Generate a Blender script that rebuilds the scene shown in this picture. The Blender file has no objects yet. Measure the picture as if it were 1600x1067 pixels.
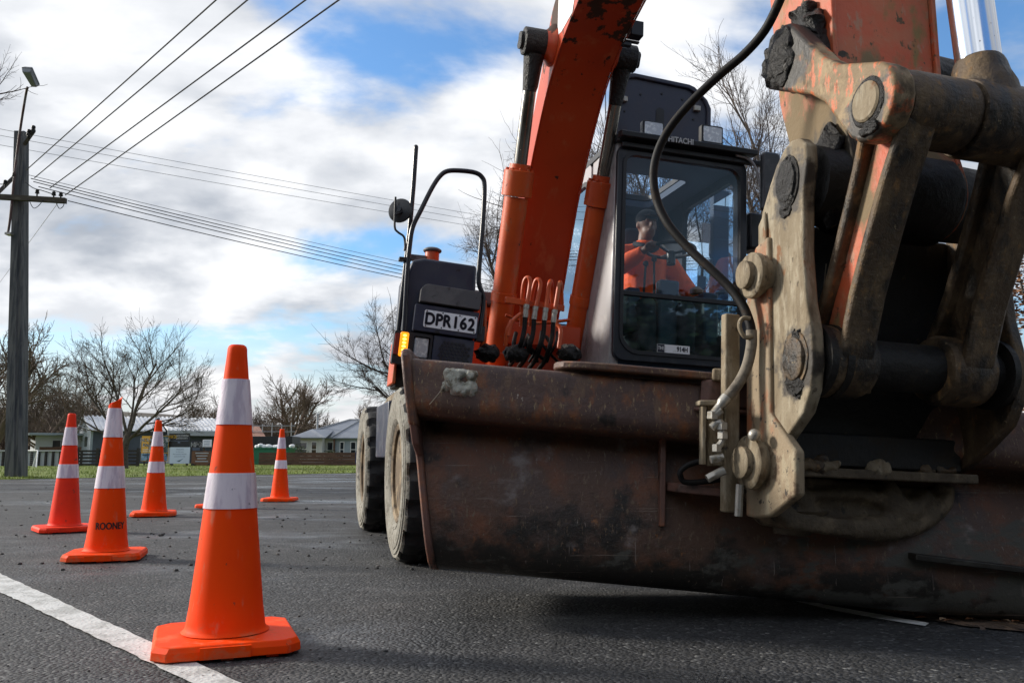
import bpy, bmesh, math, random
from math import sin, cos, radians, pi
from mathutils import Vector, Matrix, noise as mnoise

scene = bpy.context.scene
C = scene.collection
R = random.Random(7)

# ------------------------------------------------------------------ camera
FPX, PITCH, CAMH = 1333.0, radians(7.65), 0.57      # focal length in photo pixels (1600 wide)
cd = bpy.data.cameras.new('camera')
cd.sensor_width = 36.0
cd.lens = 36.0 * FPX / 1600.0
cd.clip_start = 0.05
cd.clip_end = 5000
cam = bpy.data.objects.new('camera', cd)
C.objects.link(cam)
cam.location = (0, 0, CAMH)
cam.rotation_euler = (radians(90) + PITCH, 0, 0)
scene.camera = cam

# ------------------------------------------------------------------ world, sun, exposure
SUN_EL, SUN_AZ = radians(24), radians(-74)           # azimuth from +Y, negative to the left
scene.view_settings.view_transform = 'Standard'
scene.view_settings.look = 'None'
scene.view_settings.gamma = 1.0
scene.view_settings.exposure = 0.60
world = bpy.data.worlds.new('World')
scene.world = world
world.use_nodes = True
wt = world.node_tree
wt.nodes.clear()


def wn(kind, **kw):
    n = wt.nodes.new(kind)
    for k, v in kw.items():
        setattr(n, k, v)
    return n


def wmath(op, a, b=None, c=None):
    n = wn('ShaderNodeMath', operation=op)
    for i, v in enumerate((a, b, c)):
        if v is None:
            continue
        if isinstance(v, (int, float)):
            n.inputs[i].default_value = v
        else:
            wt.links.new(v, n.inputs[i])
    return n.outputs[0]


def wrange(v, a, b, c, d, smooth=True):
    n = wn('ShaderNodeMapRange')
    n.interpolation_type = 'SMOOTHSTEP' if smooth else 'LINEAR'
    wt.links.new(v, n.inputs['Value'])
    for k, x in zip(('From Min', 'From Max', 'To Min', 'To Max'), (a, b, c, d)):
        n.inputs[k].default_value = x
    return n.outputs[0]


def wmix(f, a, b):
    n = wn('ShaderNodeMix', data_type='RGBA')
    if isinstance(f, (int, float)):
        n.inputs[0].default_value = f
    else:
        wt.links.new(f, n.inputs[0])
    for i, v in ((6, a), (7, b)):
        if isinstance(v, tuple):
            n.inputs[i].default_value = (*v, 1)
        else:
            wt.links.new(v, n.inputs[i])
    return n.outputs[2]


sky = wn('ShaderNodeTexSky', sky_type='NISHITA')
sky.sun_disc = False
sky.sun_elevation = SUN_EL
sky.sun_rotation = SUN_AZ
sky.air_density = 1.3
sky.dust_density = 0.6
sky.ozone_density = 2.0
tc = wn('ShaderNodeTexCoord')
sx = wn('ShaderNodeSeparateXYZ')
wt.links.new(tc.outputs['Generated'], sx.inputs[0])
dz = wmath('MAXIMUM', sx.outputs['Z'], 0.0)
den = wmath('ADD', dz, 0.30)
px_ = wmath('DIVIDE', sx.outputs['X'], den)
py_ = wmath('DIVIDE', sx.outputs['Y'], den)
cx = wn('ShaderNodeCombineXYZ')
wt.links.new(px_, cx.inputs[0])
wt.links.new(py_, cx.inputs[1])


def wnoise(vec, scale, detail, rough, dist, off=(0, 0, 0), lac=2.1):
    m = wn('ShaderNodeMapping')
    m.inputs['Location'].default_value = off
    m.inputs['Scale'].default_value = (scale * 0.8, scale, scale)
    wt.links.new(vec, m.inputs['Vector'])
    n = wn('ShaderNodeTexNoise')
    n.inputs['Scale'].default_value = 1.0
    n.inputs['Detail'].default_value = detail
    n.inputs['Roughness'].default_value = rough
    n.inputs['Distortion'].default_value = dist
    n.inputs['Lacunarity'].default_value = lac
    wt.links.new(m.outputs[0], n.inputs['Vector'])
    return n.outputs['Fac']


CL_OFF = (1.0, 7.7, 0.0)
n1 = wnoise(cx.outputs[0], 1.6, 9, 0.50, 0.15, CL_OFF)
n1b = wnoise(cx.outputs[0], 1.6, 5, 0.50, 0.15, (CL_OFF[0] + 0.20, CL_OFF[1] - 0.05, 0.0))
n2 = wnoise(cx.outputs[0], 2.6, 7, 0.52, 0.2, (9.2, 4.4, 0))
cover = wrange(n1, 0.385, 0.485, 0.0, 1.0)
low = wrange(sx.outputs['Z'], 0.03, 0.20, 0.85, 0.0)       # the layer closes up towards the horizon
cover = wmath('MAXIMUM', cover, low)
relief = wmath('SUBTRACT', n1, n1b)
shade = wmath('ADD', wrange(relief, -0.07, 0.09, 0.0, 0.6), wrange(n2, 0.36, 0.60, 0.0, 0.55))
shade = wmath('MINIMUM', shade, 1.0)
cloud = wmix(shade, (3.0, 3.3, 3.8), (6.9, 7.0, 7.2))
sdot = wn('ShaderNodeVectorMath', operation='DOT_PRODUCT')
wt.links.new(tc.outputs['Generated'], sdot.inputs[0])
sdot.inputs[1].default_value = (sin(SUN_AZ) * cos(SUN_EL), cos(SUN_AZ) * cos(SUN_EL), sin(SUN_EL))
lit = wrange(sdot.outputs['Value'], -0.75, 0.35, 0.54, 1.0)   # clouds on the far side from the sun are greyer
cl_ = wn('ShaderNodeVectorMath', operation='SCALE')
wt.links.new(cloud, cl_.inputs[0])
wt.links.new(lit, cl_.inputs['Scale'])
cloud = cl_.outputs[0]
lowglow = wrange(sx.outputs['Z'], 0.0, 0.16, 0.5, 0.0)
cloud = wmix(lowglow, cloud, (6.9, 6.7, 6.45))
skyc = wn('ShaderNodeMix', data_type='RGBA', blend_type='MULTIPLY')
skyc.inputs[0].default_value = 1.0
wt.links.new(sky.outputs[0], skyc.inputs[6])
skyc.inputs[7].default_value = (0.72, 1.02, 1.35, 1)
final = wmix(cover, skyc.outputs[2], cloud)
bg = wn('ShaderNodeBackground')
bg.inputs['Strength'].default_value = 0.1
wt.links.new(final, bg.inputs['Color'])
wo = wn('ShaderNodeOutputWorld')
wt.links.new(bg.outputs[0], wo.inputs['Surface'])

ld = bpy.data.lights.new('sun', 'SUN')
ld.energy = 3.2
ld.angle = radians(9)
ld.color = (1.0, 0.93, 0.82)
sun = bpy.data.objects.new('sun', ld)
C.objects.link(sun)
sd = Vector((sin(SUN_AZ) * cos(SUN_EL), cos(SUN_AZ) * cos(SUN_EL), sin(SUN_EL)))
sun.rotation_euler = (-sd).to_track_quat('-Z', 'Y').to_euler()


# ------------------------------------------------------------------ measuring helpers
def ray(px, py):
    xc, yc = (px - 800) / FPX, (533.5 - py) / FPX
    return Vector((xc, cos(PITCH) - yc * sin(PITCH), sin(PITCH) + yc * cos(PITCH)))


def at(px, py, Y):
    """world point seen at photo pixel (px, py) at distance Y in front"""
    d = ray(px, py)
    return Vector((0, 0, CAMH)) + d * (Y / d.y)


def gp(px, py, z=0.0):
    d = ray(px, py)
    return Vector((0, 0, CAMH)) + d * ((z - CAMH) / d.z)


YAW, ROLL = radians(15), radians(2.5)                 # the machine's heading and its lean on the camber
MO = Vector((0.21, 6.3, 0))
MM = Matrix.Translation(MO) @ Matrix.Rotation(YAW, 4, 'Z') @ Matrix.Rotation(ROLL, 4, 'Y')
MI = MM.inverted()
M0 = Matrix.Translation(MO) @ Matrix.Rotation(YAW, 4, 'Z')     # same without the lean


def mp(px, py, x=None, y=None, z=None):
    """machine-frame point at photo pixel on the plane x=, y= or z= of the machine frame"""
    o = MI @ Vector((0, 0, CAMH))
    d = (MI.to_3x3()) @ ray(px, py)
    i, v = (0, x) if x is not None else (1, y) if y is not None else (2, z)
    return o + d * ((v - o[i]) / d[i])


# ------------------------------------------------------------------ mesh builder
class MB:
    def __init__(s):
        s.v, s.f, s.m = [], [], []

    def add(s, vs, fs, mi=0):
        b = len(s.v)
        s.v += [tuple(p) for p in vs]
        s.f += [tuple(b + i for i in f) for f in fs]
        s.m += [mi] * len(fs)
        return s

    def box(s, x0, x1, y0, y1, z0, z1, mi=0, mat=None):
        vs = [Vector((x, y, z)) for z in (z0, z1) for y in (y0, y1) for x in (x0, x1)]
        if mat is not None:
            vs = [mat @ p for p in vs]
        return s.add(vs, [(0, 2, 3, 1), (4, 5, 7, 6), (0, 1, 5, 4), (2, 6, 7, 3), (0, 4, 6, 2), (1, 3, 7, 5)], mi)

    def hexa(s, p8, mi=0):
        return s.add(p8, [(0, 3, 2, 1), (4, 5, 6, 7), (0, 1, 5, 4), (1, 2, 6, 5), (2, 3, 7, 6), (3, 0, 4, 7)], mi)

    def prism(s, poly, h0, h1, fn, mi=0):
        n = len(poly)
        vs = [fn(a, b, h0) for a, b in poly] + [fn(a, b, h1) for a, b in poly]
        fs = [tuple(range(n - 1, -1, -1)), tuple(range(n, 2 * n))]
        fs += [(i, (i + 1) % n, n + (i + 1) % n, n + i) for i in range(n)]
        return s.add(vs, fs, mi)

    def tube(s, pts, r, n=10, cap=True, mi=0, squash=None):
        pts = [Vector(p) for p in pts]
        k = len(pts)
        rr = r if isinstance(r, (list, tuple)) else [r] * k
        vs, fs = [], []
        t0 = (pts[1] - pts[0]).normalized()
        up = Vector((0, 0, 1)) if abs(t0.z) < 0.9 else Vector((1, 0, 0))
        u = t0.cross(up).normalized()
        for i in range(k):
            t = (pts[min(i + 1, k - 1)] - pts[max(i - 1, 0)])
            t = t.normalized() if t.length > 1e-9 else t0
            u = (u - t * u.dot(t))
            u = u.normalized() if u.length > 1e-6 else t.orthogonal().normalized()
            w = t.cross(u)
            for j in range(n):
                a = 2 * pi * j / n
                vs.append(pts[i] + u * (rr[i] * cos(a)) + w * (rr[i] * sin(a)))
        for i in range(k - 1):
            for j in range(n):
                j2 = (j + 1) % n
                fs.append((i * n + j, i * n + j2, (i + 1) * n + j2, (i + 1) * n + j))
        if cap:
            fs.append(tuple(range(n - 1, -1, -1)))
            fs.append(tuple((k - 1) * n + j for j in range(n)))
        return s.add(vs, fs, mi)

    def cyl(s, p0, p1, r0, r1=None, n=24, mi=0):
        return s.tube([p0, p1], [r0, r0 if r1 is None else r1], n, True, mi)

    def lathe(s, prof, o, axis='z', n=32, mi=0, closed=False):
        """prof = [(radius, height)] about an axis through o"""
        vs, fs = [], []
        o = Vector(o)
        for r_, h in prof:
            for j in range(n):
                a = 2 * pi * j / n
                c_, s_ = r_ * cos(a), r_ * sin(a)
                vs.append(o + Vector({'z': (c_, s_, h), 'x': (h, c_, s_), 'y': (c_, h, s_)}[axis]))
        k = len(prof)
        for i in range(k - 1 if not closed else k):
            i2 = (i + 1) % k
            for j in range(n):
                j2 = (j + 1) % n
                fs.append((i * n + j, i * n + j2, i2 * n + j2, i2 * n + j))
        if not closed:
            fs.append(tuple(range(n - 1, -1, -1)))
            fs.append(tuple((k - 1) * n + j for j in range(n)))
        return s.add(vs, fs, mi)

    def ball(s, c, r, n=12, m=8, mi=0):
        c = Vector(c)
        rx, ry, rz = r if isinstance(r, (tuple, list)) else (r, r, r)
        vs = [c + Vector((0, 0, rz))]
        for i in range(1, m):
            t = pi * i / m
            for j in range(n):
                a = 2 * pi * j / n
                vs.append(c + Vector((rx * sin(t) * cos(a), ry * sin(t) * sin(a), rz * cos(t))))
        vs.append(c - Vector((0, 0, rz)))
        fs = [(0, 1 + j, 1 + (j + 1) % n) for j in range(n)]
        for i in range(m - 2):
            for j in range(n):
                a, b = 1 + i * n + j, 1 + i * n + (j + 1) % n
                fs.append((a, a + n, b + n, b))
        L = len(vs) - 1
        fs += [(L, 1 + (m - 2) * n + (j + 1) % n, 1 + (m - 2) * n + j) for j in range(n)]
        return s.add(vs, fs, mi)

    def xf(s, mat):
        s.v = [tuple(mat @ Vector(p)) for p in s.v]
        return s

    def build(s, name, mats, parent=None, smooth=40, bevel=0, seg=2, fix=True, remesh=0, subsurf=0, jitter=0, jscale=8):
        me = bpy.data.meshes.new(name)
        me.from_pydata(s.v, [], s.f)
        if not isinstance(mats, (list, tuple)):
            mats = [mats]
        for m in mats:
            me.materials.append(m)
        if len(mats) > 1:
            me.polygons.foreach_set('material_index', s.m)
        if fix:
            bm = bmesh.new()
            bm.from_mesh(me)
            bmesh.ops.remove_doubles(bm, verts=bm.verts, dist=1e-5)
            bmesh.ops.recalc_face_normals(bm, faces=bm.faces)
            bm.to_mesh(me)
            bm.free()
        if jitter:
            for v in me.vertices:
                q = Vector(v.co) * jscale
                v.co += Vector((mnoise.noise(q), mnoise.noise(q + Vector((7, 3, 1))), mnoise.noise(q + Vector((2, 9, 5))))) * jitter
        if smooth:
            me.polygons.foreach_set('use_smooth', [True] * len(me.polygons))
            me.set_sharp_from_angle(angle=radians(smooth))
        me.update()
        o = bpy.data.objects.new(name, me)
        C.objects.link(o)
        if parent is not None:
            o.parent = parent
        if remesh:
            md = o.modifiers.new('r', 'REMESH')
            md.mode = 'VOXEL'
            md.voxel_size = remesh
            md.use_smooth_shade = True
            sm = o.modifiers.new('s', 'SMOOTH')
            sm.factor = 0.5
            sm.iterations = 6
        if bevel:
            md = o.modifiers.new('b', 'BEVEL')
            md.width = bevel
            md.segments = seg
            md.limit_method = 'ANGLE'
            md.angle_limit = radians(38)
            md.harden_normals = False
        if subsurf:
            md = o.modifiers.new('u', 'SUBSURF')
            md.levels = md.render_levels = subsurf
        return o


def curve(pts, n=6, closed=False):
    """Catmull-Rom through the points"""
    P = [Vector(p) for p in pts]
    k = len(P)
    out = []
    for i in range(k if closed else k - 1):
        if closed:
            a, b, c, d = P[i - 1], P[i], P[(i + 1) % k], P[(i + 2) % k]
        else:
            a, b, c, d = P[max(i - 1, 0)], P[i], P[i + 1], P[min(i + 2, k - 1)]
        for j in range(n):
            t = j / n
            out.append(0.5 * ((2 * b) + (c - a) * t + (2 * a - 5 * b + 4 * c - d) * t * t + (3 * b - a - 3 * c + d) * t ** 3))
    if not closed:
        out.append(P[-1])
    return out


def tag(o, label=None, cat=None, group=None, kind=None):
    if label:
        o['label'] = label
    if cat:
        o['category'] = cat
    if group:
        o['group'] = group
    if kind:
        o['kind'] = kind
    return o


def empty(name, loc=(0, 0, 0), rot=(0, 0, 0)):
    o = bpy.data.objects.new(name, None)
    o.empty_display_size = 0.2
    C.objects.link(o)
    o.location = loc
    o.rotation_euler = rot
    return o


def kids(o):
    return [x for x in bpy.data.objects if x.parent == o]


def copy_tree(o, parent=None):
    c = o.copy()
    C.objects.link(c)
    if parent is not None:
        c.parent = parent
    for ch in kids(o):
        copy_tree(ch, c)
    return c


def text_mesh(txt, size, extrude=0.001, align='CENTER', space=1.0):
    cu = bpy.data.curves.new('lettering', 'FONT')
    cu.body = txt
    cu.size = size
    cu.extrude = extrude
    cu.align_x = align
    cu.align_y = 'CENTER'
    cu.space_character = space
    o = bpy.data.objects.new('lettering', cu)
    C.objects.link(o)
    bpy.context.view_layer.update()
    me = bpy.data.meshes.new_from_object(o.evaluated_get(bpy.context.evaluated_depsgraph_get()))
    bpy.data.objects.remove(o)
    vs = [v.co.copy() for v in me.vertices]
    fs = [tuple(p.vertices) for p in me.polygons]
    bpy.data.meshes.remove(me)
    return vs, fs


def text_to(mb, txt, size, mat, mi=0, sx=1.0, bold=0.0, **kw):
    vs, fs = text_mesh(txt, size, **kw)
    for dx, dy in ([(0, 0)] if not bold else [(-bold, 0), (bold, 0), (0, bold), (0, -bold)]):
        mb.add([mat @ Vector((v.x * sx + dx, v.y + dy, v.z)) for v in vs], fs, mi)
    return mb


# ------------------------------------------------------------------ materials
def mat(name, base, rough=0.6, metal=0.0, layers=(), bump=None, spec=0.5, coat=0.0, coords='pos', bump2=None, rvar=None):
    """principled material; layers = (colour, scale or (sx,sy,sz), lo, hi, detail, roughness or None, distortion)"""
    m = bpy.data.materials.new(name)
    m.use_nodes = True
    nt = m.node_tree
    bs = nt.nodes['Principled BSDF']
    N, L = nt.nodes.new, nt.links.new
    bs.inputs['Base Color'].default_value = (*base, 1)
    bs.inputs['Roughness'].default_value = rough
    bs.inputs['Metallic'].default_value = metal
    bs.inputs['Specular IOR Level'].default_value = spec
    if coat:
        bs.inputs['Coat Weight'].default_value = coat
        bs.inputs['Coat Roughness'].default_value = 0.15
    if coords == 'pos':
        src = N('ShaderNodeNewGeometry').outputs['Position']
    else:
        src = N('ShaderNodeTexCoord').outputs['Object']

    def nz(scale, detail, rgh=0.6, dist=0.0, off=0.0, kind='n'):
        mpn = N('ShaderNodeMapping')
        sc = scale if isinstance(scale, tuple) else (scale,) * 3
        mpn.inputs['Scale'].default_value = sc
        mpn.inputs['Location'].default_value = (off, off * 1.7, off * 0.6)
        L(src, mpn.inputs['Vector'])
        if kind == 'v':
            t = N('ShaderNodeTexVoronoi')
            t.inputs['Scale'].default_value = 1
            L(mpn.outputs[0], t.inputs['Vector'])
            return t
        t = N('ShaderNodeTexNoise')
        t.inputs['Scale'].default_value = 1
        t.inputs['Detail'].default_value = detail
        t.inputs['Roughness'].default_value = rgh
        t.inputs['Distortion'].default_value = dist
        L(mpn.outputs[0], t.inputs['Vector'])
        return t

    col = None
    rg = None
    for i, la in enumerate(layers):
        la = list(la) + [None] * (8 - len(la))
        c, sc, lo, hi, det, lr, dist, grad = la
        t = nz(sc, 6 if det is None else det, 0.62, dist or 0.0, 3.7 * i + 1.3)
        mr = N('ShaderNodeMapRange')
        mr.interpolation_type = 'SMOOTHSTEP'
        if grad:
            dt = N('ShaderNodeVectorMath')
            ad = N('ShaderNodeMath')
            L(src, dt.inputs[0])
            if len(grad) == 4:               # straight gradient: fac + g.p + c
                dt.operation = 'DOT_PRODUCT'
                dt.inputs[1].default_value = grad[:3]
                ad.operation = 'ADD'
                ad.inputs[1].default_value = grad[3]
                L(dt.outputs['Value'], ad.inputs[0])
            else:                            # a stain round a point: fac + c - k * distance
                dt.operation = 'DISTANCE'
                dt.inputs[1].default_value = grad[:3]
                ad.operation = 'MULTIPLY_ADD'
                ad.inputs[1].default_value = -grad[3]
                ad.inputs[2].default_value = grad[4]
                L(dt.outputs['Value'], ad.inputs[0])
            ac = N('ShaderNodeClamp')
            ac.inputs['Min'].default_value = -0.4
            ac.inputs['Max'].default_value = 0.4
            L(ad.outputs[0], ac.inputs[0])
            ad2 = N('ShaderNodeMath')
            ad2.operation = 'ADD'
            L(ac.outputs[0], ad2.inputs[0])
            L(t.outputs['Fac'], ad2.inputs[1])
            L(ad2.outputs[0], mr.inputs['Value'])
        else:
            L(t.outputs['Fac'], mr.inputs['Value'])
        mr.inputs['From Min'].default_value = lo
        mr.inputs['From Max'].default_value = hi
        mx = N('ShaderNodeMix')
        mx.data_type = 'RGBA'
        L(mr.outputs[0], mx.inputs[0])
        if col is None:
            mx.inputs[6].default_value = (*base, 1)
        else:
            L(col, mx.inputs[6])
        mx.inputs[7].default_value = (*c, 1)
        col = mx.outputs[2]
        if lr is not None:
            mf = N('ShaderNodeMix')
            mf.data_type = 'FLOAT'
            L(mr.outputs[0], mf.inputs[0])
            if rg is None:
                mf.inputs[2].default_value = rough
            else:
                L(rg, mf.inputs[2])
            mf.inputs[3].default_value = lr
            rg = mf.outputs[0]
    if col is not None:
        L(col, bs.inputs['Base Color'])
    if rg is not None:
        L(rg, bs.inputs['Roughness'])
    prev = None
    for b in (bump, bump2):
        if not b:
            continue
        sc, stren, dist_ = b[:3]
        kind = b[3] if len(b) > 3 else 'n'
        t = nz(sc, 8, 0.65, 0.0, 11.0, kind)
        bp = N('ShaderNodeBump')
        bp.inputs['Strength'].default_value = stren
        bp.inputs['Distance'].default_value = dist_
        L(t.outputs['Distance' if kind == 'v' else 'Fac'], bp.inputs['Height'])
        if prev is not None:
            L(prev, bp.inputs['Normal'])
        prev = bp.outputs[0]
    if prev is not None:
        L(prev, bs.inputs['Normal'])
    return m


def glow(name, col, strength, base=None):
    m = mat(name, base or col, 0.3)
    bs = m.node_tree.nodes['Principled BSDF']
    bs.inputs['Emission Color'].default_value = (*col, 1)
    bs.inputs['Emission Strength'].default_value = strength
    return m


def glass(name, tint, refl=0.12, rough=0.02, dirt=0.04):
    m = bpy.data.materials.new(name)
    m.use_nodes = True
    nt = m.node_tree
    nt.nodes.clear()
    N, L = nt.nodes.new, nt.links.new
    tr = N('ShaderNodeBsdfTransparent')
    tr.inputs[0].default_value = (*tint, 1)
    gl = N('ShaderNodeBsdfGlossy')
    gl.inputs['Roughness'].default_value = rough
    gl.inputs['Color'].default_value = (0.50, 0.76, 1, 1)
    df = N('ShaderNodeBsdfDiffuse')
    df.inputs[0].default_value = (0.4, 0.42, 0.44, 1)
    lw = N('ShaderNodeLayerWeight')
    lw.inputs['Blend'].default_value = 0.35
    ma = N('ShaderNodeMath')
    ma.operation = 'ADD'
    ma.inputs[1].default_value = refl
    ml = N('ShaderNodeMath')
    ml.operation = 'MULTIPLY'
    ml.inputs[1].default_value = 0.55
    L(lw.outputs['Fresnel'], ml.inputs[0])
    L(ml.outputs[0], ma.inputs[0])
    mx = N('ShaderNodeMixShader')
    L(ma.outputs[0], mx.inputs[0])
    L(tr.outputs[0], mx.inputs[1])
    L(gl.outputs[0], mx.inputs[2])
    geo = N('ShaderNodeNewGeometry')
    nz = N('ShaderNodeTexNoise')
    nz.inputs['Scale'].default_value = 9
    nz.inputs['Detail'].default_value = 8
    L(geo.outputs['Position'], nz.inputs['Vector'])
    mr = N('ShaderNodeMapRange')
    mr.inputs['From Min'].default_value = 0.4
    mr.inputs['From Max'].default_value = 0.75
    mr.inputs['To Max'].default_value = dirt * 3
    mr.inputs['To Min'].default_value = dirt * 0.3
    L(nz.outputs['Fac'], mr.inputs['Value'])
    mx2 = N('ShaderNodeMixShader')
    L(mr.outputs[0], mx2.inputs[0])
    L(mx.outputs[0], mx2.inputs[1])
    L(df.outputs[0], mx2.inputs[2])
    out = N('ShaderNodeOutputMaterial')
    L(mx2.outputs[0], out.inputs['Surface'])
    return m


DUST, MUD, GREASE = (0.30, 0.22, 0.13), (0.10, 0.07, 0.045), (0.012, 0.011, 0.011)
X = {}
X['orange'] = mat('orange_paint', (0.62, 0.090, 0.012), 0.42, 0, [
    ((0.50, 0.062, 0.010), 2.5, 0.4, 0.62), ((0.46, 0.15, 0.06), (14, 14, 4), 0.56, 0.70, 8, 0.65), ((0.36, 0.24, 0.16), (26, 26, 9), 0.64, 0.72, 8, 0.7),
    ((0.09, 0.045, 0.03), 19, 0.66, 0.70, 8, 0.8)], bump=(60, 0.2, 0.004))
X['boom'] = mat('boom_paint', (0.56, 0.056, 0.008), 0.36, 0, [
    ((0.46, 0.046, 0.008), 1.2, 0.4, 0.62), ((0.56, 0.11, 0.035), (9, 9, 2.0), 0.55, 0.72, 8, 0.5), ((0.045, 0.02, 0.012), (13, 13, 8), 0.67, 0.70, 9, 0.8),
    ((0.05, 0.02, 0.01), (9, 9, 5), 0.55, 0.60, 9, 0.8, 0, (0, 0, 0.5, -1.70))], bump=(40, 0.12, 0.004))
X['arm'] = mat('faded_arm_paint', (0.50, 0.085, 0.026), 0.5, 0, [
    ((0.44, 0.13, 0.06), 4.5, 0.44, 0.62, 9, 0.6), ((0.40, 0.20, 0.13), (22, 22, 10), 0.58, 0.66, 9, 0.7), ((0.24, 0.17, 0.07), (7, 7, 3.5), 0.54, 0.64, 9, 0.85),
    ((0.10, 0.07, 0.04), (30, 30, 22), 0.62, 0.66, 8, 0.8), ((0.03, 0.026, 0.018), 11, 0.63, 0.67, 9, 0.7)], bump=(34, 0.4, 0.007), bump2=(120, 0.2, 0.003))
X['link'] = mat('scraped_link_paint', (0.20, 0.130, 0.062), 0.6, 0, [
    ((0.33, 0.235, 0.13), 9, 0.44, 0.62, 9, 0.7), ((0.50, 0.125, 0.038), (16, 40, 16), 0.535, 0.585, 9, 0.5), ((0.52, 0.20, 0.10), (30, 60, 30), 0.62, 0.67, 8, 0.5),
    ((0.075, 0.052, 0.030), (14, 14, 7), 0.52, 0.66, 10, 0.85)], bump=(30, 0.5, 0.008), bump2=(110, 0.3, 0.003))
X['dusty'] = mat('dusty_steel', (0.255, 0.205, 0.135), 0.8, 0, [
    ((0.185, 0.140, 0.085), 6, 0.40, 0.60, 10), ((0.33, 0.28, 0.20), (30, 30, 9), 0.50, 0.66, 10), ((0.095, 0.067, 0.038), (26, 26, 5), 0.51, 0.68, 10),
    ((0.18, 0.085, 0.035), (15, 15, 9), 0.60, 0.68, 10), ((0.045, 0.034, 0.023), (40, 40, 22), 0.59, 0.69, 9, 0.7)], bump=(50, 0.5, 0.007), bump2=(160, 0.3, 0.002))
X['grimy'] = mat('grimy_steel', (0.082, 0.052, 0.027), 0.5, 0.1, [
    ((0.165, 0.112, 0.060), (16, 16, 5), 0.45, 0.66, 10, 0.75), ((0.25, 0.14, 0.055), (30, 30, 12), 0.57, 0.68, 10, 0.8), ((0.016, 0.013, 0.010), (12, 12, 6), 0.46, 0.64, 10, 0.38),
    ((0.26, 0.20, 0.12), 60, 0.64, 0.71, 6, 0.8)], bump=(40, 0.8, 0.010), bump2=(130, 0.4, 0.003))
X['dark_steel'] = mat('dark_steel', (0.0065, 0.0055, 0.0045), 0.55, 0.1, [
    ((0.026, 0.019, 0.012), 9, 0.54, 0.68, 9, 0.8), ((0.06, 0.045, 0.028), 26, 0.64, 0.70, 8, 0.8)], bump=(34, 0.7, 0.009))
X['grease'] = mat('caked_grease', (0.014, 0.012, 0.011), 0.45, 0, [((0.05, 0.042, 0.035), 30, 0.55, 0.75)], bump=(60, 0.9, 0.02), bump2=(22, 0.8, 0.03))
X['rust_beam'] = mat('rusted_beam_paint', (0.102, 0.055, 0.040), 0.5, 0.1, [
    ((0.076, 0.044, 0.037), 4, 0.42, 0.60), ((0.20, 0.075, 0.030), (13, 13, 9), 0.52, 0.68, 9), ((0.135, 0.078, 0.048), (34, 34, 9), 0.53, 0.66, 9), ((0.27, 0.19, 0.10), (90, 90, 26), 0.585, 0.67, 5),
    ((0.018, 0.013, 0.011), (9, 9, 6), 0.58, 0.70, 10), ((0.36, 0.31, 0.26), (40, 40, 18), 0.70, 0.74, 8)], bump=(44, 0.5, 0.006), bump2=(140, 0.35, 0.003))
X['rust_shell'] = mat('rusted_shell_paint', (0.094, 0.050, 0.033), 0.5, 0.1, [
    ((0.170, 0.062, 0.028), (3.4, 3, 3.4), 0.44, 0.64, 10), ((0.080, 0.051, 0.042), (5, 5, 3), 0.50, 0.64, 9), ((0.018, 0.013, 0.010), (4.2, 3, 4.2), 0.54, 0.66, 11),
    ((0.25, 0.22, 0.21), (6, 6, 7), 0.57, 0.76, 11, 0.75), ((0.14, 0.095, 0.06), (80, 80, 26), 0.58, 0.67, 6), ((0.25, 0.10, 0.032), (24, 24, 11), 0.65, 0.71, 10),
    ((0.016, 0.013, 0.010), (7, 7, 9), 0.42, 0.66, 11, 0.5, 0, (-0.16, 0, -1.55, 0.50)), ((0.070, 0.067, 0.056), (6, 4, 12), 0.50, 0.60, 12, 0.6, 0, (0.06, 0, -0.45, 0.02)),  # darkens downward: underside shade painted into the colour, along with scour wear
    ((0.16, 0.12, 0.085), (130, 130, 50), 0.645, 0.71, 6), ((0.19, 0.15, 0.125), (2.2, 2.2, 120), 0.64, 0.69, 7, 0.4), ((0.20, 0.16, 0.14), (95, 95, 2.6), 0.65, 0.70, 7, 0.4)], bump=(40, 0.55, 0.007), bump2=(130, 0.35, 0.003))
X['rust_low'] = mat('dark_shell_bottom', (0.022, 0.019, 0.015), 0.6, 0.2, [((0.05, 0.048, 0.04), (3, 3, 6), 0.48, 0.58, 10)], bump=(30, 0.5, 0.008))  # even dark tone, used on the seam bar
X['rust_edge'] = mat('rusted_plate_edge', (0.13, 0.065, 0.050), 0.6, 0.1, [((0.22, 0.085, 0.04), 9, 0.50, 0.66, 9), ((0.035, 0.023, 0.018), 8, 0.54, 0.68, 9)], bump=(40, 0.4, 0.005))
X['splat'] = mat('dried_clay', (0.42, 0.42, 0.36), 0.9, 0, [((0.16, 0.14, 0.10), 26, 0.5, 0.62)], bump=(50, 0.8, 0.01))
X['navy'] = mat('navy_panel', (0.024, 0.030, 0.058), 0.36, 0, [((0.045, 0.047, 0.066), 6, 0.45, 0.66, 9, 0.6), ((0.008, 0.008, 0.012), 11, 0.64, 0.67, 9), ((0.10, 0.09, 0.085), 60, 0.66, 0.72, 6, 0.8)], bump=(50, 0.08, 0.003))
X['grey'] = mat('grey_cover', (0.085, 0.082, 0.090), 0.6, 0, [((0.12, 0.115, 0.12), 7, 0.45, 0.64, 9), ((0.05, 0.047, 0.05), 14, 0.58, 0.66, 9)], bump=(160, 0.3, 0.002))
X['black'] = mat('black_plastic', (0.012, 0.013, 0.017), 0.4, 0, [((0.03, 0.03, 0.033), 7, 0.5, 0.7, 8, 0.7)])
X['rail'] = mat('handrail_paint', (0.011, 0.013, 0.020), 0.3, 0, [((0.045, 0.05, 0.06), 18, 0.60, 0.72, 8)])
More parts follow.
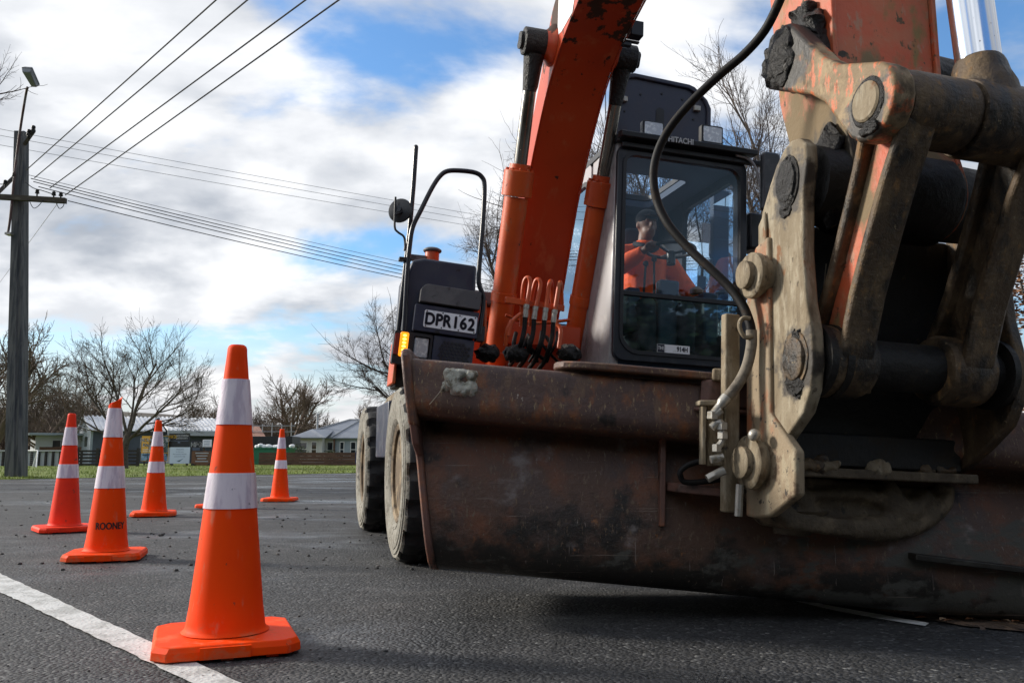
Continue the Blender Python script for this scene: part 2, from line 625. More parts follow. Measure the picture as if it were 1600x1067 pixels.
X['silver'] = mat('silver_paint', (0.40, 0.39, 0.40), 0.38, 0.25, [((0.27, 0.25, 0.25), 5, 0.45, 0.66, 9, 0.55), ((0.60, 0.58, 0.55), (22, 22, 4), 0.62, 0.70, 9)], bump=(20, 0.12, 0.004))
X['cabdark'] = mat('dark_cab_trim', (0.013, 0.016, 0.024), 0.35, 0, [((0.035, 0.037, 0.042), 9, 0.52, 0.68, 9, 0.7)])
X['cabin'] = mat('cab_lining', (0.035, 0.060, 0.105), 0.8)
X['seat'] = mat('seat_cloth', (0.02, 0.025, 0.04), 0.9)
X['chrome'] = mat('chrome_rod', (0.80, 0.84, 0.90), 0.14, 1.0, [((0.16, 0.13, 0.1), 75, 0.69, 0.71, 4, 0.6)])
X['rod_dark'] = mat('oily_rod', (0.30, 0.28, 0.25), 0.22, 0.9, [((0.12, 0.10, 0.08), (9, 9, 2), 0.45, 0.7)])
X['rubber'] = mat('tyre_rubber', (0.008, 0.008, 0.009), 0.7, 0, [((0.035, 0.032, 0.028), 12, 0.53, 0.70, 9)], bump=(45, 0.5, 0.006))
X['sidewall'] = mat('dusty_tyre_sidewall', (0.27, 0.255, 0.215), 0.9, 0, [((0.17, 0.155, 0.125), 8, 0.43, 0.62, 9), ((0.34, 0.32, 0.28), (34, 34, 34), 0.52, 0.66, 9), ((0.08, 0.072, 0.06), (18, 18, 18), 0.58, 0.67, 10), ((0.035, 0.032, 0.03), 34, 0.63, 0.68, 8)], bump=(44, 0.8, 0.008))
X['rim'] = mat('dusty_rim', (0.13, 0.090, 0.052), 0.8, 0, [((0.28, 0.21, 0.13), 9, 0.48, 0.62, 9), ((0.05, 0.035, 0.022), 13, 0.54, 0.64, 9)], bump=(40, 0.5, 0.006))
X['brown_steel'] = mat('brown_plate', (0.22, 0.13, 0.07), 0.7, 0, [((0.33, 0.23, 0.13), 5, 0.45, 0.65), ((0.08, 0.05, 0.03), 12, 0.62, 0.7)], bump=(40, 0.3, 0.005))
X['hose'] = mat('rubber_hose', (0.006, 0.005, 0.005), 0.6, 0, [((0.03, 0.020, 0.013), (22, 22, 22), 0.54, 0.68, 9, 0.8)], spec=0.25, bump=(120, 0.4, 0.002))
X['dusty_hose'] = mat('dusty_hose', (0.20, 0.17, 0.13), 0.8, 0, [((0.08, 0.065, 0.05), 24, 0.5, 0.7)], bump=(90, 0.3, 0.003))
X['zinc'] = mat('zinc_fitting', (0.40, 0.38, 0.34), 0.45, 0.6, [((0.25, 0.21, 0.15), 30, 0.5, 0.7)], bump=(80, 0.2, 0.003))
X['white'] = mat('white_paint', (0.78, 0.78, 0.78), 0.5, 0, [((0.55, 0.53, 0.5), 20, 0.55, 0.75)])
X['plate'] = mat('plate_white', (0.86, 0.87, 0.92), 0.4, 0, [((0.66, 0.66, 0.7), 24, 0.5, 0.7)])
X['plate_ink'] = mat('plate_ink', (0.012, 0.014, 0.03), 0.4)
X['lens'] = mat('lamp_lens', (0.50, 0.53, 0.58), 0.12, 0.3, [((0.75, 0.78, 0.8), 40, 0.5, 0.6)], bump=(140, 0.4, 0.004))
X['amber'] = glow('lit_amber_lens', (1.0, 0.30, 0.01), 0.9, (0.9, 0.25, 0.01))
X['windscreen'] = glass('windscreen_glass', (0.94, 0.97, 1.0), 0.03, 0.012, 0.008)
X['lowglass'] = glass('lower_screen_glass', (0.70, 0.95, 0.86), 0.09, 0.02, 0.035)
X['mirror'] = mat('mirror_back', (0.03, 0.032, 0.037), 0.35, 0.0, [((0.07, 0.07, 0.075), 9, 0.5, 0.7)])
X['cone'] = mat('cone_orange', (1.0, 0.072, 0.002), 0.6, 0, [((0.98, 0.062, 0.003), (9, 9, 4), 0.42, 0.62), ((0.82, 0.17, 0.08), (26, 26, 9), 0.57, 0.72, 10, 0.7), ((0.34, 0.075, 0.035), (30, 30, 18), 0.655, 0.70, 9, 0.7), ((0.72, 0.15, 0.06), (12, 12, 16), 0.50, 0.70, 10, 0.8, 0, (0, 0, -1.6, 0.08))], bump=(30, 0.10, 0.004), spec=0.12)
X['cone_pink'] = mat('cone_red', (1.0, 0.055, 0.018), 0.55, 0, [((0.92, 0.045, 0.02), 7, 0.42, 0.66), ((0.40, 0.07, 0.045), 18, 0.64, 0.68, 9, 0.6)], bump=(30, 0.10, 0.004), spec=0.12)
X['sleeve'] = mat('reflective_sleeve', (0.84, 0.76, 0.83), 0.32, 0, [((0.62, 0.53, 0.63), (30, 30, 5), 0.44, 0.60), ((0.36, 0.32, 0.36), (30, 30, 50), 0.67, 0.71, 9)], bump=((190, 190, 190), 0.15, 0.003, 'v'))
X['ink'] = mat('stencil_ink', (0.02, 0.012, 0.01), 0.6)

X['cast'] = mat('muddy_casting', (0.095, 0.070, 0.042), 0.7, 0, [((0.19, 0.14, 0.085), (14, 14, 9), 0.48, 0.64, 10), ((0.07, 0.05, 0.03), 10, 0.48, 0.64, 10), ((0.02, 0.016, 0.012), (18, 18, 12), 0.58, 0.68, 10)], bump=(40, 0.8, 0.010), bump2=(130, 0.4, 0.003))


# ================================================================== THE SETTING
def asphalt():
    m = bpy.data.materials.new('chip_seal')
    m.use_nodes = True
    nt = m.node_tree
    bs = nt.nodes['Principled BSDF']
    N, L = nt.nodes.new, nt.links.new
    geo = N('ShaderNodeNewGeometry')

    def tex(kind, scale, detail=6, rgh=0.6):
        mpn = N('ShaderNodeMapping')
        mpn.inputs['Scale'].default_value = scale if isinstance(scale, tuple) else (scale,) * 3
        L(geo.outputs['Position'], mpn.inputs['Vector'])
        t = N('ShaderNodeTexVoronoi' if kind == 'v' else 'ShaderNodeTexNoise')
        t.inputs['Scale'].default_value = 1
        if kind == 'n':
            t.inputs['Detail'].default_value = detail
            t.inputs['Roughness'].default_value = rgh
        L(mpn.outputs[0], t.inputs['Vector'])
        return t

    def rng(v, a, b, c, d):
        n = N('ShaderNodeMapRange')
        L(v, n.inputs['Value'])
        for k, x in zip(('From Min', 'From Max', 'To Min', 'To Max'), (a, b, c, d)):
            n.inputs[k].default_value = x
        return n.outputs[0]

    def mix(f, a, b, bl='MIX'):
        n = N('ShaderNodeMix')
        n.data_type = 'RGBA'
        n.blend_type = bl
        if isinstance(f, float):
            n.inputs[0].default_value = f
        else:
            L(f, n.inputs[0])
        for i, v in ((6, a), (7, b)):
            if isinstance(v, tuple):
                n.inputs[i].default_value = (*v, 1)
            else:
                L(v, n.inputs[i])
        return n.outputs[2]
    chips = tex('v', 82)
    chips2 = tex('v', 41)
    sep = N('ShaderNodeSeparateColor')
    L(chips.outputs['Color'], sep.inputs[0])
    big = tex('n', (0.55, 0.8, 1), 8, 0.62)
    mid = tex('n', (2.6, 3.6, 1), 10, 0.66)
    track = tex('n', (0.32, 0.62, 1), 10, 0.62)
    c = mix(sep.outputs[0], (0.010, 0.010, 0.011), (0.086, 0.088, 0.095))
    c = mix(rng(sep.outputs[1], 0.92, 0.97, 0, 1), c, (0.26, 0.26, 0.255))
    c = mix(rng(chips2.outputs['Distance'], 0.0, 0.6, 0.0, 0.55), c, (0.022, 0.022, 0.022))
    c = mix(rng(big.outputs[0], 0.42, 0.66, 0.0, 0.75), c, (0.032, 0.031, 0.031))
    c = mix(rng(mid.outputs[0], 0.53, 0.72, 0.0, 0.55), c, (0.125, 0.12, 0.118))
    c = mix(rng(track.outputs[0], 0.52, 0.68, 0.0, 0.42), c, (0.118, 0.119, 0.122))
    L(c, bs.inputs['Base Color'])
    wet = rng(track.outputs[0], 0.50, 0.62, 0.0, 1.0)
    rn = N('ShaderNodeMapRange')
    L(wet, rn.inputs['Value'])
    rn.inputs['To Min'].default_value = 0.72
    rn.inputs['To Max'].default_value = 0.24
    L(rn.outputs[0], bs.inputs['Roughness'])
    bs.inputs['Specular IOR Level'].default_value = 0.5
    hm = N('ShaderNodeMath')
    hm.operation = 'MULTIPLY_ADD'
    L(sep.outputs[2], hm.inputs[0])
    hm.inputs[1].default_value = 0.6
    L(chips.outputs['Distance'], hm.inputs[2])
    bp = N('ShaderNodeBump')
    bp.invert = True
    bp.inputs['Strength'].default_value = 0.75
    bp.inputs['Distance'].default_value = 0.009
    L(hm.outputs[0], bp.inputs['Height'])
    b2 = N('ShaderNodeBump')
    b2.inputs['Strength'].default_value = 0.5
    b2.inputs['Distance'].default_value = 0.03
    L(mid.outputs[0], b2.inputs['Height'])
    L(bp.outputs[0], b2.inputs['Normal'])
    L(b2.outputs[0], bs.inputs['Normal'])
    return m


X['asphalt'] = asphalt()
X['soil'] = mat('winter_soil', (0.075, 0.055, 0.032), 0.95, 0, [((0.05, 0.06, 0.02), 0.2, 0.4, 0.6), ((0.11, 0.085, 0.05), 2.0, 0.5, 0.7)], bump=(9, 0.4, 0.05))
X['turf'] = mat('turf', (0.12, 0.175, 0.006), 0.95, 0, [((0.125, 0.15, 0.014), 0.5, 0.4, 0.6), ((0.075, 0.10, 0.014), 2.5, 0.5, 0.66), ((0.11, 0.085, 0.04), 1.1, 0.64, 0.74)], bump=(25, 0.5, 0.04))
X['blade'] = mat('grass_blade', (0.14, 0.215, 0.006), 0.75, 0, [((0.20, 0.235, 0.012), 0.6, 0.4, 0.62), ((0.09, 0.13, 0.014), 3, 0.5, 0.66)])
X['hill'] = mat('far_hillside', (0.060, 0.047, 0.038), 0.95, 0, [((0.045, 0.045, 0.028), 0.02, 0.4, 0.6), ((0.085, 0.065, 0.048), 0.09, 0.5, 0.7)])
X['roadpaint'] = mat('road_paint', (0.62, 0.62, 0.60), 0.6, 0, [((0.42, 0.42, 0.40), 9, 0.44, 0.62), ((0.07, 0.07, 0.07), (34, 34, 8), 0.635, 0.66, 9), ((0.25, 0.25, 0.24), 60, 0.6, 0.7)], bump=((82, 82, 82), 0.35, 0.006, 'v'))

# ground to the horizon
g = MB()
g.add([(-1500, -300, -0.03), (1500, -300, -0.03), (1500, 1500, -0.03), (-1500, 1500, -0.03)], [(0, 1, 2, 3)])
tag(g.build('ground', X['soil'], smooth=0), kind='structure')

# the road: a broad sheet whose left edge runs off obliquely to the grass
e0, e1 = gp(-30, 749.5), gp(565, 738.5)
ed = (e1 - e0).normalized()
eL, eR = e0 - ed * 40, e1 + ed * 60
g = MB()
g.add([(-70, -12, 0), (60, -12, 0), (60, eR.y, 0), (eR.x, eR.y, 0), (e1.x, e1.y, 0), (e0.x, e0.y, 0), (eL.x, eL.y, 0), (-70, eL.y, 0)],
      [(0, 1, 2, 3, 4, 5, 6, 7)])
tag(g.build('road', X['asphalt'], smooth=0), kind='structure')


def strip(name, left, right, z=0.005, mt=None):
    g = MB()
    n = len(left)
    g.add([(p.x, p.y, z) for p in left] + [(p.x, p.y, z) for p in right], [(i, i + 1, n + i + 1, n + i) for i in range(n - 1)])
    return g.build(name, mt or X['roadpaint'], smooth=0)


def wob(a, b, n, amp, rg):
    out = []
    d = (b - a)
    nn = Vector((-d.y, d.x, 0)).normalized()
    for i in range(n + 1):
        out.append(a + d * (i / n) + nn * rg.uniform(-amp, amp))
    return out


rg = random.Random(3)
A, B = gp(0, 897), gp(372, 1067)
A2, B2 = gp(0, 926), gp(296, 1067)
dA, dB = (B - A), (B2 - A2)
tag(strip('road_marking', wob(A - dA * 1.6, B + dA * 0.5, 130, 0.004, rg), wob(A2 - dB * 1.6, B2 + dB * 0.5, 130, 0.004, rg)), kind='structure')
# far edge line, right side
rl = [gp(1190, 926), gp(1235, 934), gp(1300, 948), gp(1380, 962), gp(1452, 975)]
rl2 = [gp(1190, 928.5), gp(1235, 938.5), gp(1300, 954.5), gp(1380, 969), gp(1446, 979.5)]
X['lightened_paint'] = mat('lightened_road_paint', (0.80, 0.80, 0.78), 0.6, 0, [((0.60, 0.60, 0.58), 20, 0.5, 0.66)])  # paint colour lightened to make up for shade under the bucket
tag(strip('road_marking', curve(rl, 6), curve(rl2, 6), mt=X['lightened_paint']), kind='structure')

# grass verge beyond the road edge
nx = Vector((-ed.y, ed.x, 0))
if nx.y < 0:
    nx = -nx
g = MB()
gv, gf = [], []
ng, mg = 120, 26
rg = random.Random(11)
for j in range(mg + 1):
    for i in range(ng + 1):
        p = eL + (eR - eL) * (i / ng) + nx * (52 * (j / mg) ** 1.5)
        if j == 0:
            p = p - nx * (0.22 + 0.25 * mnoise.noise(p * 0.7) + 0.1 * mnoise.noise(p * 3))
        gv.append((p.x, p.y, 0.008 if j == 0 else 0.03 + 0.05 * (0.5 + 0.5 * mnoise.noise(p * 0.35))))
for j in range(mg):
    for i in range(ng):
        a = j * (ng + 1) + i
        gf.append((a, a + 1, a + ng + 2, a + ng + 1))
g.add(gv, gf)
tag(g.build('grass_verge', X['turf'], smooth=60), kind='structure')
g = MB()
for k in range(21000):
    t = rg.random()
    w = rg.random() ** 1.5 * 24 - 0.25
    p = e0 - ed * 4 + ed * (t * 26) + nx * w
    if p.y < 12 or p.x > 3:
        continue
    h = rg.uniform(0.04, 0.13) * (1.0 if w > 0.5 else 0.8)
    a = rg.uniform(0, pi)
    q = Vector((cos(a), sin(a), 0)) * 0.012
    tip = Vector((rg.uniform(-.04, .04), rg.uniform(-.04, .04), h))
    z = Vector((p.x, p.y, 0.02))
    g.add([z - q, z + q, z + tip], [(0, 1, 2)])
tag(g.build('grass', X['blade'], smooth=0, fix=False), 'short green grass growing along the far side of the road', 'grass', kind='stuff')

# leaf litter on the right-hand verge
lm = [mat('dead_leaf_' + n_, c_, 0.8, 0, [((c_[0] * .5, c_[1] * .5, c_[2] * .5), 30, 0.5, 0.65)]) for n_, c_ in
      (('russet', (0.28, 0.12, 0.05)), ('tan', (0.38, 0.26, 0.16)), ('brown', (0.10, 0.065, 0.045)))]
la, lb = gp(1240, 934), gp(1460, 974)
ldv = (lb - la).normalized()
lnv = Vector((-ldv.y, ldv.x, 0))
if lnv.x < 0:
    lnv = -lnv
g = MB()
vs = [la - ldv * 0.25 + lnv * 0.03, lb + ldv * 0.1 + lnv * 0.03, lb + ldv * 1.4 + lnv * .75, lb + ldv * 1.4 + lnv * 9, la - ldv * 9 + lnv * 9, la - ldv * 3 + lnv * 2.2]
g.add([(p.x, p.y, 0.006) for p in vs], [(0, 1, 2, 3, 4, 5)])
X['litter'] = mat('litter_soil', (0.12, 0.08, 0.055), 0.95, 0, [((0.22, 0.14, 0.09), 16, 0.45, 0.6), ((0.025, 0.02, 0.016), 9, 0.5, 0.66)], bump=(60, 0.8, 0.01))
tag(g.build('verge_soil', X['litter'], smooth=0), kind='structure')
g = MB()
for k in range(5200):
    u, w = rg.uniform(-6, 1.3), rg.random() ** 1.4 * 5.0 - 0.04
    if u < -1 and w < .9 * (-u - 1) or u > .5 and w < (u - .5) * .6:
        continue
    p = la + ldv * ((lb - la).length * 0.5 + u) + lnv * (w + 0.02 * rg.random())
    s_ = rg.uniform(0.006, 0.017)
    mtx = Matrix.Translation((p.x, p.y, 0.010 + rg.random() * 0.010)) @ Matrix.Rotation(rg.uniform(0, 6.3), 4, 'Z') @ Matrix.Rotation(rg.uniform(-.6, .6), 4, 'X')
    g.add([mtx @ Vector(q) for q in ((-s_ * 1.7, 0, 0), (0, -s_ * .7, .003), (s_ * 1.7, 0, 0), (0, s_ * .7, .003))], [(0, 1, 2), (0, 2, 3)], rg.choice((0, 0, 1, 2, 2)))
tag(g.build('leaf_litter', lm, smooth=0, fix=False), 'brown dead leaves and twigs lying along the road edge under the bucket', 'leaves', kind='stuff')

# loose stones and grit on the road
X['grit'] = mat('grit', (0.035, 0.034, 0.033), 0.8, 0, [((0.12, 0.11, 0.10), 9, 0.52, 0.62)])
g = MB()
for k in range(1500):
    if k < 560:
        p = gp(rg.uniform(-60, 900), 742 + 150 * rg.random() ** 1.6)
        s_ = rg.uniform(0.004, 0.012) * (1.0 if rg.random() < .93 else 2.0)
    else:
        p = gp(rg.uniform(-60, 1650), rg.uniform(850, 1090))
        s_ = rg.uniform(0.0016, 0.0036) * (1.0 if rg.random() < .94 else 1.7)
    mtx = Matrix.Translation((p.x, p.y, s_ * 0.35)) @ Matrix.Rotation(rg.uniform(0, 6), 4, 'Z') @ Matrix.Diagonal((s_ * rg.uniform(.8, 1.5), s_, s_ * rg.uniform(.5, .8), 1))
    b = MB().ball((0, 0, 0), 1, 6, 4).xf(mtx)
    g.add(b.v, b.f)
tag(g.build('loose_stones', X['grit'], smooth=0, fix=False), 'dark loose stones and grit scattered over the asphalt', 'stones', kind='stuff')

# far hills
g = MB()
n_, m_ = 90, 8
vs, fs = [], []
for j in range(m_ + 1):
    for i in range(n_ + 1):
        x_ = -650 + 1300 * i / n_
        t = j / m_
        y_ = 330 + 320 * t
        ridge = 21 + 7 * mnoise.noise(Vector((x_ * 0.006, 3.1, 0))) + 4 * mnoise.noise(Vector((x_ * 0.02, 8, 0))) + (8 if x_ < -180 else 0) * min(1, (-180 - x_) / 120 if x_ < -180 else 0)
        vs.append((x_, y_, -0.5 + ridge * sin(min(1, t * 1.25) * pi / 2) + 1.5 * mnoise.noise(Vector((x_ * .05, y_ * .05, 1)))))
for j in range(m_):
    for i in range(n_):
        a = j * (n_ + 1) + i
        fs.append((a, a + 1, a + n_ + 2, a + n_ + 1))
g.add(vs, fs)
tag(g.build('hills', X['hill'], smooth=60), kind='structure')

# ------------------------------------------------------------------ bare trees
X['bark'] = mat('bark', (0.085, 0.066, 0.052), 0.9, 0, [((0.10, 0.085, 0.07), 5, 0.45, 0.65), ((0.03, 0.024, 0.02), 9, 0.5, 0.7)], bump=(20, 0.6, 0.02))
X['twig'] = mat('twig_bark', (0.095, 0.070, 0.056), 0.9, 0, [((0.095, 0.07, 0.055), 2, 0.45, 0.65)])
X['far_twig'] = mat('far_twig_bark', (0.15, 0.105, 0.075), 0.9, 0, [((0.19, 0.14, 0.10), 0.3, 0.45, 0.65), ((0.10, 0.075, 0.06), 0.15, 0.5, 0.6)])


def grow(mbs, rg, p, d, length, r, lvl, maxl, cfg):
    n = 6 if lvl < 2 else (5 if lvl < maxl - 1 else 4)
    pts, rad = [p.copy()], [r]
    d = d.normalized()
    q = p.copy()
    rend = max(cfg['rmin'] * 0.8, r * (0.42 if lvl < maxl else 0.5))
    dirs = []
    for i in range(n):
        wig = cfg['wig'] * (0.6 if lvl == 0 else 1)
        d = (d + Vector((rg.gauss(0, wig), rg.gauss(0, wig), rg.gauss(0, wig * .7) + cfg['up'][min(lvl, len(cfg['up']) - 1)]))).normalized()
        q = q + d * (length / n)
        pts.append(q.copy())
        rad.append(r + (rend - r) * (i + 1) / n)
        dirs.append(d.copy())
    tgt = mbs[0] if lvl <= cfg['trunk_lvl'] else mbs[1]
    tgt.tube(pts, rad, 8 if lvl == 0 else (5 if lvl == 1 else 3), False)
    if lvl >= maxl:
        return
    kn = cfg['kids'][min(lvl, len(cfg['kids']) - 1)]
    kn = max(1, int(kn * rg.uniform(0.75, 1.25) + 0.5))
    for k in range(kn):
        t = cfg['start'][min(lvl, len(cfg['start']) - 1)]
        t = t + (1 - t) * (k + rg.random()) / kn
        i = min(n - 1, int(t * n))
        fr = t * n - i
        bp = pts[i].lerp(pts[i + 1], fr)
        br = rad[i] + (rad[i + 1] - rad[i]) * fr
        ax = dirs[i].orthogonal().normalized()
        ax = Matrix.Rotation(rg.uniform(0, 2 * pi), 3, dirs[i]) @ ax
        ang = radians(rg.gauss(cfg['ang'], 9))
        nd = (dirs[i] * cos(ang) + ax * sin(ang))
        if lvl == 0 and nd.z < 0.1:
            nd.z = 0.15
        ln = length * rg.uniform(*cfg['len']) * (1.15 - 0.45 * t)
        grow(mbs, rg, bp, nd, ln, max(cfg['rmin'], min(br * 0.75, r * cfg['rk'])), lvl + 1, maxl, cfg)
    # leader goes on
    if lvl >= 1:
        grow(mbs, rg, pts[-1], dirs[-1], length * 0.55, max(cfg['rmin'], rend), max(lvl + 1, maxl - 1), maxl, cfg)


def bare_tree(name, seed, stems, maxl, cfg, mats=None, base=Vector((0, 0, 0))):
    rg = random.Random(seed)
    mbs = (MB(), MB())
    for (d, ln, r, off) in stems:
        grow(mbs, rg, base + Vector(off), Vector(d), ln, r, 0, maxl, cfg)
    root = empty(name, (0, 0, 0))
    mats = mats or (X['bark'], X['twig'])
    mbs[0].build('trunk', mats[0], root, smooth=50, fix=False)
    mbs[1].build('crown', mats[1], root, smooth=50, fix=False)
    return root


CFG_VASE = dict(wig=0.10, up=(0.03, 0.05, 0.06, 0.05), kids=(6, 5, 5, 3), start=(0.30, 0.2, 0.2, 0.2), ang=36, len=(0.46, 0.72), rk=0.48, rmin=0.0048, trunk_lvl=0)
CFG_BIG = dict(wig=0.12, up=(0.03, 0.05, 0.05, 0.03), kids=(7, 6, 6, 4, 3), start=(0.25, 0.2, 0.15, 0.15), ang=42, len=(0.42, 0.66), rk=0.42, rmin=0.0030, trunk_lvl=1)
CFG_FAR = dict(wig=0.13, up=(0.03, 0.05, 0.04), kids=(6, 6, 5, 3), start=(0.22, 0.2, 0.15), ang=40, len=(0.40, 0.64), rk=0.42, rmin=0.010, trunk_lvl=0)
CFG_WOOD = dict(wig=0.12, up=(0.04, 0.03, 0.02), kids=(9, 7, 4), start=(0.2, 0.15, 0.15), ang=38, len=(0.34, 0.55), rk=0.45, rmin=0.022, trunk_lvl=0)

# the many-stemmed tree on the grass to the left
tb = gp(193, 734)
t = bare_tree('bare_tree', 21, [((-0.75, 0.1, 0.75), 2.7, 0.060, (0.0, 0, 1.0)), ((-0.28, -0.2, 1), 2.7, 0.06, (0.05, 0, 1.25)), ((0.35, 0.15, 1), 2.8, 0.07, (0.1, 0, 1.3)),
                              ((0.85, -0.15, 0.75), 2.7, 0.06, (0.10, 0, 1.1)), ((0.05, 0.5, 1), 2.5, 0.055, (.06, 0, 1.2)), ((-1.0, -.1, .42), 2.4, .045, (0, 0, .95)), ((1.0, .25, .42), 2.4, .045, (.1, 0, 1.15))], 4, CFG_VASE)
mb = MB()
mb.tube(curve([(0, 0, -0.1), (0, 0, 0.08), (-.02, 0, 0.4), (-.02, 0, 0.8), (0.05, 0, 1.15), (.10, 0, 1.4)], 4), [.30, .26, .2, .17, .16, .155, .15, .148, .145, .143, .14, .137, .134, .13, .128, .125, .12, .115, .10, .085, .07], 10)
s_ = mb.build('lower_trunk', X['bark'], t, smooth=50)
t.location = (tb.x, tb.y, 0)
t.scale = (1.22, 1.1, 1.14)
tag(t, 'leafless many-stemmed tree spreading over the grass in front of the low grey building', 'tree')

# large tree behind the cab
tb = at(1105, 735, 21)
t = bare_tree('bare_tree', 5, [((0.0, 0, 1), 4.4, 0.15, (0, 0, -0.1)), ((-0.42, 0.1, 1), 4.6, 0.10, (0, 0, 1.2)), ((0.42, -0.1, 1), 4.7, 0.10, (0, 0, 1.3)), ((-.85, -.1, .8), 4.2, .08, (0, 0, 1.5)), ((.75, .1, .85), 4.2, .08, (0, 0, 1.6))], 5, CFG_BIG)
t.location = (tb.x, tb.y, 0)
t.scale = (1.15, 1.15, 1.40)
tag(t, 'tall leafless tree whose fine bare crown rises behind the excavator cab', 'tree')
# second tree, to the left of the machine
tb = at(700, 735, 27)
t = bare_tree('bare_tree', 13, [((0.0, 0, 1), 3.2, 0.14, (0, 0, -.1)), ((-0.75, 0, .8), 3.3, 0.085, (0, 0, 1.0)), ((-0.95, .2, .45), 3.0, 0.075, (0, 0, 1.2)), ((.6, -.1, .9), 3.4, .09, (0, 0, 1.2))], 5, dict(CFG_BIG, kids=(7, 6, 5, 4, 3)))
t.location = (tb.x, tb.y, 0)
tag(t, 'leafless tree with drooping twigs showing past the excavator beside its front wheels', 'tree')
# third: beside the big one, seen left of the boom
tb = at(858, 735, 24)
t = bare_tree('bare_tree', 33, [((0.05, 0, 1), 4.3, 0.12, (0, 0, -.1)), ((-0.30, 0, 1), 4.2, 0.08, (0, 0, 1.5)), ((.35, .2, 1), 4.0, 0.08, (0, 0, 1.6))], 5, dict(CFG_BIG, kids=(6, 6, 5, 4, 3)))
t.location = (tb.x, tb.y, 0)
t.scale = (1.0, 1.0, 1.25)
tag(t, 'leafless tree between handrail and boom, its twigs reaching above the orange cylinder', 'tree')
# branches of a tree standing off to the left
tb = at(-440, 735, 17)
t = bare_tree('bare_tree', 44, [((0.35, 0, 1), 4.2, 0.22, (0, 0, -.1)), ((0.75, 0, 1), 3.8, 0.15, (0, 0, 3.2)), ((.9, .1, .7), 3.4, 0.12, (0.6, 0, 4.6)), ((0, .2, 1), 3.6, 0.15, (0, 0, 3))], 4, dict(CFG_BIG, kids=(6, 6, 5, 4)))
t.location = (tb.x, tb.y, 0)
t.scale = (1.0, 1.0, 1.25)
tag(t, 'leafless tree hanging in from the upper left beyond the utility pole', 'tree')

# individual trees farther off
protoF = [bare_tree('bare_tree', 60 + i, [((0, 0, 1), 4.2, 0.22, (0, 0, -.2)), ((-.55, .1, 1), 4.0, .14, (0, 0, 1)), ((.55, -.1, 1), 4.0, .14, (0, 0, 1.1)), ((.05, .6, 1), 3.6, .13, (0, 0, 1.2)), ((-.95, 0, .7), 3.2, .1, (0, 0, 1.4)), ((.95, 0, .7), 3.2, .1, (0, 0, 1.5))], 4, CFG_FAR, (X['far_twig'], X['far_twig'])) for i in range(2)]
far = [(455, 95, 0, 1.50, 'rounded leafless willow standing alone above the far tree line'),
       (66, 62, 1, 1.0, 'dark leafless tree behind the left end of the grey building'),
       (110, 66, 0, 0.95, 'dark bushy leafless tree rising above the grey lean-to'),
       (-6, 50, 1, 1.25, 'tall brown leafless tree just behind the utility pole'),
       (330, 88, 1, 1.05, 'thin leafless tree above the right end of the pale roof'),
       (590, 84, 0, 0.92, 'leafless tree above the grey hipped roof'),
       (412, 104, 1, 1.0, 'low leafless tree to the left of the rounded willow')]
used = [False, False]
for (px, Y, k, sc, lb_) in far:
    o = protoF[k] if not used[k] else copy_tree(protoF[k])
    used[k] = True
    p = at(px, 720, Y)
    o.location = (p.x, p.y, 0)
    o.rotation_euler = (0, 0, rg.uniform(0, 6))
    o.scale = (sc * 1.05, sc * 1.05, sc)
    tag(o, lb_, 'tree', 'bare trees in the distance')

# the wood behind everything
wm = (MB(), MB())
rw = random.Random(5)
protos = []
for k in range(5):
    mbs = (MB(), MB())
    grow(mbs, random.Random(200 + k), Vector((0, 0, 0)), Vector((0, 0, 1)), 3.6, 0.20, 0, 3, CFG_WOOD)
    grow(mbs, random.Random(300 + k), Vector((0.2, 0, 0)), Vector((0.4, 0.2, 1)), 3.2, 0.14, 0, 3, CFG_WOOD)
    grow(mbs, random.Random(400 + k), Vector((-.2, 0, 0)), Vector((-0.4, -0.2, 1)), 3.2, 0.14, 0, 2, CFG_WOOD)
    q = MB()
    for b in mbs:
        q.add(b.v, b.f)
    protos.append(q)
wood = MB()
for k in range(190):
    px = rw.uniform(-160, 760)
    Y = rw.uniform(92, 175)
    p = at(px, 720, Y)
    sc = rw.uniform(0.75, 1.35) * (1.25 if px < 130 else 1.0) * (Y / 120) ** 0.5
    mtx = Matrix.Translation((p.x, p.y, -.1)) @ Matrix.Rotation(rw.uniform(0, 6.28), 4, 'Z') @ Matrix.Diagonal((sc, sc, sc * rw.uniform(.8, 1.15), 1))
    b = protos[rw.randrange(5)]
    wood.add([mtx @ Vector(v) for v in b.v], b.f)
tag(wood.build('woods', X['far_twig'], smooth=0, fix=False), 'brown leafless wood along the skyline behind the buildings', 'wood', kind='stuff')

# brown beech hedge seen past the right edge of the hitch
X['beech'] = [mat('beech_leaf_' + n_, c_, 0.8) for n_, c_ in (('a', (0.17, 0.075, 0.035)), ('b', (0.10, 0.05, 0.03)), ('c', (0.22, 0.11, 0.055)))]
root = empty('beech_hedge')
cpt = at(1640, 735, 13)
g = MB()
for k in range(20000):
    p = Vector((cpt.x + rg.uniform(-.95, 2.6), cpt.y + rg.uniform(-.8, .8), rg.uniform(.1, 4.3)))
    if mnoise.noise(p * 1.1) < -0.32:
        continue
    s_ = rg.uniform(.025, .055)
    mtx = Matrix.Translation(p) @ Matrix.Rotation(rg.uniform(0, 6.3), 4, 'Z') @ Matrix.Rotation(rg.uniform(-1.2, 1.2), 4, 'X')
    g.add([mtx @ Vector(q) for q in ((-s_, 0, 0), (0, -s_ * .6, 0), (s_, 0, 0), (0, s_ * .6, 0))], [(0, 1, 2, 3)], rg.randrange(3))
g.build('foliage', X['beech'], root, smooth=0, fix=False)
g = MB()
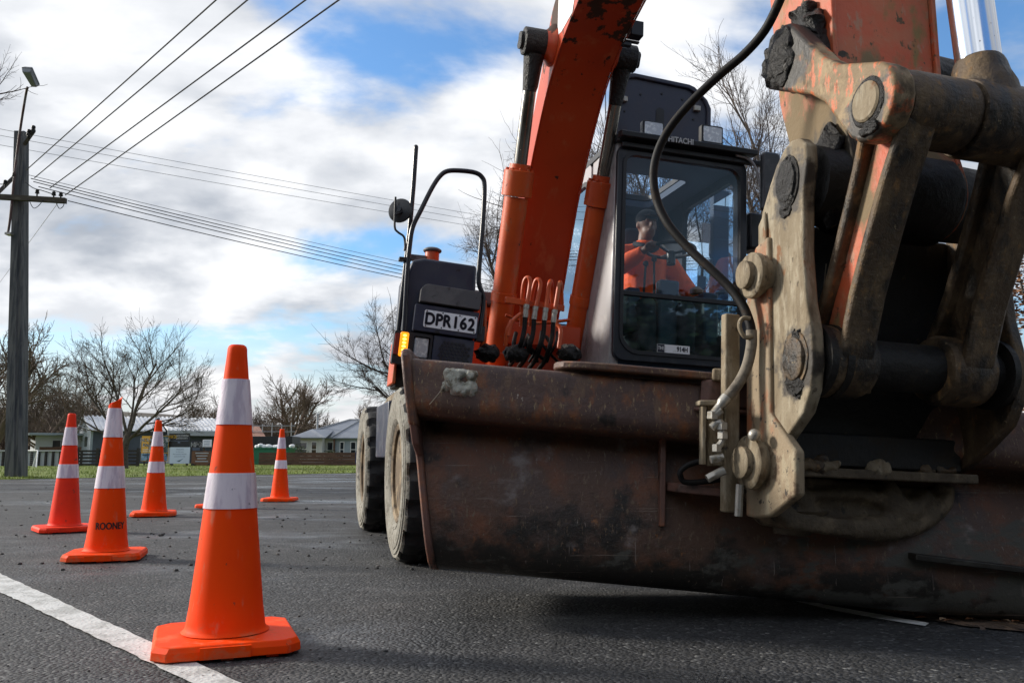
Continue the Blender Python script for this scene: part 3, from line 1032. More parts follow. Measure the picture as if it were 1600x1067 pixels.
for k in range(16):
    p = Vector((cpt.x + rg.uniform(-1, 3), cpt.y + rg.uniform(-.4, .4), 0))
    g.tube([p, p + Vector((rg.uniform(-.2, .2), 0, 2.0)), p + Vector((rg.uniform(-.5, .5), 0, 4.0))], [.035, .025, .01], 5)
g.build('trunk', X['bark'], root, smooth=50)
tag(root, 'russet brown beech hedge still holding dead leaves, glimpsed right of the bucket linkage', 'hedge')


# conifer hedge along the near side of the road, behind the camera (read off the cab glass, added to cut sky light)
X['conifer'] = mat('conifer_leaf', (0.030, 0.050, 0.016), 0.85, 0, [((0.05, 0.07, 0.022), 1.5, 0.45, 0.65)])
root = empty('unseen_conifer_hedge')
g = MB()
for k in range(15000):
    x_ = rg.uniform(-32, 32)
    top = 5.6 + .9 * mnoise.noise(Vector((x_ * .25, 5, 0)))
    f_ = rg.random()
    y_ = -9.0 + (rg.uniform(-.25, .35) + .5 * mnoise.noise(Vector((x_ * .6, f_ * 4, 2))))
    z_ = top * f_ ** .8
    if rg.random() < .18:
        y_, z_ = rg.uniform(-11.5, -9), top + rg.uniform(-.2, .3)
    s_ = rg.uniform(.12, .30)
    mtx = Matrix.Translation((x_, y_, z_)) @ Matrix.Rotation(rg.uniform(0, 6.3), 4, 'Z') @ Matrix.Rotation(rg.uniform(-1.4, 1.4), 4, 'X')
    g.add([mtx @ Vector(q) for q in ((-s_, 0, 0), (0, -s_ * .5, 0), (s_, 0, 0), (0, s_ * .5, 0))], [(0, 1, 2, 3)])
g.box(-32, 32, -11.2, -9.5, .3, 5.0)
g.build('foliage', X['conifer'], root, smooth=0, fix=False)
g = MB()
for k in range(22):
    MB().cyl((-31 + 3 * k, -10.3, 0), (-31 + 3 * k, -10.3, 1.0), .14, n=7).build('trunk', X['bark'], root, smooth=50)
tag(root, 'tall dark green conifer hedge added out of view, mirrored in the lower cab glass', 'hedge')


# ================================================================== BUILDINGS AND STREET FURNITURE
X['clad'] = mat('grey_cladding', (0.34, 0.39, 0.43), 0.7, 0, [((0.28, 0.32, 0.36), 0.5, 0.4, 0.65)])
X['clad_dark'] = mat('dark_cladding', (0.085, 0.10, 0.125), 0.7, 0, [((0.06, 0.07, 0.09), 0.7, 0.4, 0.65)])
X['clad_pale'] = mat('pale_cladding', (0.66, 0.65, 0.64), 0.7, 0, [((0.54, 0.53, 0.52), 0.5, 0.4, 0.65)])
X['roof_pale'] = mat('pale_roof_iron', (0.74, 0.75, 0.77), 0.45, 0.1, [((0.62, 0.63, 0.65), 0.6, 0.4, 0.65)])
X['roof_grey'] = mat('grey_roof_iron', (0.22, 0.24, 0.275), 0.45, 0.1, [((0.17, 0.185, 0.21), 0.5, 0.4, 0.65)])
X['pane'] = mat('window_pane', (0.02, 0.025, 0.03), 0.06, 0, spec=0.8)
X['frame'] = mat('window_frame', (0.40, 0.41, 0.42), 0.5)
X['blackboard'] = mat('black_sign', (0.014, 0.015, 0.02), 0.45)
X['timber'] = mat('stained_timber', (0.055, 0.038, 0.028), 0.85, 0, [((0.09, 0.06, 0.045), (3, 3, 14), 0.45, 0.65)])
X['rail_timber'] = mat('fence_timber', (0.03, 0.026, 0.024), 0.85, 0, [((0.07, 0.06, 0.05), (3, 3, 12), 0.5, 0.7)])
X['brown_timber'] = mat('sleeper_timber', (0.12, 0.062, 0.042), 0.85, 0, [((0.07, 0.035, 0.025), (2, 2, 9), 0.45, 0.65)])
X['palewall'] = mat('pale_board', (0.40, 0.42, 0.44), 0.7)
X['yellow'] = mat('yellow_ink', (0.85, 0.50, 0.03), 0.5)
X['mustard'] = mat('mustard_sign', (0.80, 0.42, 0.04), 0.5)
X['skyprint'] = mat('blue_print', (0.10, 0.20, 0.33), 0.4, 0, [((0.30, 0.42, 0.55), 2, 0.45, 0.6), ((0.02, 0.04, 0.03), 3, 0.52, 0.58)])
X['forestprint'] = mat('dark_green_print', (0.03, 0.06, 0.06), 0.4, 0, [((0.10, 0.16, 0.17), 3, 0.5, 0.6)])
X['brownsign'] = mat('brown_sign', (0.17, 0.075, 0.035), 0.5, 0, [((0.09, 0.04, 0.022), 3, 0.5, 0.6)])
X['bluesign'] = mat('dark_blue_sign', (0.015, 0.03, 0.12), 0.4)
X['lightblue'] = mat('pale_blue_sign', (0.68, 0.77, 0.90), 0.5)
X['greyink'] = mat('grey_ink', (0.20, 0.25, 0.36), 0.5)
X['skip'] = mat('skip_green', (0.01, 0.15, 0.075), 0.5, 0, [((0.03, 0.08, 0.05), 2, 0.5, 0.7)])
X['shrub'] = mat('shrub_leaf', (0.045, 0.065, 0.025), 0.8, 0, [((0.08, 0.10, 0.04), 4, 0.45, 0.65)])
X['scaf'] = mat('scaffold_tube', (0.35, 0.36, 0.38), 0.5, 0.6)
X['bricks'] = mat('new_brickwork', (0.36, 0.20, 0.15), 0.85, 0, [((0.26, 0.14, 0.11), 5, 0.45, 0.65)])
X['whitepipe'] = mat('white_pipe', (0.7, 0.7, 0.7), 0.5)

ONES = Vector((1, 1, 1))


def plane_x(px, Y):
    return at(px, 700, Y).x


# ---- low grey building with pale iron roof (distance about 60 m)
D = 60.0
hb = empty('low_building', (at(143, 720, D).x, D, 0))
hb.rotation_euler = (0, 0, radians(35))
x1 = 8.7
Wd = 5.2                      # depth
eh, rh = 2.42, 3.45
g = MB()
g.box(0, x1, 0, 0.15, 0, eh)
g.box(0, x1, Wd - .15, Wd, 0, eh)
g.box(x1 - .15, x1, .15, Wd - .15, 0, eh)
g.build('front_wall', X['clad_dark'], hb, smooth=0)
g = MB()
g.prism([(0.0, 0), (Wd, 0), (Wd, eh), (Wd / 2, rh - .06), (0, eh)], -0.16, -0.003, lambda a, b, h: (h, a, b))
g.build('gable_wall', X['clad'], hb, smooth=0)
g = MB()
g.prism([(0.0, 0), (Wd, 0), (Wd, eh), (Wd / 2, rh - .06), (0, eh)], x1 + .003, x1 + .15, lambda a, b, h: (h, a, b))
g.build('gable_wall', X['clad'], hb, smooth=0)


def iron_roof(mb, x0, x1, ya, za, yb, zb, slant=0.0, pitch=0.30, th=0.05):
    n = max(2, int((x1 - x0) / pitch))
    for i in range(n):
        xa, xb = x0 + (x1 - x0) * i / n, x0 + (x1 - x0) * (i + 1) / n
        w = (xb - xa)
        for (u0, u1, dz) in ((0, .34, .08), (.34, 1.0, 0.0)):
            a0, a1 = xa + w * u0, xa + w * u1
            mb.hexa([(a0, ya, za - th), (a1, ya, za - th), (a1 + slant, yb, zb - th), (a0 + slant, yb, zb - th),
                     (a0, ya, za + dz), (a1, ya, za + dz), (a1 + slant, yb, zb + dz), (a0 + slant, yb, zb + dz)])


g = MB()
iron_roof(g, -0.35, 4.75, -0.35, eh - 0.04, Wd / 2, rh)
iron_roof(g, -0.35, 4.75, Wd + .35, eh - 0.04, Wd / 2 + .004, rh)
g.build('roof', X['roof_pale'], hb, smooth=0, fix=False)
g = MB()
iron_roof(g, 4.78, x1 + .35, -0.75, eh + 0.02, Wd / 2, rh + .04)
iron_roof(g, 4.78, x1 + .35, Wd + .35, eh - 0.04, Wd / 2 + .004, rh + .04)
g.build('roof', X['roof_pale'], hb, smooth=0, fix=False)
g = MB()
g.box(4.78, x1 + .35, -.80, -.72, eh - .36, eh - .02)
g.box(4.78, x1 + .35, -.72, -.003, eh - .33, eh - .29)
g.build('fascia', X['palewall'], hb, smooth=0)
g = MB()
g.box(-.16 - .02, -.163, 1.2, 2.3, 1.25, 1.95)
w_ = g.build('window', X['pane'], hb, smooth=0)
for (a, b) in ((1.2, 2.2), (3.1, 4.2)):
    f = MB().box(a, b, -.03, -.004, .9, 1.9).build('window', X['frame'], hb, smooth=0)
    MB().box(a + .06, b - .06, -.045, -.032, .96, 1.84).build('pane', X['pane'], f, smooth=0)
f = MB().box(4.5, 5.4, -.03, -.004, 0.02, 2.0).build('door', X['clad_pale'], hb, smooth=0)
# lean-to
g = MB()
g.box(-3.1, -.17, 3.8, 7.0, 0, 2.05)
g.build('lean_to_wall', X['frame'], hb, smooth=0)
MB().box(-3.6, -.17, 3.2, 7.3, 2.06, 2.22).build('lean_to_roof', X['clad'], hb, smooth=0)
f = MB().box(-2.1, -.9, 3.74, 3.797, .6, 1.75).build('window', X['frame'], hb, smooth=0)
MB().box(-2.03, -1.53, 3.72, 3.738, .66, 1.69).build('pane', X['pane'], f, smooth=0)
MB().box(-1.47, -.97, 3.72, 3.738, .66, 1.69).build('pane', X['pane'], f, smooth=0)
tag(hb, 'long low grey building with a pale ribbed iron roof and a lean-to', 'building')

# ---- grey house with hipped roof, right (about 72 m)
D = 72.0
hx = at(452, 720, D)
hh = empty('hipped_house', (hx.x, D, 0))
L_, dep, e_, r_ = 9.5, 8.0, 2.1, 3.75
g = MB()
g.box(.5, L_ - .5, .5, dep - .5, 0, e_)
g.box(.5, 2.9, -.9, .497, 0, e_ - .01)
g.build('wall', X['clad_pale'], hh, smooth=0)
g = MB()
g.box(3.6, L_ - .6, .40, .496, 0.01, e_ - .02)
g.build('weatherboard', X['clad'], hh, smooth=0)
g = MB()


def slab(mb, pts, th=.08):
    mb.prism([(i, 0) for i in range(0)], 0, 0, None) if False else None
    n = len(pts)
    vs = [Vector(p) for p in pts] + [Vector(p) - Vector((0, 0, th)) for p in pts]
    mb.add(vs, [tuple(range(n)), tuple(range(2 * n - 1, n - 1, -1))] + [(i, n + i, n + (i + 1) % n, (i + 1) % n) for i in range(n)])


rA, rB = Vector((4.2, dep / 2, r_)), Vector((6.2, dep / 2, r_))
c0, c1, c2, c3 = Vector((0, 0, e_)), Vector((L_, 0, e_)), Vector((L_, dep, e_)), Vector((0, dep, e_))
slab(g, [c0, c1, rB, rA])
slab(g, [c1, c2, rB])
slab(g, [c2, c3, rA, rB])
slab(g, [c3, c0, rA])
slab(g, [Vector((.1, -1.4, e_)), Vector((3.3, -1.4, e_)), Vector((3.3, 1.6, e_ + .66)), Vector((1.7, .6, e_ + .75)), Vector((.1, .2, e_ + .1))])
rf = g.build('roof', X['roof_grey'], hh, smooth=0, fix=False)
g = MB()
for a, b in ((c0, rA), (c1, rB), (rA, rB), (Vector((3.4, 0, e_)), Vector((5.2, dep / 2, r_)))):
    g.tube([a + Vector((0, -.03, .05)), b + Vector((0, -.03, .05))], .05, 5)
g.build('ridge_capping', X['frame'], rf, smooth=0)
g = MB().cyl((1.75, 2.2, 2.3), (1.75, 2.2, 4.1), .09, n=10)
g.lathe([(.14, 4.1), (.14, 4.2), (.05, 4.26)], (1.75, 2.2, 0), n=10)
g.build('chimney', X['frame'], rf, smooth=40)
for (a, b, y_, z0, z1) in ((.75, 1.7, -.9, .55, 1.75), (3.0, 3.55, .5, .3, 1.8), (4.1, 4.5, .40, .45, 1.8), (5.0, 5.5, .40, .45, 1.8), (2.0, 2.5, -.9, .45, 1.8)):
    f = MB().box(a, b, y_ - .05, y_ - .004, z0, z1).build('window', X['whitepipe'], hh, smooth=0)
    zm = (z0 + z1) / 2
    MB().box(a + .07, b - .07, y_ - .07, y_ - .052, z0 + .08, zm - .03).build('pane', X['pane'], f, smooth=0)
    MB().box(a + .07, b - .07, y_ - .07, y_ - .052, zm + .03, z1 - .08).build('pane', X['pane'], f, smooth=0)
MB().box(3.62, 3.75, .1, .23, 0, e_ - .05).build('post', X['brown_timber'], hh, smooth=0)
MB().box(5.75, 6.5, .33, .396, 0.02, 1.95).build('door', X['bluesign'], hh, smooth=0)
tag(hh, 'pale house with a grey hipped roof and white chimney pipe', 'house')

# ---- half-built brick house with scaffold behind the tall cone
D = 66.0
p = at(345, 720, D)
hn = empty('unfinished_house', (p.x, D, 0))
g = MB()
g.box(-.6, 3.2, 0, 3, 0, 1.95)
g.build('wall', X['bricks'], hn, smooth=0)
g = MB()
slab(g, [(-.8, -.3, 1.98), (3.5, -.3, 1.98), (2.4, 1.5, 2.9), (-.4, 1.5, 2.9)])
g.build('roof', X['bricks'], hn, smooth=0, fix=False)
tag(hn, 'unfinished brick house with a low reddish roof behind the tall cone', 'house')
sc_ = empty('scaffold', (at(402, 720, D).x, D + .5, 0))
for i in range(5):
    MB().cyl((i * .75 - .6, 0, 0), (i * .75 - .6, 0, 3.15 - .12 * (i % 2)), .035, n=6).build('standard', X['scaf'], sc_, smooth=40)
for z in (1.2, 2.0, 2.45, 2.9):
    MB().cyl((-.9, -.04, z), (2.7, -.04, z), .03, n=6).build('ledger', X['scaf'], sc_, smooth=40)
tag(sc_, 'grey tube scaffold standing left of the hipped house', 'scaffold')

# ---- green skip with rubbish
p = at(392, 722, 52)
sk = empty('skip_bin', (p.x, 52, 0))
g = MB()
g.prism([(-.2, 1.0), (2.3, 1.0), (2.0, .05), (.2, .05)], 0, 1.5, lambda a, b, h: (a, h, b))
g.build('body', X['skip'], sk, smooth=0)
MB().box(-.25, 2.35, -.05, 1.55, 1.003, 1.08).build('rim', X['skip'], sk, smooth=0)
g = MB()
for k in range(9):
    g.ball((.2 + .22 * k * rg.uniform(.7, 1.2), .6, 1.12 + rg.uniform(0, .1)), (.2, .2, .13), 7, 5)
g.build('rubbish', X['white'], sk, smooth=30, jitter=.04)
tag(sk, 'green rubbish skip heaped with white rubbish', 'skip')
ct = MB()
ct.box(0, 3.6, 0, 2.2, 0.02, 1.9)
p = at(372, 722, 58)
for k in range(16):
    ct.box(.1 + .22 * k, .2 + .22 * k, -.03, -.004, .1, 1.8)
o = ct.build('site_container', X['blackboard'], smooth=0)
o.location = (p.x, 58, 0)
tag(o, 'black steel site container behind the green skip', 'container')

# ---- low timber retaining wall and shrubs by the house
p = at(404, 722, 50)
wl = empty('retaining_wall', (p.x, 50, 0))
for k in range(4):
    MB().box(0, 7.2, .012 * k, .2 + .012 * k, .03 + .19 * k, .03 + .19 * k + .18).build('sleeper', X['brown_timber'], wl, smooth=0)
tag(wl, 'low wall of brown timber sleepers in front of the hipped house', 'wall')


def shrub(px, Y, r, h, label):
    p = at(px, 720, Y)
    root = empty('shrub', (p.x, Y, 0))
    g = MB()
    rr = random.Random(int(px))
    for k in range(900):
        d = Vector((rr.gauss(0, 1), rr.gauss(0, 1), rr.gauss(0, 1))).normalized() * rr.uniform(.55, 1) * (1 + .25 * mnoise.noise(Vector((k * .01, px, 0))))
        q = Vector((d.x * r, d.y * r, h * .5 + d.z * h * .5))
        s_ = .06
        mtx = Matrix.Translation(q) @ Matrix.Rotation(rr.uniform(0, 6.3), 4, 'Z') @ Matrix.Rotation(rr.uniform(-1.3, 1.3), 4, 'X')
        g.add([mtx @ Vector(v) for v in ((-s_, 0, 0), (0, -s_ * .5, 0), (s_, 0, 0), (0, s_ * .5, 0))], [(0, 1, 2, 3)])
    g.build('foliage', X['shrub'], root, smooth=0, fix=False)
    MB().cyl((0, 0, 0), (0, 0, h * .5), .04, n=5).build('stem', X['bark'], root)
    tag(root, label, 'shrub')


shrub(464, 56, .75, 1.35, 'rounded green shrub at the left corner of the hipped house')
shrub(517, 56, .8, 1.0, 'low spreading shrub under the windows of the hipped house')

# ---- blue board sign at the right end of the retaining wall
p = at(567, 722, 48)
sg = empty('board_sign', (p.x, 48, 0))
MB().box(-.42, .42, -.02, .02, .18, .86).build('board', X['bluesign'], sg, smooth=0)
g = MB()
for k, w in ((0, .55), (1, .42)):
    g.box(-w / 2, w / 2, -.026, -.0215, .60 - .2 * k, .68 - .2 * k)
g.build('lettering', X['yellow'], sg, smooth=0)
for x_ in (-.36, .36):
    MB().box(x_ - .03, x_ + .03, .022, .08, -.02, .9).build('leg', X['timber'], sg, smooth=0)
tag(sg, 'dark blue sign with yellow bars at the end of the sleeper wall', 'sign')

# ---- fences
p0 = at(-30, 722, 46)
fe = empty('paling_fence', (p0.x, 46, 0))
wdt = at(126, 722, 46).x - p0.x
MB().box(0, wdt, .10, .16, .05, .82).build('panel', X['palewall'], fe, smooth=0)
MB().box(-.05, wdt + .05, .0, .26, .825, .90).build('rail', X['frame'], fe, smooth=0)
n = 14
for k in range(n + 1):
    x_ = wdt * k / n
    MB().box(x_ - .05, x_ + .05, .0, .097, -.02, .82).build('post', X['rail_timber'], fe, smooth=0)
tag(fe, 'pale low fence with dark posts behind the utility pole', 'fence')
p0 = at(121, 722, 44)
fe = empty('rail_fence', (p0.x, 44, 0))
wdt = at(216, 722, 44).x - p0.x
for k in range(5):
    z = .10 + .17 * k
    MB().box(0, wdt, 0, .04, z, z + .10).build('rail', X['rail_timber'], fe, smooth=0)
for k in range(4):
    x_ = wdt * k / 3
    MB().box(x_ - .07, x_ + .07, -.10, -.003, -.02, .98).build('post', X['rail_timber'], fe, smooth=0)
tag(fe, 'dark timber post-and-rail fence beside the leafless many-stemmed tree', 'fence')
p0 = at(60, 720, 54)
o = MB().box(0, 2.6, 0, .1, .5, 1.15).box(.1, .2, .01, .09, -.02, .5).box(2.3, 2.4, .01, .09, -.02, .5).build('timber_screen', X['brown_timber'], smooth=0)
o.location = (p0.x, 54, 0)
tag(o, 'reddish brown timber screen in front of the lean-to', 'screen')

# ---- small goal frame with net
p = at(38, 726, 41)
gl = empty('goal', (p.x, 41, 0))
g = MB()
A_, B_, C_ = Vector((0, .7, .02)), Vector((.32, .5, .84)), Vector((.58, 0, .02))
A2_, B2_, C2_ = A_ + Vector((-1.6, .6, 0)), B_ + Vector((-1.6, .6, 0)), C_ + Vector((-1.6, .6, 0))
for a, b in ((A_, B_), (B_, C_), (A_, C_), (A2_, B2_), (B2_, C2_), (A2_, C2_), (B_, B2_), (A_, A2_)):
    g.tube([a, b], .028, 6)
g.build('frame', X['whitepipe'], gl, smooth=40)
g = MB()
for k in range(1, 9):
    t = k / 9
    g.tube([A_.lerp(B_, t), A_.lerp(C_, t)], .004, 3)
    g.tube([A_.lerp(C_, t), B_.lerp(C_, t)], .004, 3)
    g.tube([A_.lerp(B_, t), A2_.lerp(B2_, t)], .004, 3)
g.build('net', X['palewall'], gl, smooth=0)
tag(gl, 'small white goal frame with a net lying beside the utility pole', 'goal')


# ---- sign boards in front of the building
def board(px0, px1, py0, py1, Y, material, label, legs=True, th=.04, name='sign_board'):
    a, b = at(px0, py1, Y), at(px1, py0, Y)
    root = empty(name, ((a.x + b.x) / 2, Y, 0))
    w, z0, z1 = (b.x - a.x), a.z, b.z
    MB().box(-w / 2, w / 2, -th / 2, th / 2, z0, z1).build('board', material, root, smooth=0)
    if legs:
        for s_ in (-1, 1):
            MB().box(s_ * w * .38 - .04, s_ * w * .38 + .04, th / 2 + .002, th / 2 + .07, -.03, z1 - .05).build('leg', X['timber'], root, smooth=0)
    tag(root, label, 'sign', 'sign boards in front of the low building')
    return root, w, z0, z1, -th / 2


def words(root, items, material, y):
    g = MB()
    for (txt, size, x, z, sxx, bold) in items:
        text_to(g, txt, size, Matrix.Translation((x, y - .004, z)) @ Matrix.Rotation(pi / 2, 4, 'X'), sx=sxx, bold=bold)
    return g.build('lettering', material, root, smooth=0, fix=False)


r1, w, z0, z1, yf = board(220, 264, 681, 720, 50, X['mustard'], 'tall mustard and blue house and land sign behind the small cone')
H_ = z1 - z0
MB().box(-w * .02, w / 2 - .01, yf - .006, yf - .001, z0 + H_ * .33, z1 - .02).build('photo_print', X['forestprint'], r1, smooth=0)
MB().box(-w / 2 + .01, w / 2 - .01, yf - .006, yf - .001, z0 + .02, z0 + H_ * .31).build('photo_print', X['skyprint'], r1, smooth=0)
words(r1, [('HOUSE+LAND', .28, 0, z1 - .25, .95, .014), ('PACKAGES', .28, -.05, z1 - .54, .95, .014)], X['white'], yf - .004)
g = MB()
for k in range(4):
    g.box(-w / 2 + .08, -w / 2 + .08 + w * (.36 - .04 * k), yf - .006, yf - .001, z1 - .80 - .11 * k, z1 - .76 - .11 * k)
g.build('small_print', X['white'], r1, smooth=0)
r2, w, z0, z1, yf = board(263.5, 297, 677, 699, 50.2, X['blackboard'], 'black contractor sign with yellow initials and white words')
words(r2, [('HCE', .24, -w / 2 + .25, z1 - .20, .95, .014)], X['yellow'], yf)
words(r2, [('HIGH COUNTRY', .125, .17, z1 - .13, .80, .008), ('EARTHWORKS', .125, .15, z1 - .28, .80, .008)], X['white'], yf)
g = MB()
g.box(-w / 2 + .06, w / 2 - .06, yf - .005, yf - .001, z1 - .44, z1 - .425)
g.box(-.08, .06, yf - .005, yf - .001, z1 - .55, z1 - .50)
g.build('rule', X['greyink'], r2, smooth=0)
r3, w, z0, z1, yf = board(265, 297, 698.5, 724, 48, X['lightblue'], 'pale blue square sign with fine writing and a bird in flight')
words(r3, [('Welcome', .11, 0, z1 - .12, 1, 0), ('to the town', .09, 0, z1 - .25, 1, 0), ('fine country homes', .10, 0, z1 - .38, .95, 0), ('sections for sale', .10, 0, z1 - .51, .95, 0)], X['greyink'], yf)
g = MB()
g.prism([(-.22, .16), (-.05, .17), (.12, .24), (.24, .30), (.08, .16), (-.02, .10)], yf - .005, yf - .001, lambda a, b, h: (a, h, z0 + b))
g.build('bird_mark', X['skyprint'], r3, smooth=0)
r4, w, z0, z1, yf = board(298, 316, 688, 705, 49.6, X['blackboard'], 'small dark sign with three white letters')
words(r4, [('HPG', .34, 0, z1 - .25, .95, .014)], X['white'], yf)
g = MB()
for k in range(2):
    g.box(-w * .33, w * .33, yf - .005, yf - .001, z0 + .08 + .07 * k, z0 + .11 + .07 * k)
g.build('small_print', X['greyink'], r4, smooth=0)
r5, w, z0, z1, yf = board(316.5, 331, 686.5, 698, 49.4, X['plate'], 'small white notice right of the three-letter sign')
g = MB()
for k in range(4):
    g.box(-w * .36, w * .3, yf - .005, yf - .001, z0 + .06 + .09 * k, z0 + .085 + .09 * k)
g.build('small_print', X['greyink'], r5, smooth=0)
r6, w, z0, z1, yf = board(299, 332, 704.5, 727, 47.4, X['brownsign'], 'brown sign with pale lines of writing low on the grass')
g = MB()
for k, wd in enumerate((.52, .44, .36, .5)):
    g.box(-w * wd / 1.6, w * wd / 1.6, yf - .005, yf - .001, z1 - .14 - .15 * k, z1 - .08 - .15 * k)
g.build('lettering', X['palewall'], r6, smooth=0)
for s_ in (-1, 1):
    MB().cyl((s_ * w * .4, yf - .05, .09), (s_ * w * .4, yf - .1, .09), .09, n=12).build('wheel', X['black'], r6, smooth=40)

# feather flag
p = at(229, 728, 46)
fl = empty('feather_flag', (p.x, 46, 0))
pole_pts = curve([(0, 0, 0), (.05, 0, 1.0), (.2, 0, 2.0), (.34, 0, 2.55), (.5, 0, 2.68)], 5)
MB().tube(pole_pts, .015, 6).build('pole', X['black'], fl, smooth=40)
g = MB()
fp = curve([(.07, .01, .95), (.20, .05, 1.85), (.36, .0, 2.5), (.54, -.02, 2.66)], 5)
fq = curve([(.28, .05, .85), (.40, .08, 1.6), (.52, .0, 2.1), (.62, .04, 2.3)], 5)
k_ = len(fp)
g.add([v for v in fp] + [v for v in fq] + [v + Vector((0, .012, 0)) for v in fp] + [v + Vector((0, .012, 0)) for v in fq],
      [(i, i + 1, k_ + i + 1, k_ + i) for i in range(k_ - 1)] + [(2 * k_ + i, 3 * k_ + i, 3 * k_ + i + 1, 2 * k_ + i + 1) for i in range(k_ - 1)], )
cl_ = g.build('cloth', mat('flag_cloth', (0.02, 0.018, 0.04), 0.7, 0, [((0.5, 0.5, 0.55), 3.2, 0.54, 0.58)]), fl, smooth=40)
tag(fl, 'dark and white feather flag leaning beside the mustard sign', 'flag')

# ---- utility pole with street lamp
PY = gp(22, 747).y
pb = gp(24, 747.5)
pt = at(33, 207, PY)
up_ = empty('utility_pole', (pb.x, pb.y, 0))
off = Vector((pb.x, pb.y, 0))
X['pole'] = mat('weathered_pole', (0.135, 0.135, 0.13), 0.85, 0, [((0.055, 0.06, 0.065), (9, 9, 0.8), 0.42, 0.62), ((0.19, 0.185, 0.17), (14, 14, 1.2), 0.60, 0.72), ((0.02, 0.025, 0.03), (5, 5, .35), 0.62, 0.70)], bump=((24, 24, 2), 0.6, 0.02))
X['crosstimber'] = mat('crossarm_timber', (0.06, 0.05, 0.038), 0.9, 0, [((0.11, 0.10, 0.07), (4, 14, 14), 0.5, 0.7)])
g = MB()
top = pt - off
sec = [(-.5, -.28), (-.42, -.5), (.1, -.5), (.16, -.38), (.3, -.38), (.36, -.5), (.5, -.4), (.5, .5), (-.5, .5)]
ring = []
vs = []
for t_, w_ in ((-.03, .44), (0, .44), (.35, .40), (.7, .345), (1.0, .30)):
    c_ = Vector((0, 0, 0)).lerp(top, t_) if t_ >= 0 else Vector((0, 0, -.25))
    vs += [c_ + Vector((a * w_, b * w_ * .8, 0)) for a, b in sec]
ns = len(sec)
fs = [(k * ns + i, k * ns + (i + 1) % ns, (k + 1) * ns + (i + 1) % ns, (k + 1) * ns + i) for k in range(4) for i in range(ns)]
fs += [tuple(range(ns - 1, -1, -1)), tuple(4 * ns + i for i in range(ns))]
g.add(vs, fs)
g.build('shaft', X['pole'], up_, smooth=0)


def loc(px, py, dy=0.0):
    return at(px, py, PY + dy) - off


a_, b_ = loc(-34, 306, -.34), loc(103, 314, -.34)
d_ = (b_ - a_).normalized()
MB().prism([(-.06, -.07), (.06, -.07), (.06, .07), (-.06, .07)], 0, (b_ - a_).length, lambda a, b, h: a_ + d_ * h + Vector((0, a, b))).build('crossarm', X['crosstimber'], up_, smooth=0)
a2, b2 = loc(-18, 316, -.7), loc(31, 268, .9)
d2 = (b2 - a2)
MB().tube([a2, b2], .07, 4).build('crossarm', X['crosstimber'], up_, smooth=0)
for (px, py) in ((84, 306), (95, 307), (58, 303), (-8, 300), (8, 288), (22, 276)):
    q = loc(px, py, -.34)
    g = MB().lathe([(.02, -.10), (.02, 0), (.055, .01), (.055, .04), (.035, .05), (.05, .07), (.045, .10), (.02, .12)], q, n=10)
    g.build('insulator', X['dark_steel'], up_, smooth=40)
br0, br1 = loc(38, 226, -.15), loc(52, 206, -.4)
MB().tube([br0, br1], .05, 5).build('bracket', X['crosstimber'], up_, smooth=0)
for (px, py) in ((52, 204), (45, 210)):
    q = loc(px, py, -.4)
    MB().lathe([(.03, -.1), (.06, -.04), (.06, .02), (.03, .04), (.055, .06), (.05, .12), (.02, .14)], q, n=10).build('insulator', X['dark_steel'], up_, smooth=40)
# lamp
arm = [loc(12, 366, -.32), loc(16, 340, -.34), loc(24, 262, -.36), loc(32, 200, -.5), loc(40, 150, -.9), loc(43, 137, -1.1)]
lm_ = MB().tube(curve(arm, 5), .033, 8).build('lamp_arm', mat('rusty_lamp_arm', (0.09, 0.05, 0.045), 0.6, 0.2, [((0.16, 0.15, 0.15), (5, 5, 2), .5, .6)]), up_, smooth=50)
MB().box(-.06, .1, -.1, .1, -.03, .03).xf(Matrix.Translation(loc(14, 366, -.28))).build('lamp_foot', X['zinc'], lm_, smooth=0)
lc = loc(49, 121, -1.35)
mtx = Matrix.Translation(lc) @ Matrix.Rotation(radians(4), 4, 'Y') @ Matrix.Rotation(radians(-24), 4, 'X') @ Matrix.Diagonal((.86, .86, .86, 1))
g = MB()
g.hexa([mtx @ Vector(v) for v in ((-.12, -.28, -.10), (.12, -.28, -.10), (.08, .28, -.13), (-.08, .28, -.13), (-.165, -.33, .02), (.165, -.33, .02), (.10, .33, .02), (-.10, .33, .02))])
lh = g.build('lamp_head', mat('lamp_bowl', (.22, .24, .26), .3), up_, smooth=0, bevel=.02)
g = MB()
g.hexa([mtx @ Vector(v) for v in ((-.175, -.345, .023), (.175, -.345, .023), (.11, .345, .023), (-.11, .345, .023), (-.12, -.29, .13), (.12, -.29, .13), (.08, .30, .10), (-.08, .30, .10))])
g.build('lamp_cover', mat('lamp_cover_grey', (.16, .17, .18), .5), lh, smooth=0, bevel=.02)
g = MB()
g.tube(curve([loc(20, 278, -.4), loc(14, 284, -.42), loc(6, 288, -.4), loc(-10, 287, -.4)], 5), .012, 5)
g.tube(curve([loc(40, 285, -.4), loc(52, 294, -.42), loc(66, 298, -.42), loc(84, 304, -.42)], 5), .012, 5)
g.tube(curve([loc(45, 312, -.4), loc(52, 325, -.44), loc(60, 322, -.44), loc(68, 312, -.4)], 5), .010, 5)
g.tube(curve([loc(88, 318, -.36), loc(93, 326, -.38), loc(99, 322, -.38), loc(101, 312, -.36)], 5), .010, 5)
g.build('jumper_cable', X['black'], up_, smooth=40)
tag(up_, 'weathered grey utility pole carrying crossarms and a street lamp', 'utility pole')

# ---- overhead wires
X['wire'] = mat('wire', (0.02, 0.018, 0.018), 0.6)
X['wire_pale'] = mat('pale_wire', (0.16, 0.16, 0.17), 0.6)


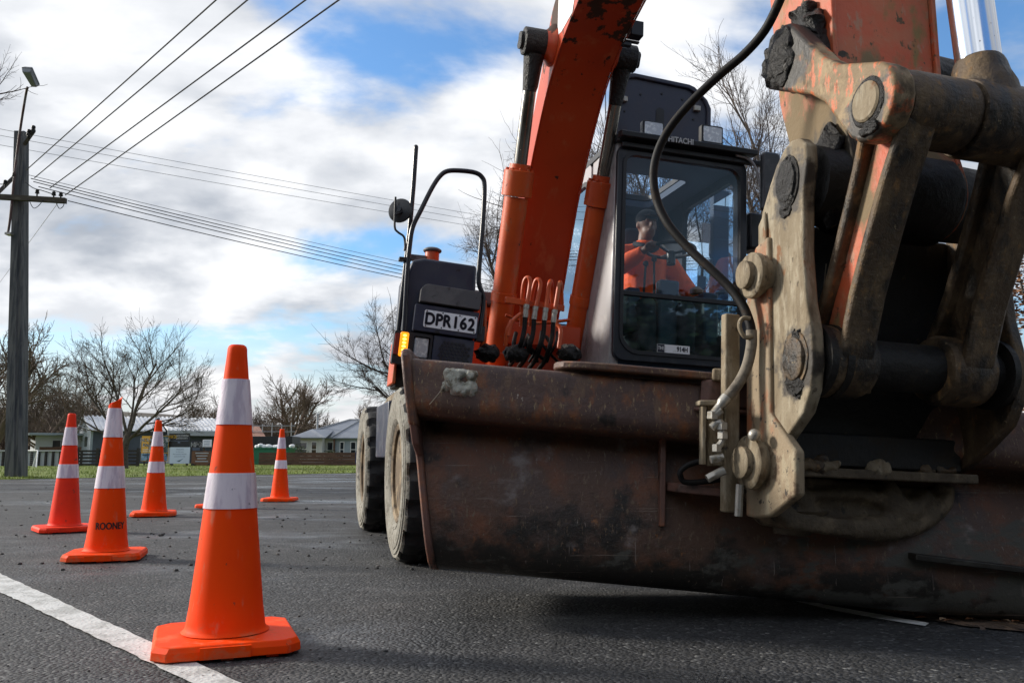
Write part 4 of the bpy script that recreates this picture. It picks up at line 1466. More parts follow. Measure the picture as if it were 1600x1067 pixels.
def wire(P0, P1, ext0, ext1, sag, r, label, m=None):
    a = P0 + (P0 - P1) * ext0
    b = P1 + (P1 - P0) * ext1
    n = 40
    pts = []
    for i in range(n + 1):
        t = i / n
        pts.append(a.lerp(b, t) - Vector((0, 0, sag * 4 * t * (1 - t))))
    o = MB().tube(pts, r, 5).build('power_line', m or X['wire'], smooth=60)
    tag(o, label, 'power line', 'overhead power lines')


for i, (q, x1_) in enumerate((((45, 263), 338), ((58, 275), 387), ((82, 291), 478), ((106, 302), 530))):
    P0 = at(q[0] - 4, q[1] + 3, PY - .35)
    d = ray(x1_, 0)
    Yk = (P0.z - CAMH) / d.z * d.y
    wire(P0, at(x1_, 0, Yk), 0.0, 1.0, 0.0, .014,
         ('first', 'second', 'third', 'fourth')[i] + ' from the left of four thick wires climbing to the top edge')
for i, (q, y1_, r_, m_) in enumerate((((42, 273), 400, .008, X['wire_pale']), ((48, 279), 407, .013, None), ((52, 284), 413, .013, None), ((60, 292), 419, .013, None), ((106, 314), 425, .013, None))):
    P0 = at(q[0], q[1], PY - .3)
    wire(P0, at(628, y1_, PY + 6 + i * .2), 0.0, 1.2, 0.22, r_,
         ('thin topmost', 'second', 'third', 'fourth', 'lowest') [i] + ' of the five wires running level from the crossarm to the excavator', m_)
for i, (ya, yb) in enumerate(((194, 325), (204, 334), (219, 344))):
    wire(at(-20, ya, 34), at(715, yb, 42), 0.4, 0.9, .2, .010, ('highest', 'middle', 'lowest')[i] + ' of three faint wires crossing the sky behind the pole top', X['wire_pale'])
wire(at(90, 318, PY), at(30, 400, PY + 9), 0.0, 1.0, 0, .008, 'thin slanting stay wire below the crossarm end', X['wire_pale'])


# ================================================================== TRAFFIC CONES
def cone_profile(t):
    """radius of the body at height fraction t above the base plate"""
    return 0.1115 + (0.0265 - 0.1115) * t


CB, CH = 0.052, 0.90


def make_cone(material, bands, cap='plain', dirt=1, name='traffic_cone'):
    root = empty(name)
    # base plate: chamfered square, two-stepped, on little feet
    bs_ = .200
    oct_ = [(-bs_, -bs_ + .040), (-bs_ + .040, -bs_), (bs_ - .040, -bs_), (bs_, -bs_ + .040), (bs_, bs_ - .040), (bs_ - .040, bs_), (-bs_ + .040, bs_), (-bs_, bs_ - .040)]
    g = MB()
    n = 8
    vs = []
    for z, k in ((.008, 1.0), (.030, .994), (.045, .95)):
        vs += [(a * k, b * k, z) for a, b in oct_]
    ring = 48
    fs = [tuple(range(7, -1, -1))]
    for lv in range(2):
        fs += [(lv * 8 + i, lv * 8 + (i + 1) % 8, (lv + 1) * 8 + (i + 1) % 8, (lv + 1) * 8 + i) for i in range(8)]
    fs.append(tuple(16 + i for i in range(8)))
    g.add(vs, fs)
    base = g.build('base', material, root, smooth=25, bevel=.003, seg=2)
    g2 = MB().box(-.075, .06, -bs_ - .004, -bs_ + .02, .009, .040)
    g2.build('base_lip', material, base, smooth=0)
    for i in range(6):
        a, b = [(-.12, -.165), (0, -.167), (.12, -.165), (-.165, 0), (.165, 0), (0, .165)][i]
        MB().box(a - .016, a + .016, b - .016, b + .016, 0, .0075).build('foot', material, base, smooth=0)
    g = MB()
    prof = [(.126, .048), (.119, .053), (.114, .060), (.1122, .074)]
    N_ = 22
    topf = .962 if cap == 'plain' else .915
    for i in range(1, N_ + 1):
        t = i / N_ * topf
        prof.append((cone_profile(.035 + t * .965) + .0005, CB + .03 + (CH - CB - .03) * t))
    if cap == 'plain':
        r_, z_ = prof[-1]
        prof += [(r_ - .001, z_ + .018), (r_ - .004, z_ + .026), (r_ - .010, z_ + .030), (r_ - .014, z_ + .028)]
        g.lathe(prof, (0, 0, 0), n=40)
    else:
        g.lathe(prof, (0, 0, 0), n=40)
        r_, z_ = prof[-1]
        # torn top: a ragged leaning collar
        vs, m_ = [], 40
        for lv, (dz, rr) in enumerate(((-.004, r_ - .0003), (.03, r_ - .001), (.058, r_ - .002), (.054, r_ - .006), (.0, r_ - .006))):
            for j in range(m_):
                a = 2 * pi * j / m_
                rag = (.022 * cos(a - .35) + .004 * sin(3 * a) - .006) if lv in (2, 3) else 0
                vs.append((rr * cos(a) + (.004 if lv in (2, 3) else 0), rr * sin(a), z_ + dz + rag))
        g.add(vs, [(l * m_ + j, l * m_ + (j + 1) % m_, (l + 1) * m_ + (j + 1) % m_, (l + 1) * m_ + j) for l in range(4) for j in range(m_)] + [tuple(4 * m_ + j for j in range(m_))])
    body = g.build('body', material, root, smooth=45)
    for (t0, t1) in bands:
        g = MB()
        z0, z1 = CB + (CH - CB) * t0, CB + (CH - CB) * t1
        ra, rb = cone_profile(t0) + .0035, cone_profile(t1) + .0035
        pr = [(ra - .006, z0), (ra, z0)] + [(ra + (rb - ra) * k / 8, z0 + (z1 - z0) * k / 8) for k in range(1, 8)] + [(rb, z1), (rb - .006, z1)]
        g.lathe(pr, (0, 0, 0), n=48, closed=False)
        g.build('reflective_sleeve', X['sleeve'], root, smooth=45)
    return root


BANDS = [(.415, .538), (.708, .872)]
ca = make_cone(X['cone'], BANDS)
spots = [((351, 1010), ca, 'tall orange cone nearest the camera beside the white line', 21),
         ((240, 806), None, 'orange cone in front of the pale roof, under the small leafless tree', 20),
         ((343, 793.5), None, 'orange cone almost hidden behind the tall near cone', 75),
         ((437, 783), None, 'orange cone standing by itself in front of the hipped house', 2)]
for i, (pp, o, lb_, rz) in enumerate(spots):
    if o is None:
        o = copy_tree(ca)
    p = gp(*pp)
    o.location = (p.x, p.y, 0.001)
    o.rotation_euler = (0, 0, radians(rz))
    if i == 0:
        o.scale = (1.02, 1.02, 1.02)
    tag(o, lb_, 'traffic cone', 'traffic cones on the road')
cr = make_cone(X['cone_pink'], BANDS)
p = gp(100, 830)
cr.location = (p.x, p.y, .001)
cr.rotation_euler = (0, 0, radians(38))
tag(cr, 'redder cone at the far left with smudges above its base', 'traffic cone', 'traffic cones on the road')
cm = make_cone(X['cone'], [(.400, .545), (.735, .93)], cap='torn')
p = gp(165, 873)
cm.location = (p.x, p.y, .001)
cm.rotation_euler = (0, 0, radians(16))
# stencilled name, wrapped round the body
vs, fs = text_mesh('ROONEY', .052, extrude=0, space=1.02)
g = MB()
face = math.atan2(-p.y, -p.x) - radians(16) + radians(9)
for dx, dy in ((-.0016, 0), (.0016, 0), (0, .001), (0, -.001), (0, 0)):
    out = []
    for v in vs:
        z = .185 + v.y + dy
        rr = cone_profile((z - CB) / (CH - CB)) + .0022
        a = face + (v.x * .74 + dx) / rr
        out.append((rr * cos(a), rr * sin(a), z))
    g.add(out, fs)
o = g.build('lettering', X['ink'], kids(cm)[1] if kids(cm)[1].name.startswith('body') else [k for k in kids(cm) if k.name.startswith('body')][0], smooth=0, fix=False)
tag(cm, 'cone with a torn top and a name stencilled in black near its base', 'traffic cone', 'traffic cones on the road')


# ================================================================== THE EXCAVATOR  (machine frame: x to its left side, -y ahead, z up)
ex = empty('wheeled_excavator', MO, (0, ROLL, YAW))
tag(ex, 'orange wheeled excavator with a wide rusty ditching bucket held low in front', 'excavator')
LV = MI @ M0                                       # level frame (wheels stand on the road) -> machine frame


def yz(poly):
    return [(p[0], p[1]) for p in poly]


def xprism(mb, poly, x0, x1, mi=0):
    return mb.prism(poly, x0, x1, lambda a, b, h: (h, a, b), mi)


def part(name, mb, m, parent=None, **kw):
    return mb.build(name, m, parent or ex, **kw)


def rrect(x0, x1, z0, z1, r, n=6):
    """rounded rectangle; r may be four radii: lower-right, upper-right, upper-left, lower-left"""
    rs = r if isinstance(r, (list, tuple)) else (r,) * 4
    out = []
    for (cx_, cz_, a0, k) in ((x1, z0, -90, 0), (x1, z1, 0, 1), (x0, z1, 90, 2), (x0, z0, 180, 3)):
        q = rs[k]
        ox, oz = cx_ - q * (1 if cx_ == x1 else -1), cz_ - q * (1 if cz_ == z1 else -1)
        for i in range(n + 1):
            a = radians(a0 + 90 * i / n)
            out.append((ox + q * cos(a), oz + q * sin(a)))
    return out


def ring(mb, outer, inner, h0, h1, fn, mi=0):
    n = len(outer)
    vs = [fn(a, b, h) for h in (h0, h1) for lp in (outer, inner) for a, b in lp]
    fs = []
    for i in range(n):
        j = (i + 1) % n
        fs += [(i, j, n + j, n + i), (2 * n + i, 3 * n + i, 3 * n + j, 2 * n + j), (i, 2 * n + i, 2 * n + j, j), (n + i, n + j, 3 * n + j, 3 * n + i)]
    return mb.add(vs, fs, mi)


FX = lambda a, b, h: (a, h, b)       # polygon in (x, z), extruded along y
FY = lambda a, b, h: (h, a, b)       # polygon in (y, z), extruded along x

# ---------------------------------------------------------------- wheels
TR = 0.478


def tyre_mb(cx_, cy_, out=-1):
    g = MB()
    n = 96
    w = .27
    # (offset from outer face inward, radius, is tread)
    prof = [(.050, .262), (.020, .280), (.010, .300), (.013, .304), (.004, .335), (.000, .375), (.003, .405), (.007, .408), (.006, .432), (.014, .438), (.013, .452), (.028, .470),
            (.055, TR), (.10, TR + .003), (.135, TR + .003), (.17, TR + .003), (.215, TR), (.24, .47), (.258, .44), (.27, .375), (.25, .29), (.22, .262)]
    vs = []
    for k, (o_, r_) in enumerate(prof):
        for j in range(n):
            rr = r_
            ph = j % 6
            if 11 <= k <= 17 and ((ph in (0, 1) and k != 14) or (k == 14 and ph in (3,))):
                rr = r_ - (.026 if k not in (11, 17) else .034)
            a = 2 * pi * j / n
            vs.append(LV @ Vector((cx_ - out * 0 + (o_ if out < 0 else -o_), cy_ + rr * sin(a), TR + rr * cos(a))))
    K = len(prof)
    fs, mi = [], []
    for k in range(K - 1):
        for j in range(n):
            fs.append((k * n + j, k * n + (j + 1) % n, (k + 1) * n + (j + 1) % n, (k + 1) * n + j))
            mi.append(1 if (k <= 10 or k >= 18) else 0)
    g.v, g.f, g.m = [tuple(v) for v in vs], fs, mi
    return g


def wheel(cx_, cy_, out=-1, dish=.19):
    s = -out
    g = MB()
    prof = [(.266, .045), (.275, .030), (.262, .022), (.240, .030), (.236, .05), (.232, dish), (.10, dish + .01), (.10, dish - .05), (.07, dish - .06), (.07, dish - .02)]
    g.lathe([(r_, s * h) for r_, h in prof], (cx_, cy_, TR), 'x', 48)
    for k in range(8):
        a = 2 * pi * k / 8
        g.cyl((cx_ + s * dish, cy_ + .165 * cos(a), TR + .165 * sin(a)), (cx_ + s * (dish - .035), cy_ + .165 * cos(a), TR + .165 * sin(a)), .016, n=6)
    g.xf(LV)
    w_ = part('wheel', g, X['rim'], smooth=35)
    part('tyre', tyre_mb(cx_, cy_, out), [X['rubber'], X['sidewall']], w_, smooth=38, fix=False)
    return w_


for cy_ in (-1.27, .76):
    wheel(-1.238, cy_, -1)
    wheel(-.945, cy_, -1, .1)
    wheel(1.44, cy_, 1)
    wheel(1.147, cy_, 1, .1)
g = MB()
g.box(-.62, .82, -1.62, 1.35, .52, 1.02, mat=LV)
g.box(-.62, .82, -1.36, -1.18, .36, .60, mat=LV)
g.box(-.62, .82, .67, .85, .36, .60, mat=LV)
g.cyl(LV @ Vector((-.95, -1.27, TR)), LV @ Vector((1.15, -1.27, TR)), .10, n=16)
g.cyl(LV @ Vector((-.95, .76, TR)), LV @ Vector((1.15, .76, TR)), .10, n=16)
part('chassis', g, X['dark_steel'], smooth=30, bevel=.012)
g = MB()
g.box(-1.10, -.62, -1.96, -1.80, .40, .60, mat=LV)
g.box(-1.06, -.66, -1.94, -1.81, .603, .80, mat=LV)
part('stabiliser', g, X['brown_steel'], smooth=30, bevel=.008)
g = MB()
g.box(-1.19, -.66, -.60, .10, .56, .92, mat=LV)
part('tool_locker', g, X['navy'], smooth=30, bevel=.01)
for i, (p0, p1) in enumerate((((604, 622), (624, 606)), ((590, 640), (606, 622)))):
    g = MB()
    a, b = mp(*p0, x=-1.16), mp(*p1, x=-1.16)
    g.hexa([a + Vector((0, 0, -.045)), b + Vector((0, 0, -.045)), b + Vector((.55, 0, -.045)), a + Vector((.55, 0, -.045)), a, b, b + Vector((.55, 0, 0)), a + Vector((.55, 0, 0))])
    part('mudguard', g, X['dusty'], smooth=30, bevel=.006)
q = mp(583, 672, x=-1.1)
g = MB().ball(q, (.05, .09, .07), 10, 8)
g.cyl(q + Vector((.02, 0, 0)), q + Vector((.25, 0, .02)), .03, n=8)
part('chassis_lamp', g, X['dusty'], smooth=40)

# ---------------------------------------------------------------- upper structure, right-hand side (left in the photo)
g = MB()
poly = [(-1.155, 1.12), (-.655, 1.12), (-.655, 1.845), (-1.02, 1.862), (-1.10, 1.84), (-1.14, 1.72)]
g.prism(poly, -.40, -.02, FX)
part('tank_cover', g, X['navy'], smooth=30, bevel=.02, seg=3)
g = MB()
g.box(-.64, 1.40, 1.3, 2.3, 1.12, 1.80)
g.box(-.645, -.25, .55, 1.30, 1.14, 1.66)
part('engine_cover', g, X['navy'], smooth=30, bevel=.03)
g = MB()
g.box(-.58, 1.38, 2.305, 2.75, 1.0, 1.72)
part('counterweight', g, X['orange'], smooth=30, bevel=.09, seg=4)
g = MB()
g.box(-.645, -.30, .30, .52, 1.62, 1.70)
g.box(-.645, -.24, .0, 1.2, 1.10, 1.14)
part('deck_trim', g, X['orange'], smooth=30, bevel=.01)
g = MB()
g.box(-.645, -.30, .26, .56, 1.705, 1.81)
part('valve_cover', g, X['grey'], smooth=30, bevel=.015)
g = MB()
g.box(-1.16, -.45, -.30, -.03, .98, 1.115)
g.box(-.45, 1.44, -.28, 2.3, .96, 1.115)
part('deck_frame', g, X['dark_steel'], smooth=30, bevel=.012)
g = MB()
g.prism([(-1.185, 1.0), (-1.162, 1.0), (-1.158, 1.30), (-1.172, 1.30)], -.36, -.06, FX)
part('side_skirt', g, X['orange'], smooth=30, bevel=.008)
# grey stepped cover and the box that carries the plate (a little out of square)
tl = Matrix.Translation((-.85, 0, 1.55)) @ Matrix.Rotation(radians(3.6), 4, 'Y') @ Matrix.Translation((.85, 0, -1.55))
g = MB()
a, b = mp(648, 487, y=-.47), mp(742, 470, y=-.47)
g.prism(rrect(-1.048, -.640, 1.532, 1.655, (.004, .012, .05, .004)), -.50, -.401, FX)
g.xf(tl)
part('step_cover', g, X['grey'], smooth=30, bevel=.010)
g = MB()
g.prism(rrect(-1.07, -.638, 1.335, 1.515, (.01, .004, .004, .01)), -.485, -.401, FX)
g.xf(tl)
pbx = part('plate_box', g, X['navy'], smooth=30, bevel=.008)
g = MB()
g.prism(rrect(-1.008, -.648, 1.366, 1.482, .012), -.4905, -.4875, FX)
g.xf(tl)
npl = part('number_plate', g, X['plate'], pbx, smooth=30)
g = MB()
face = tl @ Matrix.Translation((-.828, -.4925, 1.423)) @ Matrix.Rotation(pi / 2, 4, 'X')
text_to(g, 'DPR', .112, face @ Matrix.Translation((-.086, -.003, 0)), sx=.84, bold=.0042, extrude=.0008, space=1.04)
text_to(g, '162', .112, face @ Matrix.Translation((.088, -.003, 0)), sx=.86, bold=.0042, extrude=.0008, space=1.12)
lettering = part('lettering', g, X['plate_ink'], pbx, smooth=0, fix=False)
g = MB()
for sx_ in (-1, -.35, .35, 1):
    for sz_ in (-1, 1):
        c_ = tl @ Vector((-.828 + sx_ * .165, -.4915, 1.424 + sz_ * .05))
        g.cyl(c_, c_ + Vector((0, -.004, 0)), .0045, n=8)
part('screw', g, X['dark_steel'], pbx, smooth=40)
# lower front: lamps and grille
g = MB()
g.prism(rrect(-.925, -.645, 1.13, 1.325, .01), -.47, -.401, FX)
g.xf(tl)
lo = part('grille_panel', g, X['navy'], smooth=30, bevel=.008)
g = MB()
for r_ in range(6):
    for c_ in range(8):
        x_, z_ = -.875 + .026 * c_ + (.013 if r_ % 2 else 0), 1.285 - .0225 * r_
        if (r_ in (0,) and c_ in (0, 7)):
            continue
        q = tl @ Vector((x_, -.472, z_))
        g.tube([q, q + Vector((0, -.004, 0))], .0105, 6)
part('grille_hole', g, X['black'], lo, smooth=0)
g = MB()
ring(g, rrect(-1.185, -.93, 1.10, 1.32, .015), rrect(-1.055, -.945, 1.155, 1.30, .012), -.475, -.401, FX)
g.box(-1.175, -.935, -.41, -.402, 1.11, 1.31)
g.xf(tl)
lhs = part('lamp_housing', g, X['black'], smooth=30)
g = MB()
g.prism(rrect(-1.050, -.950, 1.160, 1.296, .012), -.462, -.44, FX)
g.xf(tl)
hl = part('headlight', g, X['lens'], smooth=30, bevel=.008)
g = MB()
g.prism(rrect(-1.148, -1.092, 1.150, 1.312, .012), -.50, -.476, FX)
g.xf(tl)
am = part('indicator', g, X['amber'], smooth=30, bevel=.006)
g = MB()
for k in range(6):
    q = tl @ Vector((-1.12, -.5015, 1.168 + .024 * k))
    g.ball(q, (.013, .004, .008), 8, 5)
part('indicator_led', g, glow('led', (1.0, .62, .08), 3.0, (1, .6, .1)), am, smooth=40)
g = MB()
g.prism(rrect(-1.180, -1.152, 1.16, 1.30, .008), -.495, -.476, FX)
g.xf(tl)
part('side_reflector', g, mat('red_reflector', (.25, .03, .02), .3), smooth=30)

# rails
g = MB()
pts = [mp(px, py, y=-.43) for px, py in ((650, 230), (646, 290), (640, 360), (632, 430), (624, 500), (621, 530))]
g.tube(pts, .0165, 10)
g.ball(pts[0], .0165, 10, 6)
part('handrail', g, X['rail'], smooth=60)
g = MB()
pts = [mp(px, py, y=-.46) for px, py in ((629, 545), (632, 500), (636, 430), (640, 385), (645, 355), (658, 328), (675, 294), (688, 275), (700, 267.5), (720, 267), (742, 270), (753, 277), (757, 291), (755, 340), (751, 390), (748, 430), (749, 446), (755, 462), (755, 478), (752, 500), (749, 522))]
g.tube(curve(pts, 5), .0165, 10)
part('handrail', g, X['rail'], smooth=60)
g = MB()
a = mp(635, 406, y=-.44)
g.box(a.x - .05, a.x + .03, a.y - .03, a.y + .03, a.z - .01, a.z + .01)
a = mp(749, 522, y=-.44)
g.box(a.x - .025, a.x + .03, a.y - .03, a.y + .05, a.z - .05, a.z + .05)
part('rail_clamp', g, X['black'], smooth=30)
# round mirror
g = MB()
c_ = mp(625, 329, y=-.5)
rm = Matrix.Translation(c_) @ Matrix.Rotation(radians(-28), 4, 'Z') @ Matrix.Rotation(radians(-4), 4, 'Y')
g.lathe([(.004, -.02), (.045, -.016), (.078, -.006), (.084, .004), (.080, .010), (.076, .006), (.01, .006)], (0, 0, 0), 'y', 28)
g.cyl((0, -.018, 0), (0, -.04, 0), .022, n=12)
g.xf(rm)
mr_ = part('mirror', g, X['mirror'], smooth=40)
g = MB()
pts = [mp(px, py, y=-.53) for px, py in ((618, 308), (617, 335), (617, 356), (622, 363), (631, 370), (633, 383), (632, 392))]
g.tube(curve(pts, 5), .0075, 8)
g.cyl(mp(618, 336, y=-.53), mp(628, 331, y=-.53), .008, n=8)
part('mirror_arm', g, X['black'], mr_, smooth=50)
# intake stack
c_ = mp(675, 404, y=.35)
g = MB().lathe([(.055, -.2), (.055, .045), (.05, .05)], c_, 'z', 20)
st = part('intake_stack', g, X['orange'], smooth=40)
g = MB().lathe([(.066, .05), (.072, .058), (.070, .068), (.05, .08), (.01, .085)], c_, 'z', 20)
g.box(c_.x - .20, c_.x - .05, c_.y - .03, c_.y + .03, c_.z - .03, c_.z + .01)
part('stack_cap', g, X['grey'], st, smooth=40)

# ---------------------------------------------------------------- cab
CX0, CX1, CY0, CY1, CZ0, CZ1 = .375, 1.44, -.35, 1.20, 1.27, 2.90
cabp = MB()
ring(cabp, rrect(CX0, CX1, CZ0, CZ1, (.07, .09, .09, .07)), rrect(CX0 + .062, CX1 - .055, CZ0 + .075, CZ1 - .085, (.10, .10, .08, .13)), CY0 + .03, CY0 - .018, FX)
cab = part('cab', cabp, X['cabdark'], smooth=35, bevel=.010)
g = MB()
ring(g, rrect(CX0 + .040, CX1 - .035, CZ0 + .052, CZ1 - .062, (.12, .12, .10, .15)), rrect(CX0 + .066, CX1 - .06, CZ0 + .079, CZ1 - .089, (.10, .10, .08, .13)), CY0 - .019, CY0 - .028, FX)
part('window_seal', g, X['black'], cab, smooth=35)
zb = mp(1060, 466, y=CY0).z
g = MB().box(CX0 + .06, CX1 - .05, CY0 - .022, CY0 + .02, zb - .018, zb + .016)
part('window_bar', g, X['black'], cab, smooth=30, bevel=.004)
g = MB()
z0, z1 = zb + .017, CZ1 - .07
g.add([(CX0 + .05, CY0 - .005, z0), (CX1 - .045, CY0 - .005, z0), (CX1 - .045, CY0 - .005, z1), (CX0 + .05, CY0 - .005, z1)], [(0, 1, 2, 3)])
part('windscreen', g, X['windscreen'], cab, smooth=0)
g = MB()
z0, z1 = CZ0 + .06, zb - .019
g.add([(CX0 + .05, CY0 - .003, z0), (CX1 - .045, CY0 - .003, z0), (CX1 - .045, CY0 - .003, z1), (CX0 + .05, CY0 - .003, z1)], [(0, 1, 2, 3)])
part('lower_screen', g, X['lowglass'], cab, smooth=0)
# silver corner pillar and side walls
ys = mp(921, 450, x=CX0).y
g = MB()
prof = [(CX0 - .012, ys), (CX0 - .016, CY0 + .12), (CX0 - .004, CY0 + .045), (CX0 + .03, CY0 + .031), (CX0 + .06, CY0 + .033), (CX0 + .04, CY0 + .08), (CX0 + .03, ys)]
g.prism(prof, CZ0 - .06, CZ1 + .02, lambda a, b, h: (a + (.0 if h < 2 else .012), b, h))
part('corner_pillar', g, X['silver'], cab, smooth=50, bevel=.008)
g = MB()
ring(g, rrect(ys + .003, CY1, CZ0 - .06, CZ1 + .01, .05), rrect(ys + .04, CY1 - .08, CZ0 + .36, CZ1 - .12, .12), CX0 - .012, CX0 + .028, FY)
part('side_wall', g, X['silver'], cab, smooth=35)
g = MB()
ring(g, rrect(ys + .02, CY1 - .06, CZ0 + .34, CZ1 - .10, .13), rrect(ys + .055, CY1 - .095, CZ0 + .375, CZ1 - .135, .11), CX0 - .018, CX0 - .0125, FY)
part('window_seal', g, X['black'], cab, smooth=35)
g = MB().add([(CX0, ys + .03, CZ0 + .33), (CX0, CY1 - .07, CZ0 + .33), (CX0, CY1 - .07, CZ1 - .10), (CX0, ys + .03, CZ1 - .10)], [(0, 1, 2, 3)])
part('side_window', g, X['windscreen'], cab, smooth=0)
g = MB()
ring(g, rrect(CY0 + .031, CY1, CZ0 - .06, CZ1 + .01, .05), rrect(CY0 + .12, CY1 - .55, CZ0 + .30, CZ1 - .12, .10), CX1 - .04, CX1 + .006, FY)
part('side_wall', g, X['cabdark'], cab, smooth=35)
g = MB().add([(CX1 - .02, CY0 + .1, CZ0 + .28), (CX1 - .02, CY1 - .53, CZ0 + .28), (CX1 - .02, CY1 - .53, CZ1 - .10), (CX1 - .02, CY0 + .1, CZ1 - .10)], [(0, 1, 2, 3)])
part('side_window', g, X['windscreen'], cab, smooth=0)
g = MB()
ring(g, rrect(CX0 + .03, CX1 - .042, CZ0 - .06, CZ1 + .01, .05), rrect(CX0 + .13, CX1 - .14, CZ0 + .95, CZ1 - .22, .08), CY1 - .05, CY1, FX)
part('rear_wall', g, X['cabin'], cab, smooth=35)
g = MB()
g.box(CX0 + .03, CX1 - .042, CY0 + .035, CY1 - .052, CZ0 - .05, CZ0 + .02)
part('cab_floor', g, X['cabin'], cab, smooth=0)
g = MB()
ring(g, rrect(CX0 + .03, CX1 - .042, CY0 + .035, CY1 - .052, .03), rrect(CX0 + .14, CX1 - .26, CY0 + .46, CY1 - .30, .06), CZ1 - .05, CZ1 + .005, lambda a, b, h: (a, b, h))
part('cab_ceiling', g, X['cabin'], cab, smooth=0)
HX0, HX1, HY0, HY1 = CX0 + .14, CX1 - .26, CY0 + .46, CY1 - .30     # the opening under the raised hatch
g = MB()
ring(g, rrect(CX0 - .01, CX1 + .01, CY0 - .03, CY1 + .02, .05), rrect(HX0, HX1, HY0, HY1, .06), CZ1 + .012, CZ1 + .065, lambda a, b, h: (a, b, h))
part('cab_roof', g, X['black'], cab, smooth=35, bevel=.006)
g = MB()
g.prism([(CY0 - .13, CZ1 + .005), (CY0 - .032, CZ1 + .015), (CY0 - .032, CZ1 + .07), (CY0 - .10, CZ1 + .06), (CY0 - .135, CZ1 + .045)], CX0 - .015, CX1 + .03, FY)
g.box(CX0 + .02, CX1 + .11, CY0 - .06, CY0 - .02, CZ1 - .045, CZ1 - .005)
part('visor', g, X['black'], cab, smooth=35, bevel=.006)
g = MB()
c_ = mp(1062, 222, y=CY0 - .14)
text_to(g, 'HITACHI', .060, Matrix.Translation((c_.x + .012, CY0 - .137, CZ1 + .026)) @ Matrix.Rotation(pi / 2, 4, 'X'), sx=.88, bold=.0014, extrude=.0008)
part('lettering', g, X['white'], cab, smooth=0, fix=False)
# sticker on the lower screen
c0_, c1_ = mp(1027, 551, y=CY0 - .01), mp(1078, 545, y=CY0 - .01)
zc = (c0_.z + c1_.z) / 2 + .012
g = MB().box(c0_.x, c1_.x, CY0 - .0075, CY0 - .004, zc - .030, zc + .030)
stk = part('sticker', g, X['white'], cab, smooth=0)
g = MB().box(c0_.x + .002, c0_.x + .056, CY0 - .0095, CY0 - .008, zc - .028, zc + .028)
part('sticker_print', g, X['plate_ink'], cab, smooth=0)
g = MB()
text_to(g, '914H', .05, Matrix.Translation((c1_.x - .06, CY0 - .0085, zc)) @ Matrix.Rotation(pi / 2, 4, 'X'), sx=.8, bold=.001)
part('sticker_print', g, X['plate_ink'], cab, smooth=0, fix=False)
g = MB()
text_to(g, 'THE', .036, Matrix.Translation((c0_.x + .029, CY0 - .0105, zc)) @ Matrix.Rotation(pi / 2, 4, 'X'), sx=.75)
part('sticker_print', g, X['white'], cab, smooth=0, fix=False)
# raised roof hatch
hy = .10
hl_, hr_ = mp(958, 225, y=hy).x, mp(1108, 225, y=hy).x
ht = mp(1020, 122, y=hy).z
hb_ = CZ1 + .08


def hatch(i):
    return [(hl_ + i, hb_ + i), (hr_ - i, hb_ + i), (hr_ - i, ht - .20), (hr_ - .035 - i, ht - .13), (hr_ - .15 - i * .6, ht - .035 - i), (hr_ - .20 - i * .3, ht - .02 - i), (hl_ + .16 + i * .3, ht - i),
            (hl_ + .11 + i * .4, ht - .01 - i), (hl_ + .04 + i, ht - .07 - i * .5), (hl_ + i, ht - .15)]


g = MB().prism(hatch(.035), hy - .012, hy + .03, FX)
ha = part('roof_hatch', g, X['navy'], cab, smooth=35, bevel=.006)
g = MB()
ring(g, hatch(0), hatch(.038), hy - .035, hy + .028, FX)
part('hatch_rim', g, X['navy'], cab, smooth=40, bevel=.012, seg=3)
for (px, py) in ((975, 155), (1089, 170)):
    g = MB()
    q = mp(px, py, y=hy - .03)
    g.box(q.x - .028, q.x + .028, hy - .045, hy - .013, q.z - .022, q.z + .022)
    part('hatch_catch', g, X['zinc'], cab, smooth=0, bevel=.004)
g = MB()
q = mp(1030, 188, y=hy)
g.prism(rrect(q.x - .036, q.x + .036, q.z - .10, q.z + .10, .034), hy - .016, hy - .0125, FX)
part('hatch_recess', g, X['black'], cab, smooth=30)
for (px, py) in ((1000, 149), (1033, 148), (1065, 157), (975, 175), (1082, 188)):
    q = mp(px, py, y=hy)
    part('hatch_bolt', MB().cyl((q.x, hy - .0125, q.z), (q.x, hy - .020, q.z), .009, n=8), X['black'], cab, smooth=30)


def worklight(px0, px1, py0, py1, y):
    a, b = mp(px0, py1, y=y), mp(px1, py0, y=y)
    cxx, czz = (a.x + b.x) / 2, (a.z + b.z) / 2
    w, h = (b.x - a.x) / 2, (b.z - a.z) / 2
    g = MB()
    g.prism(rrect(cxx - w, cxx + w, czz - h, czz + h, .014), y, y + .05, FX)
    g.prism(rrect(cxx - w * .75, cxx + w * .75, czz - h * .7, czz + h * .7, .014), y + .052, y + .09, FX)
    g.box(cxx - .012, cxx + .012, y + .03, y + .06, czz - h - .03, czz - h)
    o = part('work_light', g, X['black'], cab, smooth=35, bevel=.004)
    g = MB().prism(rrect(cxx - w * .84, cxx + w * .84, czz - h * .80, czz + h * .80, .010), y - .006, y - .001, FX)
    return o, part('work_light_lens', g, X['lens'], cab, smooth=35)


worklight(1004, 1038, 192, 213, CY0 - .06)
worklight(1096, 1130, 199, 223, CY0 - .06)
